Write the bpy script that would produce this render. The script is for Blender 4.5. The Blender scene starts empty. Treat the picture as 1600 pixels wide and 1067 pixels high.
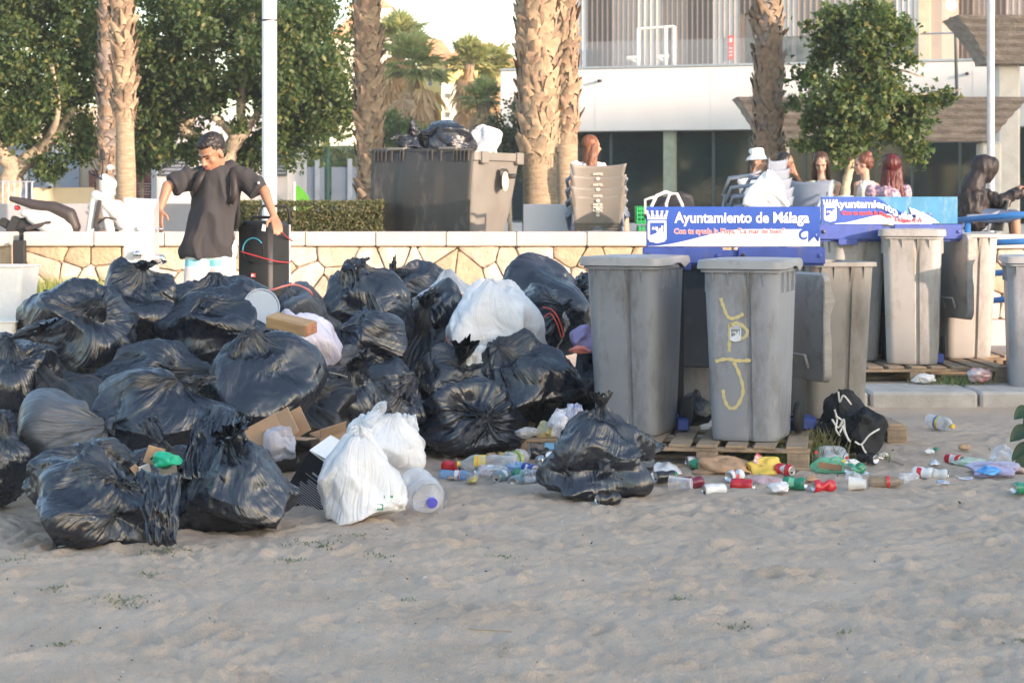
import bpy, bmesh, math, random
import numpy as np
from mathutils import Vector, Matrix, Euler
R = math.radians
SC = bpy.context.scene
COL = SC.collection
# ------------------------------------------------------------------ camera, sky, sun, exposure
CAM_H, FPX, HOR = 1.55, 3200.0, 320.0
cam_d = bpy.data.cameras.new('camera'); cam = bpy.data.objects.new('camera', cam_d); COL.objects.link(cam)
cam.location = (0, 0, CAM_H); cam.rotation_euler = (R(90), 0, 0)
cam_d.sensor_width = 36; cam_d.lens = 72; cam_d.shift_y = -(533.5 - HOR) / 1600
cam_d.clip_end = 3000; cam_d.clip_start = .05
cam_d.dof.use_dof = True; cam_d.dof.focus_distance = 11.8; cam_d.dof.aperture_fstop = 6.0
SC.camera = cam
SUN_EL, SUN_AZ = 10.5, 133.0          # azimuth clockwise from +Y (the view direction)
wd = bpy.data.worlds.new('World'); SC.world = wd; wd.use_nodes = True
wn = wd.node_tree; bg = wn.nodes['Background']
sky = wn.nodes.new('ShaderNodeTexSky'); sky.sky_type = 'NISHITA'; sky.sun_disc = False
sky.sun_elevation = R(SUN_EL); sky.sun_rotation = R(SUN_AZ); sky.air_density = 1.0; sky.dust_density = 1.2; sky.ozone_density = 1.0
wn.links.new(sky.outputs[0], bg.inputs[0]); bg.inputs[1].default_value = 0.15
sd = bpy.data.lights.new('sun', 'SUN'); sun = bpy.data.objects.new('sun', sd); COL.objects.link(sun)
sd.energy = 2.5; sd.angle = R(0.6); sd.color = (1.0, 0.76, 0.60)
to_sun = Vector((math.sin(R(SUN_AZ)) * math.cos(R(SUN_EL)), math.cos(R(SUN_AZ)) * math.cos(R(SUN_EL)), math.sin(R(SUN_EL))))
sun.rotation_euler = to_sun.to_track_quat('Z', 'Y').to_euler(); sun.location = (20, -20, 15)
SC.view_settings.view_transform = 'Standard'; SC.view_settings.look = 'None'
SC.view_settings.gamma = 1; SC.view_settings.use_curve_mapping = False
SC.view_settings.exposure = 2.0
SC.render.engine = 'CYCLES'
cy = SC.cycles; cy.use_denoising = True; cy.max_bounces = 7; cy.diffuse_bounces = 3; cy.glossy_bounces = 3
cy.transmission_bounces = 5; cy.transparent_max_bounces = 12; cy.caustics_reflective = False; cy.caustics_refractive = False
cy.sample_clamp_indirect = 4; cy.use_adaptive_sampling = True; cy.adaptive_threshold = .015

# ------------------------------------------------------------------ placing
def S(D): return FPX / D
def W(px, py, D): return Vector(((px - 800) / FPX * D, D, CAM_H - (py - HOR) / FPX * D))
def X(px, D): return (px - 800) / FPX * D
def sst(a, b, x):
    t = np.clip((np.asarray(x, float) - a) / (b - a), 0, 1); return t * t * (3 - 2 * t)

# ------------------------------------------------------------------ noise (numpy)
_r = np.random.RandomState(7)
_perm = _r.permutation(256); _perm = np.concatenate([_perm, _perm, _perm])
_g = _r.normal(size=(256, 3)); _g /= np.linalg.norm(_g, axis=1)[:, None]
def perlin(P):
    P = np.asarray(P, float); i = np.floor(P).astype(int); f = P - i; i &= 255
    u = f * f * f * (f * (f * 6 - 15) + 10); out = 0
    for dx in (0, 1):
        wx = u[:, 0] if dx else 1 - u[:, 0]
        for dy in (0, 1):
            wy = u[:, 1] if dy else 1 - u[:, 1]
            for dz in (0, 1):
                wz = u[:, 2] if dz else 1 - u[:, 2]
                h = _perm[_perm[_perm[(i[:, 0] + dx) & 255] + ((i[:, 1] + dy) & 255)] + ((i[:, 2] + dz) & 255)]
                g = _g[h]
                out = out + wx * wy * wz * (g[:, 0] * (f[:, 0] - dx) + g[:, 1] * (f[:, 1] - dy) + g[:, 2] * (f[:, 2] - dz))
    return out * 1.5
def fbm(P, oct=3, gain=.5):
    a = 1; o = 0; P = np.asarray(P, float)
    for k in range(oct): o = o + a * perlin(P + 17.3 * k); P = P * 2.03; a *= gain
    return o
def ridg(P): return 1 - np.minimum(np.abs(perlin(P)) * 2.6, 1)

# ------------------------------------------------------------------ materials
MATS = {}
def mat(name, col=(.5, .5, .5), rough=.6, metal=0., spec=.5, bump=None, var=None, col2=None, trans=0., ior=1.45, alpha=1., sss=0., emit=None, coat=0., coords='Object', mapping=None, dirt=None):
    if name in MATS: return MATS[name]
    m = bpy.data.materials.new(name); m.use_nodes = True; nt = m.node_tree; N = nt.nodes; L = nt.links
    b = N['Principled BSDF']; c4 = (*col, 1)
    b.inputs['Base Color'].default_value = c4; b.inputs['Roughness'].default_value = rough; b.inputs['Metallic'].default_value = metal
    b.inputs['Specular IOR Level'].default_value = spec; b.inputs['IOR'].default_value = ior; b.inputs['Alpha'].default_value = alpha
    b.inputs['Transmission Weight'].default_value = trans; b.inputs['Coat Weight'].default_value = coat
    if sss: b.inputs['Subsurface Weight'].default_value = sss; b.inputs['Subsurface Radius'].default_value = (.03, .02, .015)
    if emit: b.inputs['Emission Color'].default_value = (*emit[0], 1); b.inputs['Emission Strength'].default_value = emit[1]
    tc = N.new('ShaderNodeTexCoord'); src = tc.outputs[coords]
    if mapping:
        mp = N.new('ShaderNodeMapping'); mp.inputs['Scale'].default_value = mapping; L.new(src, mp.inputs[0]); src = mp.outputs[0]
    if var is None and col2 is None: var = (6., .12)
    sc_, am = var if var else (4., 1.)
    nz = N.new('ShaderNodeTexNoise'); nz.inputs['Scale'].default_value = sc_; nz.inputs['Detail'].default_value = 5; L.new(src, nz.inputs['Vector'])
    rp = N.new('ShaderNodeValToRGB'); L.new(nz.outputs[0], rp.inputs[0])
    rp.color_ramp.elements[0].position = .32; rp.color_ramp.elements[1].position = .68
    if col2 is None:
        rp.color_ramp.elements[0].color = (*[c * (1 - am) for c in col], 1); rp.color_ramp.elements[1].color = (*[min(1, c * (1 + am)) for c in col], 1)
    else:
        rp.color_ramp.elements[0].color = c4; rp.color_ramp.elements[1].color = (*col2, 1)
    last = rp.outputs[0]
    if dirt:                                            # (colour, scale, coverage)
        n2 = N.new('ShaderNodeTexNoise'); n2.inputs['Scale'].default_value = dirt[1]; n2.inputs['Detail'].default_value = 8; n2.inputs['Roughness'].default_value = .7
        m2 = N.new('ShaderNodeMapping'); m2.inputs['Scale'].default_value = (1, 1, .35); L.new(tc.outputs['Object'], m2.inputs[0]); L.new(m2.outputs[0], n2.inputs['Vector'])
        r2 = N.new('ShaderNodeMapRange'); r2.inputs[1].default_value = .62 - dirt[2] * .2; r2.inputs[2].default_value = .75; L.new(n2.outputs[0], r2.inputs[0])
        mx = N.new('ShaderNodeMixRGB'); mx.inputs[2].default_value = (*dirt[0], 1); L.new(r2.outputs[0], mx.inputs[0]); L.new(last, mx.inputs[1]); last = mx.outputs[0]
    L.new(last, b.inputs['Base Color'])
    if bump:
        nb = N.new('ShaderNodeTexNoise'); nb.inputs['Scale'].default_value = bump[0]; nb.inputs['Detail'].default_value = 6; L.new(src, nb.inputs['Vector'])
        bp = N.new('ShaderNodeBump'); bp.inputs['Strength'].default_value = bump[1]; bp.inputs['Distance'].default_value = bump[2] if len(bump) > 2 else .01
        L.new(nb.outputs[0], bp.inputs['Height']); L.new(bp.outputs[0], b.inputs['Normal'])
    MATS[name] = m; return m

def bag_mat(name, col, rough, spec=.5, trans=0., alpha=1., sheen=0.):
    m = bpy.data.materials.new(name); m.use_nodes = True; N = m.node_tree.nodes; L = m.node_tree.links; b = N['Principled BSDF']
    b.inputs['Base Color'].default_value = (*col, 1); b.inputs['Roughness'].default_value = rough; b.inputs['Specular IOR Level'].default_value = spec
    b.inputs['Transmission Weight'].default_value = trans; b.inputs['Alpha'].default_value = alpha
    tc = N.new('ShaderNodeTexCoord')
    mp = N.new('ShaderNodeMapping'); mp.inputs['Scale'].default_value = (22, 2.2, 1); L.new(tc.outputs['UV'], mp.inputs[0])
    n1 = N.new('ShaderNodeTexNoise'); n1.inputs['Scale'].default_value = 1; n1.inputs['Detail'].default_value = 5; n1.inputs['Distortion'].default_value = .6; L.new(mp.outputs[0], n1.inputs['Vector'])
    a1 = N.new('ShaderNodeMath'); a1.operation = 'SUBTRACT'; a1.inputs[1].default_value = .5; L.new(n1.outputs[0], a1.inputs[0])
    a2 = N.new('ShaderNodeMath'); a2.operation = 'ABSOLUTE'; L.new(a1.outputs[0], a2.inputs[0])
    n2 = N.new('ShaderNodeTexNoise'); n2.inputs['Scale'].default_value = 5; n2.inputs['Detail'].default_value = 2; n2.inputs['Distortion'].default_value = .8; L.new(tc.outputs['Object'], n2.inputs['Vector'])
    b1 = N.new('ShaderNodeMath'); b1.operation = 'SUBTRACT'; b1.inputs[1].default_value = .5; L.new(n2.outputs[0], b1.inputs[0])
    b2 = N.new('ShaderNodeMath'); b2.operation = 'ABSOLUTE'; L.new(b1.outputs[0], b2.inputs[0])
    ad = N.new('ShaderNodeMath'); ad.operation = 'ADD'; L.new(a2.outputs[0], ad.inputs[0]); L.new(b2.outputs[0], ad.inputs[1])
    bp = N.new('ShaderNodeBump'); bp.inputs['Strength'].default_value = .9; bp.inputs['Distance'].default_value = .02
    L.new(ad.outputs[0], bp.inputs['Height']); L.new(bp.outputs[0], b.inputs['Normal'])
    n3 = N.new('ShaderNodeTexNoise'); n3.inputs['Scale'].default_value = 7; n3.inputs['Detail'].default_value = 6; L.new(tc.outputs['Object'], n3.inputs['Vector'])
    mr = N.new('ShaderNodeMapRange'); mr.inputs[1].default_value = .35; mr.inputs[2].default_value = .7; mr.inputs[3].default_value = rough * .8; mr.inputs[4].default_value = min(1, rough * 1.5)
    L.new(n3.outputs[0], mr.inputs[0]); L.new(mr.outputs[0], b.inputs['Roughness'])
    rc = N.new('ShaderNodeMixRGB'); rc.inputs[1].default_value = (*col, 1); rc.inputs[2].default_value = (*[min(1, c * 1.35 + .004) for c in col], 1)
    m3 = N.new('ShaderNodeMapRange'); m3.inputs[1].default_value = .5; m3.inputs[2].default_value = .75; L.new(n3.outputs[0], m3.inputs[0]); L.new(m3.outputs[0], rc.inputs[0]); L.new(rc.outputs[0], b.inputs['Base Color'])
    MATS[name] = m; return m

BLK = bag_mat('black_polythene', (.011, .013, .022), .23, 1.0)
BLK2 = bag_mat('black_polythene_dull', (.020, .021, .026), .38, .6)
GRYB = bag_mat('grey_polythene', (.085, .095, .115), .35, .5)
WHT = bag_mat('white_polythene', (.70, .70, .72), .38, .4)
LAV = bag_mat('lavender_polythene', (.66, .62, .74), .38, .4)
MILK = bag_mat('milky_polythene', (.62, .64, .68), .35, .5, 0, .8)
def clear_plastic(name, col, op=.35, rough=.12):
    m = bpy.data.materials.new(name); m.use_nodes = True; N = m.node_tree.nodes; L = m.node_tree.links; b = N['Principled BSDF']
    b.inputs['Base Color'].default_value = (*col, 1); b.inputs['Roughness'].default_value = rough; b.inputs['Specular IOR Level'].default_value = .9
    tr = N.new('ShaderNodeBsdfTransparent'); tr.inputs[0].default_value = (*[min(1, .75 + .25 * c) for c in col], 1)
    lw = N.new('ShaderNodeLayerWeight'); lw.inputs[0].default_value = .35
    mr = N.new('ShaderNodeMapRange'); mr.inputs[3].default_value = op * .6; mr.inputs[4].default_value = min(1, op + .5); L.new(lw.outputs['Facing'], mr.inputs[0])
    mx = N.new('ShaderNodeMixShader'); L.new(mr.outputs[0], mx.inputs[0]); L.new(tr.outputs[0], mx.inputs[1]); L.new(b.outputs[0], mx.inputs[2])
    tc = N.new('ShaderNodeTexCoord'); n2 = N.new('ShaderNodeTexNoise'); n2.inputs['Scale'].default_value = 25; n2.inputs['Distortion'].default_value = 1; L.new(tc.outputs['Object'], n2.inputs['Vector'])
    bp = N.new('ShaderNodeBump'); bp.inputs['Strength'].default_value = .5; bp.inputs['Distance'].default_value = .01; L.new(n2.outputs[0], bp.inputs['Height']); L.new(bp.outputs[0], b.inputs['Normal'])
    L.new(mx.outputs[0], N['Material Output'].inputs[0]); MATS[name] = m; return m
CLEAR = clear_plastic('clear_plastic', (.75, .78, .82)); FILM = clear_plastic('clear_film', (.85, .86, .9), .28, .2)
CBLUE = clear_plastic('clear_blue_plastic', (.25, .5, .85), .6); CGREEN = clear_plastic('clear_green_film', (.2, .65, .4), .7, .25)

# ------------------------------------------------------------------ mesh helpers
def tag(o, label=None, cat=None, group=None, kind=None):
    if label: o['label'] = label
    if cat: o['category'] = cat
    if group: o['group'] = group
    if kind: o['kind'] = kind
    return o
def thing(name, label, cat, loc=(0, 0, 0), rz=0., group=None, rot=None, scale=1.):
    o = bpy.data.objects.new(name, None); COL.objects.link(o); o.empty_display_size = .2
    o.location = loc; o.rotation_euler = rot if rot else (0, 0, rz); o.scale = (scale,) * 3
    return tag(o, label, cat, group)
def link(name, me, parent=None, loc=None, rot=None):
    o = bpy.data.objects.new(name, me); COL.objects.link(o)
    if parent: o.parent = parent
    if loc is not None: o.location = loc
    if rot is not None: o.rotation_euler = rot
    return o
def npmesh(name, V, F, m=None, smooth=True, uv=None):
    """V (n,3); F (k,4) or (k,3) int array, or list of lists"""
    me = bpy.data.meshes.new(name)
    if isinstance(F, np.ndarray):
        V = np.asarray(V, np.float32); k, c = F.shape
        me.vertices.add(len(V)); me.vertices.foreach_set('co', V.ravel())
        me.loops.add(k * c); me.loops.foreach_set('vertex_index', F.ravel().astype(np.int32))
        me.polygons.add(k); me.polygons.foreach_set('loop_start', np.arange(0, k * c, c, dtype=np.int32))
        me.polygons.foreach_set('loop_total', np.full(k, c, np.int32))
        if uv is not None:
            l = me.uv_layers.new(name='UVMap'); l.data.foreach_set('uv', np.asarray(uv, np.float32)[F.ravel()].ravel())
        me.update(calc_edges=True); me.validate()
    else:
        me.from_pydata([tuple(map(float, v)) for v in V], [], [list(map(int, f)) for f in F]); me.update()
    if smooth: me.polygons.foreach_set('use_smooth', [True] * len(me.polygons))
    if m: me.materials.append(m)
    return me
def gridfaces(nu, nv, wrap=False):
    """vertex index = v*nu+u ; wrap in u"""
    U = np.arange(nu if wrap else nu - 1); Vv = np.arange(nv - 1)
    u, v = np.meshgrid(U, Vv); u = u.ravel(); v = v.ravel(); u1 = (u + 1) % nu
    return np.stack([v * nu + u, v * nu + u1, (v + 1) * nu + u1, (v + 1) * nu + u], 1)
class MB:
    def __init__(s): s.V = []; s.F = []
    def add(s, V, F, M=None):
        n = len(s.V)
        for v in V:
            v = Vector(v); s.V.append(M @ v if M else v)
        s.F += [[i + n for i in f] for f in F]; return s
    def box(s, c, size, rot=None, bev=0.):
        hx, hy, hz = [d / 2 for d in size]; M = Matrix.Translation(c)
        if rot is not None: M = M @ Euler(rot).to_matrix().to_4x4()
        if bev <= 0:
            V = [(x, y, z) for x in (-hx, hx) for y in (-hy, hy) for z in (-hz, hz)]
            return s.add(V, [(0, 1, 3, 2), (4, 6, 7, 5), (0, 4, 5, 1), (2, 3, 7, 6), (0, 2, 6, 4), (1, 5, 7, 3)], M)
        b = min(bev, hx * .9, hy * .9, hz * .9); V = []; idx = {}
        for sx in (-1, 1):
            for sy in (-1, 1):
                for sz in (-1, 1):
                    for a in range(3):
                        p = [sx * (hx - b), sy * (hy - b), sz * (hz - b)]; h = (hx, hy, hz)[a]; p[a] = (sx, sy, sz)[a] * h
                        idx[(sx, sy, sz, a)] = len(V); V.append(p)
        F = []
        for a in range(3):
            o1, o2 = [k for k in range(3) if k != a]
            for sg in (-1, 1):
                q = []
                for s1, s2 in ((-1, -1), (1, -1), (1, 1), (-1, 1)):
                    k = [0, 0, 0]; k[a] = sg; k[o1] = s1; k[o2] = s2; q.append(idx[(*k, a)])
                F.append(q)
        for a in range(3):
            o1, o2 = [k for k in range(3) if k != a]
            for s1 in (-1, 1):
                for s2 in (-1, 1):
                    q = []
                    for sa, ax in ((-1, o1), (1, o1), (1, o2), (-1, o2)):
                        k = [0, 0, 0]; k[a] = sa; k[o1] = s1; k[o2] = s2; q.append(idx[(*k, ax)])
                    F.append(q)
        for sx in (-1, 1):
            for sy in (-1, 1):
                for sz in (-1, 1): F.append([idx[(sx, sy, sz, a)] for a in range(3)])
        return s.add(V, F, M)
    def tube(s, path, r, n=10, caps=True):
        path = [Vector(p) for p in path]; rs = r if isinstance(r, (list, tuple)) else [r] * len(path); base = len(s.V); up = None
        for i, p in enumerate(path):
            t = (path[min(i + 1, len(path) - 1)] - path[max(i - 1, 0)]).normalized()
            if up is None: up = Vector((0, 0, 1)) if abs(t.z) < .9 else Vector((1, 0, 0))
            a = t.cross(up).normalized(); b = a.cross(t).normalized(); up = b
            for k in range(n):
                w = 2 * math.pi * k / n; s.V.append(p + (a * math.cos(w) + b * math.sin(w)) * rs[i])
        for i in range(len(path) - 1):
            for k in range(n): s.F.append([base + i * n + k, base + i * n + (k + 1) % n, base + (i + 1) * n + (k + 1) % n, base + (i + 1) * n + k])
        if caps: s.F.append([base + k for k in range(n)][::-1]); s.F.append([base + (len(path) - 1) * n + k for k in range(n)])
        return s
    def lathe(s, prof, n=20, M=None, cap=True):
        base = len(s.V); M = M or Matrix()
        for r, z in prof:
            for k in range(n):
                w = 2 * math.pi * k / n; s.V.append(M @ Vector((r * math.cos(w), r * math.sin(w), z)))
        for i in range(len(prof) - 1):
            for k in range(n): s.F.append([base + i * n + k, base + i * n + (k + 1) % n, base + (i + 1) * n + (k + 1) % n, base + (i + 1) * n + k])
        if cap: s.F.append([base + k for k in range(n)][::-1]); s.F.append([base + (len(prof) - 1) * n + k for k in range(n)])
        return s
    def prism(s, poly, y0, y1, M=None):
        """poly in (x,z), extruded along y"""
        n = len(poly); base = len(s.V); M = M or Matrix()
        for y in (y0, y1):
            for x, z in poly: s.V.append(M @ Vector((x, y, z)))
        s.F.append([base + k for k in range(n)]); s.F.append([base + n + k for k in range(n)][::-1])
        for k in range(n): s.F.append([base + k, base + n + k, base + n + (k + 1) % n, base + (k + 1) % n])
        return s
    def ell(s, c, r, n=14, m=9, rot=None):
        base = len(s.V); M = Matrix.Translation(c)
        if rot is not None: M = M @ (rot if isinstance(rot, Matrix) else Euler(rot).to_matrix().to_4x4())
        r = (r, r, r) if not hasattr(r, '__len__') else r
        for i in range(1, m):
            t = math.pi * i / m
            for k in range(n):
                w = 2 * math.pi * k / n; s.V.append(M @ Vector((r[0] * math.sin(t) * math.cos(w), r[1] * math.sin(t) * math.sin(w), r[2] * math.cos(t))))
        top = len(s.V); s.V.append(M @ Vector((0, 0, r[2]))); s.V.append(M @ Vector((0, 0, -r[2])))
        for i in range(m - 2):
            for k in range(n): s.F.append([base + i * n + k, base + (i + 1) * n + k, base + (i + 1) * n + (k + 1) % n, base + i * n + (k + 1) % n])
        for k in range(n):
            s.F.append([top, base + k, base + (k + 1) % n]); s.F.append([top + 1, base + (m - 2) * n + (k + 1) % n, base + (m - 2) * n + k])
        return s
    def cap(s, p0, p1, r0, r1, n=12):
        """tapered capsule"""
        p0 = Vector(p0); p1 = Vector(p1); s.tube([p0, p1], [r0, r1], n); s.ell(p0, r0, n, 8); s.ell(p1, r1, n, 8); return s
    def mesh(s, name='mesh', m=None, smooth=False):
        me = bpy.data.meshes.new(name); me.from_pydata([tuple(v) for v in s.V], [], s.F); me.update()
        bm = bmesh.new(); bm.from_mesh(me); bmesh.ops.recalc_face_normals(bm, faces=bm.faces); bm.to_mesh(me); bm.free()
        if smooth: me.polygons.foreach_set('use_smooth', [True] * len(me.polygons))
        if m: me.materials.append(m)
        return me
    def obj(s, name, m, parent=None, smooth=False, loc=None, rot=None, auto=None):
        me = s.mesh(name, m, smooth)
        if auto: me.set_sharp_from_angle(angle=R(auto))
        return link(name, me, parent, loc, rot)
def MT(loc, rot=(0, 0, 0), sc=(1, 1, 1)): return Matrix.LocRotScale(Vector(loc), Euler(rot), Vector(sc))
def remesh(mb, voxel, m, smooth=4, name='body', disp=None, fac=.5):
    me = mb.mesh('tmp'); o = link('tmp', me)
    md = o.modifiers.new('r', 'REMESH'); md.mode = 'VOXEL'; md.voxel_size = voxel; md.use_smooth_shade = True
    if smooth:
        sm = o.modifiers.new('s', 'SMOOTH'); sm.iterations = smooth; sm.factor = fac
    dg = bpy.context.evaluated_depsgraph_get(); ev = o.evaluated_get(dg); out = bpy.data.meshes.new_from_object(ev)
    bpy.data.objects.remove(o); bpy.data.meshes.remove(me); out.name = name
    if disp is not None:
        n = len(out.vertices); co = np.empty(n * 3); out.vertices.foreach_get('co', co); co = co.reshape(-1, 3)
        no = np.empty(n * 3); out.vertices.foreach_get('normal', no); no = no.reshape(-1, 3)
        co += no * disp(co)[:, None]; out.vertices.foreach_set('co', co.ravel()); out.update()
    out.polygons.foreach_set('use_smooth', [True] * len(out.polygons))
    out.materials.clear(); out.materials.append(m); return out
def text(s, height, m, parent, loc, rot, name='lettering', bold=.0, width=None, ext=.0008, shear=0, align='CENTER', label=None, warp=None):
    cu = bpy.data.curves.new('t', 'FONT'); cu.body = s; cu.size = height / .72; cu.align_x = align; cu.align_y = 'CENTER'; cu.offset = bold; cu.extrude = ext; cu.shear = shear; cu.resolution_u = 3
    o = link('t', cu); dg = bpy.context.evaluated_depsgraph_get(); me = bpy.data.meshes.new_from_object(o.evaluated_get(dg)); bpy.data.objects.remove(o)
    n = len(me.vertices); co = np.empty(n * 3); me.vertices.foreach_get('co', co); co = co.reshape(-1, 3)
    if width: co[:, 0] *= width / max(1e-6, co[:, 0].max() - co[:, 0].min())
    if warp: co = warp(co)
    me.vertices.foreach_set('co', co.ravel()); me.update(); me.materials.clear(); me.materials.append(m); me.name = name
    o = link(name, me, parent, loc, rot)
    if label: o['label'] = label
    return o

# ------------------------------------------------------------------ ground
def ground_z(x, y):
    x = np.asarray(x, float); y = np.asarray(y, float)
    ramp = .62 * sst(13.9, 20.8, y) * (1 - sst(-.3, 1.3, x + .0 * y)); right = .10 * sst(15.1, 15.6, y) * sst(-.3, 1.3, x)
    return ramp + right
def sand_z(x, y):
    P = np.stack([x, y * .8, 0 * x], 1); wv = np.stack([perlin(P * 1.3), perlin(P * 1.3 + 9), 0 * x], 1) * .35
    Q = P + wv
    h = .016 * np.abs(perlin(Q * np.array([3.6, 4.6, 1]))) + .021 * np.abs(perlin(Q * np.array([7.5, 9, 1]) + 5)) + .012 * np.abs(perlin(P * 17 + 2)) + .006 * perlin(P * 26) + .0035 * perlin(P * 47) + .02 * perlin(P * .9 + 3)
    h = h + .010 * (ridg(Q * np.array([1.6, 4.6, 1]) + 31) ** 2)
    rs = np.random.RandomState(3)                       # footprints
    for k in range(260):
        fy = rs.uniform(6, 12.2); fx = rs.uniform(-.27, .27) * fy; a = rs.uniform(0, 3.14); L, Wd = rs.uniform(.06, .12), rs.uniform(.035, .055)
        dx = x - fx; dy = y - fy; msk = (np.abs(dx) < .4) & (np.abs(dy) < .4)
        u = (dx[msk] * math.cos(a) + dy[msk] * math.sin(a)) / L; v = (-dx[msk] * math.sin(a) + dy[msk] * math.cos(a)) / Wd; d = u * u + v * v
        h[msk] += -.016 * np.exp(-d ** 1.5) + .010 * np.exp(-(np.sqrt(d) - 1.5) ** 2 * 4)
    near = sst(1, 5.6, y) * (1 - .75 * sst(14, 16, y))
    return ground_z(x, y) + (h - .025) * near
ys = np.concatenate([[-120, -60, -20, -5, 2, 4.5], np.linspace(5.6, 14.6, 450), np.linspace(14.7, 21.3, 60)])
us = np.concatenate([[-60, -20, -6, -3, -1.8, -1.3], np.linspace(-1.05, 1.05, 370), [1.3, 1.8, 3, 6, 20, 60]])
U_, Y_ = np.meshgrid(us, ys); X_ = U_ * (.26 * np.clip(Y_, 4, 22) + .12); x_, y_ = X_.ravel(), Y_.ravel()
sandV = np.stack([x_, y_, sand_z(x_, y_)], 1)
sm = mat('sand', (.49, .385, .300), .95, spec=.15, col2=(.60, .475, .375), var=(2.5, 1), bump=(150, .9, .012))
nt = sm.node_tree; N, L = nt.nodes, nt.links
tcs = [n for n in N if n.type == 'TEX_COORD'][0]; pb = N['Principled BSDF']
pn = N.new('ShaderNodeTexNoise'); pn.inputs['Scale'].default_value = 420; pn.inputs['Detail'].default_value = 2; L.new(tcs.outputs['Object'], pn.inputs['Vector'])
pr = N.new('ShaderNodeValToRGB'); e = pr.color_ramp.elements; e[0].position = .30; e[0].color = (.42, .40, .38, 1); e[1].position = .42; e[1].color = (1, 1, 1, 1)
e2 = e.new(.72); e2.color = (1, 1, 1, 1); e3 = e.new(.8); e3.color = (1.5, 1.5, 1.45, 1); L.new(pn.outputs[0], pr.inputs[0])
pm = N.new('ShaderNodeMixRGB'); pm.blend_type = 'MULTIPLY'; pm.inputs[0].default_value = 1; old = pb.inputs['Base Color'].links[0].from_socket
L.new(old, pm.inputs[1]); L.new(pr.outputs[0], pm.inputs[2]); L.new(pm.outputs[0], pb.inputs['Base Color'])
tag(link('sand', npmesh('sand', sandV, gridfaces(len(us), len(ys)), sm)), kind='structure')
def gz(x, y): return float(sand_z(np.array([float(x)]), np.array([float(y)]))[0])
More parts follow.
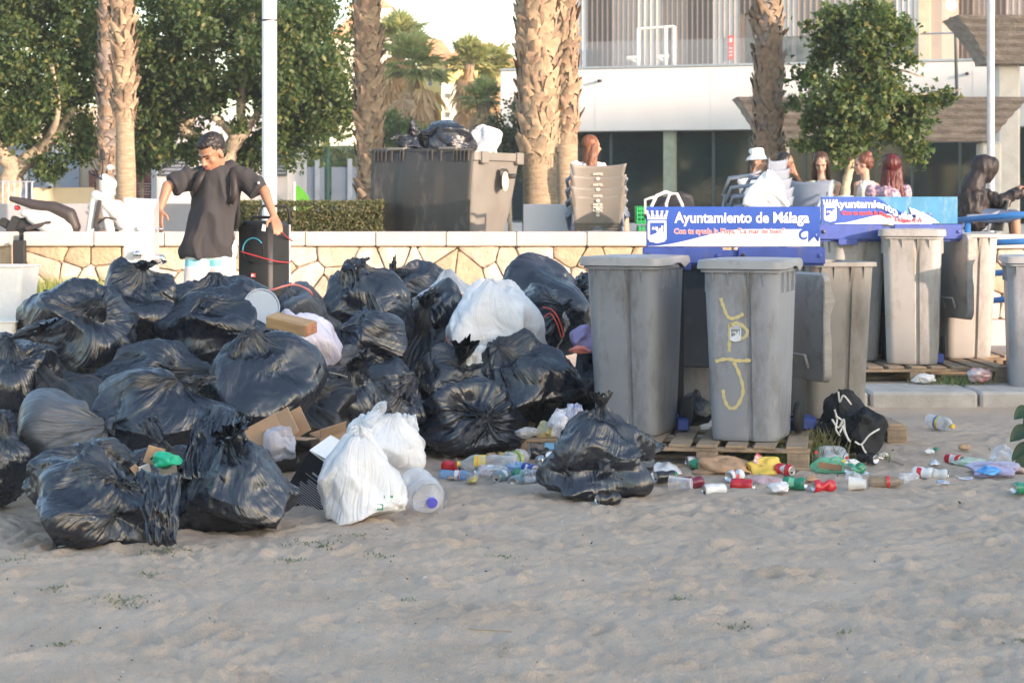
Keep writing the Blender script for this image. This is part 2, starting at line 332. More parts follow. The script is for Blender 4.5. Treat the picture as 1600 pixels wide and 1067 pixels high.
# ------------------------------------------------------------------ refuse bags
NT, NP = 100, 160
_t = (np.linspace(0, 1, NT)) ** 1.15 * math.pi; _t[0] = .03; _t[-1] = math.pi - .02
_p = np.linspace(0, 2 * math.pi, NP, endpoint=False)
TH, PH = np.meshgrid(_t, _p, indexing='ij'); TH = TH.ravel(); PH = PH.ravel()
BF = gridfaces(NP, NT, True)
BAG_UV = np.stack([np.abs(PH / math.pi - 1), TH / math.pi], 1)
def bag_shape(seed, knot, a, b, c, pleat=1., crease=1., lump=1., sag=.12, nplanes=15, tight=1., corner=.16, warp=.24):
    rs = np.random.RandomState(seed); k = Vector(knot).normalized()
    u = k.orthogonal().normalized(); v = k.cross(u); k, u, v = map(np.array, (k, u, v))
    d = np.cos(TH)[:, None] * k + np.sin(TH)[:, None] * (np.cos(PH)[:, None] * u + np.sin(PH)[:, None] * v)
    n = rs.normal(size=(nplanes, 3)); n /= np.linalg.norm(n, axis=1)[:, None]; dd = rs.uniform(.66, .98, nplanes)
    dot = np.maximum(d @ n.T, .05) / dd; r = (np.sum(dot ** 26, 1) + (1 / 1.04) ** 26) ** (-1 / 26.)
    r = r + .13 * lump * perlin(d * 1.1 + seed) + .04 * lump * perlin(d * 2.3 + seed * 1.7)
    wp = np.stack([perlin(d * 1.5 + 40 + seed), perlin(d * 1.5 + 50 + seed), perlin(d * 1.5 + 60 + seed)], 1)
    q = d + .10 * wp; q /= np.linalg.norm(q, axis=1)[:, None]
    sp = [(k, 30, 1.15 * pleat, 1.6)]                     # stress points with fans of straight folds
    for j in range(7):
        z = rs.normal(size=3); z[1] *= .3; z /= np.linalg.norm(z); z = z if abs(z[1]) < .5 else np.array([z[0], 0, z[2]]) / math.hypot(z[0], z[2]); sp.append((z, 9 + j, 1.15 * crease, .8))
    for z, cnt, amp, ln in sp:
        s = np.arccos(np.clip(q @ z, -1, 1)); e1 = np.array(Vector(z).orthogonal().normalized()); e2 = np.cross(z, e1)
        for i in range(cnt):
            al = (i + rs.uniform(-.4, .4)) / cnt * 2 * math.pi; t = math.cos(al) * e1 + math.sin(al) * e2; nn = np.cross(z, t)
            e = q @ nn; side = (q @ t) > 0; L = ln * rs.uniform(.35, 1.1); w = (.018 + .075 * s) * rs.uniform(.7, 1.5)
            win = sst(0, .16 if z is k else .5, s) * np.exp(-(s / L) ** 2.2) * side; sk = rs.uniform(.35, 1.)
            x = e / w; x = np.where(x > 0, x * (1 + sk), x * (1 - .5 * sk)); A = amp * rs.uniform(.012, .042) * (rs.choice([1, 1, -1]) if amp == sp[0][2] else rs.choice([1, -1]))
            r = r + A * win * np.maximum(0, 1 - np.abs(x)) ** 1.0
    for i in range(int(34 * crease)):                    # long free creases
        z = rs.normal(size=3); z /= np.linalg.norm(z); t = np.cross(z, rs.normal(size=3)); t /= np.linalg.norm(t); nn = np.cross(z, t)
        s = q @ t; e = q @ nn + .25 * s * s * rs.uniform(-1, 1); L = rs.uniform(.2, .6); w = rs.uniform(.03, .10)
        win = np.exp(-(s / L) ** 2) * ((q @ z) > 0); x = e / w; x = np.where(x > 0, x * 1.9, x * .7)
        r = r + rs.uniform(.014, .044) * rs.choice([1, -1]) * win * np.maximum(0, 1 - np.abs(x))
    r = r - crease * .010 * ridg(q * 3.2 + seed) ** 2 + crease * .007 * (np.abs(perlin(q * 6 + wp * .6 + 33 + seed)) - .2)
    cs = np.stack([np.cos(PH), np.sin(PH)], 1); env = np.exp(-(TH / .75) ** 2) * sst(.0, .25, TH)
    r = r + pleat * env * .05 * (ridg(np.concatenate([cs * 4.3, (TH * .5 + seed)[:, None]], 1)) - .4)
    r = r - .12 * tight * np.exp(-((TH - .42) / .26) ** 2) + .09 * min(1, tight) * np.exp(-(TH / .20) ** 2)
    w0 = rs.uniform(0, 6.28); sd = math.cos(w0) * u + math.sin(w0) * v          # the two sealed corners of the sack
    for sg in (-1, 1):
        cd = -k * .62 + sd * sg * .78; cd /= np.linalg.norm(cd); an = np.arccos(np.clip(q @ cd, -1, 1)); r = r + corner * rs.uniform(.5, 1.5) * np.maximum(0, 1 - an / .55) ** 1.6
    P = d * r[:, None] + warp * np.stack([perlin(d * 1.05 + 3.3 * seed), perlin(d * 1.05 + 5.1 * seed + 9), perlin(d * 1.05 + 2.7 * seed + 21)], 1); P[:, 0] *= 1 - sag * P[:, 2]; P[:, 1] *= 1 - sag * P[:, 2]
    ext = np.array([a, b, c]) * 1.11; mn, mx = P.min(0), P.max(0); P = (P - (mn + mx) / 2) / ((mx - mn) / 2) * ext
    tip = P[:NP].mean(0)
    return P, tip, np.array(k)
def tuft_mesh(seed, k, size, m, lean=None, length=1.):
    rs = np.random.RandomState(seed + 500); nu, nv = 64, 16; k = Vector(k).normalized(); u = k.orthogonal().normalized(); v = k.cross(u)
    A = np.linspace(0, 2 * math.pi, nu, endpoint=False); T = np.linspace(0, 1, nv); t, a = np.meshgrid(T, A, indexing='ij'); t = t.ravel(); a = a.ravel()
    cs = np.stack([np.cos(a), np.sin(a)], 1)
    f1 = perlin(np.stack([cs[:, 0] * 1.2, cs[:, 1] * 1.2, t * 1.1 + seed], 1)); f2 = ridg(np.stack([cs[:, 0] * 3.4, cs[:, 1] * 3.4, t * 1.4 + seed], 1)); f3 = ridg(np.stack([cs[:, 0] * 7, cs[:, 1] * 7, t * 3 + seed], 1))
    rad = size * (.20 + .06 * np.cos(t * 9) + .95 * t ** 1.5) * (1 + t * (.8 * f1 + .5 * (f2 - .5)) + .25 * (f3 - .5))
    flat = 1 - .55 * t
    ln = size * length * 1.05 * (t - .22 + t * .4 * f1 + t * .22 * (f3 - .5) * 1.2)
    lean = np.array(lean if lean is not None else rs.normal(size=3) * .9 + (0, -.4, -.5))
    P = np.array(k)[None] * ln[:, None] + np.array(u)[None] * (rad * cs[:, 0])[:, None] + np.array(v)[None] * (rad * cs[:, 1] * flat)[:, None] + (t ** 2)[:, None] * lean[None] * size * 1.3
    uv = np.stack([np.abs(a / math.pi - 1), t * .5], 1)
    return npmesh('knot', P, gridfaces(nu, nv, True), m, True, uv)
def sheet(name, corners, nu, nv, amp, m, parent=None, seed=0, along=1, freq=5., bulge=0., thick=0., ragged=.15, origin=None):
    """crumpled film between four world corners (bl, br, tr, tl); folds run up the sheet"""
    o = Vector(origin) if origin is not None else Vector((0, 0, 0)); C = [np.array(Vector(c) - o) for c in corners]
    uu, vv = np.meshgrid(np.linspace(0, 1, nu), np.linspace(0, 1, nv)); u = uu.ravel(); v = vv.ravel()
    rag = ragged * perlin(np.stack([u * 4, v * 4, 0 * u + seed], 1))
    ue = u + rag * np.where(np.abs(u - .5) > .3, 1, .4) * .5; ve = v + rag * .5
    P = ((1 - ue) * (1 - ve))[:, None] * C[0] + (ue * (1 - ve))[:, None] * C[1] + (ue * ve)[:, None] * C[2] + ((1 - ue) * ve)[:, None] * C[3]
    n = np.cross(C[1] - C[0], C[3] - C[0]); n /= np.linalg.norm(n) + 1e-9
    if n[1] > 0: n = -n
    q = np.stack([u * freq, v * freq * .35, 0 * u + seed], 1) if along else np.stack([u * freq * .35, v * freq, 0 * u + seed], 1)
    q = q + .5 * np.stack([perlin(q * .7 + 3), perlin(q * .7 + 8), 0 * u], 1)
    h = amp * (ridg(q) - .4) + amp * .5 * (ridg(q * 2.1 + 4) - .4) + amp * .6 * perlin(np.stack([u * 3, v * 3, 0 * u + seed + 5], 1)) + bulge * (4 * u * (1 - u)) * (4 * v * (1 - v)) ** .5
    P = P + h[:, None] * n
    me = npmesh(name, P, gridfaces(nu, nv), m, True, np.stack([u * .5, v], 1)); ob = link(name, me, parent, None if parent else o)
    if thick:
        md = ob.modifiers.new('s', 'SOLIDIFY'); md.thickness = thick
    return ob
def bag(label, box, D, knot, seed, m=None, depth=None, group='full refuse bags heaped in the pile', tuft=.055, name='refuse_bag', cat='refuse bag', floor=False, lean=None, tl=1., **kw):
    m = m or BLK; x0, y0, x1, y1 = box; w = (x1 - x0) / S(D); h = (y1 - y0) / S(D)
    b = depth or .5 * (w + h) * .95; P, tip, k = bag_shape(seed, knot, w / 2, b / 2, h / 2, **kw)
    c = W((x0 + x1) / 2, (y0 + y1) / 2, D)
    if floor:                                            # settle on the sand
        Z = P[:, 2] + c.z; g = sand_z(P[:, 0] + c.x, P[:, 1] + c.y) + .0; lo = g - .01
        d = Z - lo; Z = lo + np.where(d > .05, d, .05 * np.exp((d - .05) / .05)); P[:, 2] = Z - c.z
    base = P[:, 2].min(); org = Vector((c.x, c.y, c.z + base)); P = P - np.array([0, 0, base]); tip = tip - np.array([0, 0, base])
    o = thing(name, label, cat, org, 0, group)
    link('sack', npmesh('sack', P, BF, m, True, BAG_UV), o)
    if tuft: link('knot', tuft_mesh(seed, knot, tuft, m, lean, tl), o, Vector(tip) - Vector(k) * .015)
    return o
B = bag
# left part of the heap
B('big tight black bag at the upper left of the heap, long stretched folds', (30, 442, 207, 618), 12.3, (.5, -.55, .65), 11, tuft=0, lump=1.3, pleat=.9, crease=1.3)
B('black bag on the very top of the left heap beside the shower column', (130, 408, 282, 545), 12.75, (.25, -.35, .9), 12, tuft=.075, lean=(.3, 0, -.2), lump=1.4, crease=1.3, sag=.3)
B('wrinkled black bag lying behind the top left bags under the man\'s shorts', (248, 430, 425, 545), 13.2, (-.1, -.45, .85), 13, BLK, tuft=.06, lump=1.3, crease=1.2)
B('rounded black bag below the man, gathered at a flat centre knot with fine radiating creases', (252, 462, 418, 575), 12.55, (-.1, -.45, .85), 14, tuft=.05, tl=.5)
B('black bag cut by the left edge of the picture, crumpled in many vertical folds', (-60, 526, 88, 680), 11.5, (.0, -.5, .8), 15, tuft=.07, crease=1.5)
B('broad black bag leaning right with diagonal stretch folds, left of the tall centre left bag', (140, 534, 330, 660), 11.95, (.75, -.35, .35), 16, tuft=.05, pleat=1.2)
B('tall boxy black bag with a knot on top, standing above the torn brown cardboard box', (326, 520, 502, 690), 11.5, (-.35, -.25, .9), 17, tuft=.065, lump=1.1, crease=1.3, nplanes=10)
B('smooth greyish black bag with a small knot at its right, near the left edge', (20, 614, 165, 735), 10.75, (.93, -.3, .2), 18, GRYB, tuft=.045, crease=.5, lump=.7, tl=.6)
B('wide black bag knotted at its upper right, pleats fanning down over the front bags', (150, 582, 368, 715), 11.0, (.45, -.5, .75), 19, tuft=.065, pleat=1.3)
B('low black bag at the left edge resting on the sand behind the front bags', (-70, 640, 50, 806), 10.45, (.5, -.2, .8), 20, tuft=.06, floor=True, crease=1.4)
B('upright crumpled black bag with a pinched pointed foot, left of the front sprawling bag', (42, 692, 205, 832), 9.95, (.25, -.2, .9), 21, tuft=0, floor=True, crease=1.9, lump=1.6, sag=-.1, corner=.3, tight=.3)
f1 = B('sprawling torn open black bag closest to the camera, hanging flap on its right', (64, 702, 255, 861), 9.45, (.55, -.25, .75), 22, tuft=0, floor=True, crease=1.7, lump=1.7, depth=.55, nplanes=10, corner=.3, tight=.5)
sheet('flap', [W(232, 852, 9.12), W(277, 853, 9.12), W(284, 742, 9.3), W(212, 736, 9.3)], 60, 60, .022, BLK, None, 4, freq=6, bulge=.05)
o = bpy.data.objects['flap']; o.parent = f1; o.location = -f1.location
f2 = B('open black bag with crumpled neck and a pointed lower right corner on the sand', (280, 668, 462, 838), 9.9, (-.25, -.4, .9), 23, tuft=.11, floor=True, crease=1.5, lump=1.2, depth=.6, sag=.55, nplanes=9, lean=(.3, -.4, -.3), corner=.35)
sheet('neck', [W(282, 745, 9.85), W(345, 760, 9.7), W(372, 640, 10.1), W(316, 632, 10.15)], 60, 60, .03, BLK, None, 9, freq=5, bulge=.05)
o = bpy.data.objects['neck']; o.parent = f2; o.location = -f2.location
B('small crumpled black bag squeezed between the two front sprawling bags', (178, 690, 300, 800), 10.2, (.1, -.5, .9), 24, tuft=.05, crease=1.6)
# middle
B('grey see-through bag tied with a pink strap, beside the speaker foot', (416, 446, 528, 560), 13.35, (-.6, -.2, .8), 30, GRYB, tuft=.03, crease=1.1)
B('large black bag before the stone wall with a thick bunched neck at top', (503, 409, 642, 560), 13.6, (-.1, -.3, .95), 31, tuft=.085, lean=(.3, -.6, -.9), pleat=1.4, sag=.05)
B('round black bag with its knot facing left and fine fanned pleats, centre of the heap', (524, 488, 632, 592), 12.95, (-.75, -.5, .45), 32, tuft=.05, pleat=1.6)
B('flat black bag at the back against the wall with a curled corner', (603, 409, 705, 490), 14.7, (-.7, -.4, .5), 33, tuft=.06)
B('milky transparent bag at the back between black bags', (655, 424, 750, 500), 14.3, (0, 0, 1), 34, MILK, tuft=0, lump=.6)
B('black bag left of the big white bag with draped parallel folds', (636, 440, 742, 575), 14.0, (-.4, -.4, .8), 35, tuft=.03, pleat=1.2, sag=-.1)
w1 = B('big bright white bag peaked like a hood in the middle of the heap', (704, 441, 850, 585), 13.45, (-.25, -.2, .95), 36, WHT, tuft=0, pleat=.4, crease=1.3, lump=1.3, sag=.5, depth=.45, tight=.0, nplanes=9)
sheet('tail', [W(735, 612, 13.1), W(765, 600, 13.1), W(800, 540, 13.2), W(715, 540, 13.2)], 30, 30, .02, WHT, None, 3, freq=4, bulge=.03)
o = bpy.data.objects['tail']; o.parent = w1; o.location = -w1.location
B('very large domed black bag at the back left of the wheeled bins', (768, 402, 916, 548), 14.6, (-.75, .1, .4), 37, tuft=.085, crease=.8, pleat=.8)
r1 = B('black bag with a red drawstring loop trailing from its knot', (792, 448, 886, 556), 13.85, (.55, -.65, .2), 38, tuft=.04, pleat=1.6)
B('small black bag with a spiky torn neck in front of the big white bag', (655, 540, 762, 625), 13.2, (.35, -.3, .9), 39, tuft=.085, tl=1.3)
B('long black bag lying diagonally below the white bag with draped folds', (752, 520, 908, 655), 13.15, (-.6, -.25, .75), 40, tuft=0, pleat=1.2, sag=.35, crease=1.4)
B('crumpled black bag jammed behind the left front bin against the wall', (880, 430, 945, 530), 14.9, (-.3, -.3, .8), 41, tuft=.08, crease=1.6)
B('black bag wedged beside the left bin under a lilac cloth', (888, 540, 960, 660), 13.5, (-.2, -.5, .8), 42, tuft=.04)
B('black bag knotted in the middle with bunched ears, behind the white carrier bags', (482, 576, 606, 705), 12.25, (.15, -.55, .8), 43, tuft=.085, pleat=1.5, lean=(.8, 0, .1))
B('small slumped black bag with vertical folds and a twisted neck to its right', (566, 564, 664, 690), 12.7, (.7, -.3, .6), 44, tuft=.06, pleat=1.3)
B('large black bag resting on the sand behind the bottles, its centre knot facing the camera', (636, 592, 816, 712), 12.75, (.45, -.85, .25), 45, tuft=.06, pleat=1.8, floor=True, tl=.6)
B('torn shiny black bag slumped on the sand in front of the left bin', (846, 636, 1016, 780), 11.0, (.1, -.1, 1), 46, tuft=.06, floor=True, crease=2.2, lump=1.8, sag=.45, nplanes=8, corner=.3, tight=.5)
s1 = [o for o in COL.objects if o.get('label', '').startswith('torn shiny')][0]
fl = sheet('flap', [W(930, 745, 10.75), W(985, 735, 10.9), W(1040, 698, 11.3), W(950, 640, 10.95)], 50, 50, .025, BLK, None, 14, freq=5, bulge=.05); fl.parent = s1; fl.location = -s1.location
# bags that only show in the gaps
B('dark bag showing in the shadowed gap between the two upper left bags', (150, 470, 300, 640), 12.9, (0, -.4, .8), 50, BLK2, tuft=0)
B('dark bag underneath the tall boxy bag, showing over the black carton', (395, 600, 560, 760), 12.1, (0, -.4, .8), 51, BLK2, tuft=0, floor=True)
B('dark bag deep in the gap below the large bunched neck bag', (560, 480, 720, 690), 14.0, (.2, -.4, .8), 52, BLK2, tuft=.05)
B('dark bag low in the gap between the sand-resting bag and the left bin', (800, 560, 935, 690), 13.6, (0, -.3, .9), 53, BLK2, tuft=0)
B('dark bag under the left heap near the picture edge', (-20, 560, 180, 800), 11.6, (0, -.4, .8), 54, BLK2, tuft=0, floor=True)
B('dark bag under the middle of the heap behind the white carrier bags', (540, 620, 680, 735), 12.9, (0, -.4, .8), 55, BLK2, tuft=0, floor=True)
B('small grey film bag tucked under the round centre bag', (520, 540, 568, 596), 12.75, (.8, -.3, .3), 56, GRYB, tuft=.02, pleat=.7)
B('pale lavender bag carrying the piece of timber', (420, 488, 528, 584), 12.5, (-.5, -.1, .8), 57, LAV, tuft=0, crease=.8, pleat=.5)
# red strings
RED = mat('red_string', (.75, .08, .04), .5)
PINK = mat('pink_strap', (.85, .25, .2), .55)
def cord(name, pts, r, m, label=None, cat=None, parent=None, n=6):
    P = [Vector(p) for p in pts]; out = []
    for i in range(len(P) - 1):                          # Catmull-Rom
        p0, p1, p2, p3 = P[max(i - 1, 0)], P[i], P[i + 1], P[min(i + 2, len(P) - 1)]
        for k in range(6):
            t = k / 6; out.append(.5 * ((2 * p1) + (p2 - p0) * t + (2 * p0 - 5 * p1 + 4 * p2 - p3) * t * t + (3 * p1 - p0 - 3 * p2 + p3) * t ** 3))
    out.append(P[-1]); org = out[0].copy()
    if parent: org = Vector(parent.location)
    o = MB().tube([q - org for q in out], r, n).obj(name, m, parent, True, None if parent else org)
    if label: tag(o, label, cat)
    return o
cord('drawstring', [W(848, 480, 13.5), W(862, 484, 13.45), W(872, 497, 13.4), W(880, 520, 13.42), W(877, 526, 13.42), W(870, 505, 13.4), W(860, 490, 13.45), W(850, 496, 13.45)], .0038, RED, parent=r1)
cord('drawstring', [W(712, 500, 13.3), W(700, 525, 13.35), W(690, 545, 13.4)], .004, PINK, parent=w1)
cord('drawstring', [W(714, 505, 13.3), W(706, 528, 13.3), W(698, 548, 13.35)], .004, PINK, parent=w1)
cord('strap', [W(404, 455, 13.0), W(425, 453, 12.9), W(445, 447, 12.9), W(462, 445, 12.9), W(482, 453, 12.85), W(488, 462, 12.9)], .007, PINK, 'pink strap trailing over the grey see-through bag by the speaker', 'strap')
# ------------------------------------------------------------------ wheeled bins
BING = mat('bin_grey_plastic', (.285, .295, .325), .42, spec=.5, var=(3, .10), bump=(60, .12, .004), dirt=((.12, .10, .08), 5, .6))
BINL = mat('bin_lid_grey_plastic', (.33, .33, .34), .45, var=(3, .10), bump=(60, .12, .004), dirt=((.16, .14, .12), 5, .3))
BINW = mat('bin_faded_plastic', (.38, .36, .34), .5, var=(3, .08), bump=(60, .12, .004), dirt=((.2, .17, .13), 5, .55))
BIND = mat('bin_dark_plastic', (.055, .058, .065), .45, var=(3, .2), dirt=((.1, .09, .08), 5, .4))
RUB = mat('black_rubber', (.02, .02, .02), .7)
def rrect(w, d, r, n=5, groove=None, cx=0, cy=0):
    """rounded rectangle, counter clockwise from front left; groove = (x centre, half width, depth) on the front (y=-d/2)"""
    P = []
    def arc(ax, ay, a0):
        for k in range(n + 1):
            a = a0 + math.pi / 2 * k / n; P.append((ax + r * math.cos(a), ay + r * math.sin(a)))
    arc(-w / 2 + r, -d / 2 + r, math.pi)
    if groove:
        gx, gw, gd = groove
        for dx, dy in ((-gw * 3.5, 0), (-gw * 1.6, 0), (-gw, gd * .8), (0, gd), (gw, gd * .8), (gw * 1.6, 0), (gw * 3.5, 0)): P.append((gx + dx, -d / 2 + dy))
    else:
        for k in range(7): P.append((-w / 4 + w / 2 * k / 6, -d / 2))
    arc(w / 2 - r, -d / 2 + r, -math.pi / 2)
    for k in range(5): P.append((w / 2, -d / 4 + d / 2 * k / 4))
    arc(w / 2 - r, d / 2 - r, 0); arc(-w / 2 + r, d / 2 - r, math.pi / 2)
    return [(x + cx, y + cy) for x, y in P]
def loft(sections, cap0=True, cap1=True):
    mb = MB(); n = len(sections[0][0])
    for poly, z in sections:
        zz = z if hasattr(z, '__len__') else [z] * n
        for (x, y), q in zip(poly, zz): mb.V.append(Vector((x, y, q)))
    for i in range(len(sections) - 1):
        for k in range(n): mb.F.append([i * n + k, i * n + (k + 1) % n, (i + 1) * n + (k + 1) % n, (i + 1) * n + k])
    if cap0: mb.F.append(list(range(n))[::-1])
    if cap1: mb.F.append([(len(sections) - 1) * n + k for k in range(n)])
    return mb
def crest(parent, loc, rot, h, m, simple=False, mb_=None):
    """town arms: crown over a shield with castle hill"""
    u = h / 10.; mb = MB(); w = 2.9
    mb.prism([(-w, 6.9), (w, 6.9), (w + .1, 7.6), (-w - .1, 7.6)], -.0012, .0)
    for i in range(5):
        x = (-2.6 + 1.3 * i); mb.prism([(x - .55, 7.8), (x + .55, 7.8), (x + .25 + .12 * x, 8.9), (x - .25 + .12 * x, 8.9)], -.0012, 0)
        mb.lathe([(.42, -.0006), (.42, .0006)], 8, MT((x * 1.18, -.0006, 9.3), (R(90), 0, 0)))
    for q in ([(-w, 0.8), (-w + .7, .3), (-w + .7, 6.5), (-w, 6.5)], [(w - .7, .3), (w, .8), (w, 6.5), (w - .7, 6.5)], [(-w, 5.9), (w, 5.9), (w, 6.5), (-w, 6.5)],
              [(-w + .4, .1), (0, -.5), (w - .4, .1), (w - .4, 1.2), (-w + .4, 1.2)], [(-w + .7, 1.2), (w - .7, 1.2), (w - .7, 2.6), (1.4, 3.6), (.5, 3.4), (-.4, 2.6), (-w + .7, 1.9)],
              [(-.3, 3.3), (.2, 3.3), (.2, 4.6), (-.3, 4.6)], [(.5, 3.3), (1.5, 3.3), (1.5, 4.2), (.5, 4.2)], [(1.3, 3.2), (1.9, 3.0), (1.9, 5), (1.3, 5)], [(-1.7, 3.8), (-1.2, 4.9), (-1.0, 3.7)], [(-.9, 3.8), (-.55, 4.9), (-.4, 3.7)]):
        mb.prism(q, -.0012, 0)
    mb.V = [Vector((v.x * u, v.y, (v.z - 5) * u)) for v in mb.V]
    return mb.obj('crest', m, parent, False, loc, rot)
PALE = mat('worn_white_print', (.62, .63, .65), .6)
def bin_(label, x, y, z, rz, body=BING, lid=BINL, open_=False, name='wheeled_bin', h=1.07, crest_=None, group='wheeled bins on the collection frames', tilt=0, lidhang=0.):
    w1, d1, w0, d0 = .485, .66, .40, .49; zr = h - .07
    o = thing(name, label, 'wheeled bin', (x, y, z), R(rz), group); o.rotation_euler[1] = R(tilt)
    secs = []
    for t in (0, .012, .03, .5, .80, .93, 1.):
        e = 1 if t > .02 else .965 + .035 * t / .02; ww = (w0 + (w1 - .03 - w0) * t) * e; dd = (d0 + (d1 - .04 - d0) * t) * e
        secs.append((rrect(ww, dd, .075, 6, (.045, .012, .020 if t < .92 else .004), 0, -.02 * t), .0 + zr * t))
    # open top: rim and inner wall
    top = (rrect(w1, d1, .06, 6, (.045, .011, .0), 0, -.02), zr); secs = [(a, b) for a, b in secs]; secs += [top, (top[0], zr + .028), (rrect(w1 - .05, d1 - .05, .045, 6, (-.035, .011, 0), 0, -.02), zr + .03), (rrect(w1 - .09, d1 - .12, .045, 6, (-.035, .011, 0), 0, -.01), zr - .05), (rrect(w0 - .05, d0 - .06, .045, 6, (-.035, .011, 0), 0, 0), .06)]
    b = loft(secs); b.obj('body', body, o, True, auto=35)
    g = MB(); gl = []
    for gx in (-.16, -.07, .05, .14):
        g.V += [Vector((gx - .004, -d1 / 2 - .018, zr)), Vector((gx + .004, -d1 / 2 - .018, zr)), Vector((gx - .003, -d1 / 2 + .012, zr)), Vector((gx + .003, -d1 / 2 + .012, zr)), Vector((gx - .003, -d1 / 2 + .012, zr - .10)), Vector((gx + .003, -d1 / 2 + .012, zr - .10))]
        n = 0; g.F += [[n, n + 1, n + 5, n + 4], [n, n + 4, n + 2], [n + 1, n + 3, n + 5], [n, n + 2, n + 3, n + 1], [n + 2, n + 4, n + 5, n + 3]]; gl.append(g); g = MB()
    for gy in (-.2, -.05, .1):
        for sx in (-1, 1): gl.append(MB().box((sx * (w1 / 2 - .012), gy, zr - .06), (.022, .006, .12)))
    for g in gl: g.obj('rib', body, o)
    # lid in its own frame, hinge on the back top edge
    lo = [(rrect(w1 + .035, d1 + .03, .065, 5, None), 0.), (rrect(w1 + .045, d1 + .04, .07, 5, None), .004), (rrect(w1 + .035, d1 + .03, .07, 5, None), .036), (rrect(w1 + .02, d1 + .015, .07, 5, None), .044), (rrect(w1 * .6, d1 * .62, .07, 5, None), .050)]
    n = len(lo[0][0])
    def wav(p, z):                                       # lip dips on the sides near the front
        return [z - (.035 * math.exp(-((yy - .17) / .05) ** 2) if abs(xx) > w1 / 2 - .04 and z < .01 else 0) - (.012 if yy < 0 and z < .01 else 0) for xx, yy in p]
    lb = loft([(p, wav(p, z)) for p, z in lo], False, True)
    lb.V = [Vector((v.x, v.y - (d1 + .02) / 2, v.z)) for v in lb.V]
    piv = Vector((0, d1 / 2 - .01, zr + .03))
    lo_ = lb.obj('lid', lid, o, True, piv, (R(-104 + lidhang) * -1 * -1 if False else (R(-(255 + lidhang)) if open_ else 0), 0, 0), auto=35)
    md = lo_.modifiers.new('s', 'SOLIDIFY'); md.thickness = .006; md.offset = -1
    if open_: MB().tube([(-.1, -.60, .075), (-.1, -.52, .10), (.1, -.52, .10), (.1, -.60, .075)], .011, 8).obj('lid_handle', lid, lo_, True)
    hb = MB().tube([(-.20, d1 / 2 - .01, zr + .01), (-.20, d1 / 2 + .055, zr + .015), (.20, d1 / 2 + .055, zr + .015), (.20, d1 / 2 - .01, zr + .01)], .014, 10); hb.obj('handle', body, o, True)
    MB().tube([(-.24, d0 / 2 + .03, .1), (.24, d0 / 2 + .03, .1)], .01, 8).obj('axle', RUB, o, True)
    for sx in (-1, 1):
        wh = MB().lathe([(.02, -.022), (.07, -.022), (.094, -.018), (.1, -.008), (.1, .008), (.094, .018), (.07, .022), (.02, .022)], 24, MT((sx * .235, d0 / 2 + .03, .1), (0, R(90), 0))); wh.obj('wheel', RUB, o, True, auto=40)
    if crest_: crest(o, crest_[0], crest_[1], crest_[2], PALE)
    return o
# front pair stand on a pallet (z = .144)
PZ = .144
binL = bin_('dark grey closed wheeled bin under the left end of the front sign, beside the bags', X(997, 12.62), 12.74, PZ, -22, mat('bin_grey_dark', (.225, .235, .26), .40, var=(3, .1), bump=(60, .12, .004), dirt=((.09, .08, .07), 5, .5)), BINL, h=1.085)
binR = bin_('light grey wheeled bin with yellow spray paint scrawl on its front', X(1178, 12.3), 12.42, PZ, -19, BING, BINL, h=1.075)
side_bin = bin_('faded grey bin turned sideways with its lid thrown back, right behind the graffiti bin', X(1290, 13.7), 13.75, PZ, 14, mat('bin_warm_grey', (.25, .24, .225), .45, var=(3, .12), bump=(60, .12, .004), dirt=((.13, .10, .08), 4, .6)), BINW, True, lidhang=6)
bin_('bin with dark lid hanging open in the gap between the two front bins', X(1105, 13.5), 13.65, PZ, 165, BINL, BIND, True)
# rear group
PZ2 = .280
bin_('sunlit beige wheeled bin with small white crest under the torn sign', X(1430, 16.45), 16.55, PZ2, -13, BINW, BINW, crest_=((-.045, -.300, .78), (R(-2.4), 0, 0), .10))
bin_('bin with lifted lid showing its dark inside, left end of the torn sign frame', X(1326, 16.8), 16.9, PZ2, 12, BINW, BINW, True)
rear_bin = bin_('beige bin behind the sunlit one with its lid hanging on the left side', X(1503, 17.1), 17.2, PZ2, 8, BINW, BINW, True)
bin_('dark bin standing between the open bin and the sunlit bin of the rear group', X(1378, 17.4), 17.5, PZ2, 180, BIND, BIND, True)
bin_('grey wheeled bin cut by the right edge of the picture beside the blue rails', X(1622, 15.9), 16.0, .08, -10, BING, BINL, group=None)
def hang_lid(b, px, py, D, n):                           # the lid swings down on the bin's left side
    l = [c for c in b.children if c.name.startswith('lid')][0]; n = Vector(n).normalized(); x = Vector((-n.y, n.x, 0))
    M = Matrix(((x.x, 0, n.x), (x.y, 0, n.y), (x.z, 1, n.z))).to_4x4(); M = Matrix.Translation(W(px, py, D)) @ M
    l.matrix_local = (Matrix.Translation(b.location) @ Matrix.Rotation(b.rotation_euler.z, 4, 'Z')).inverted() @ M
hang_lid(side_bin, 1269, 428, 13.28, (-.96, -.30, 0)); hang_lid(rear_bin, 1498, 366, 16.75, (-.97, -.22, 0))
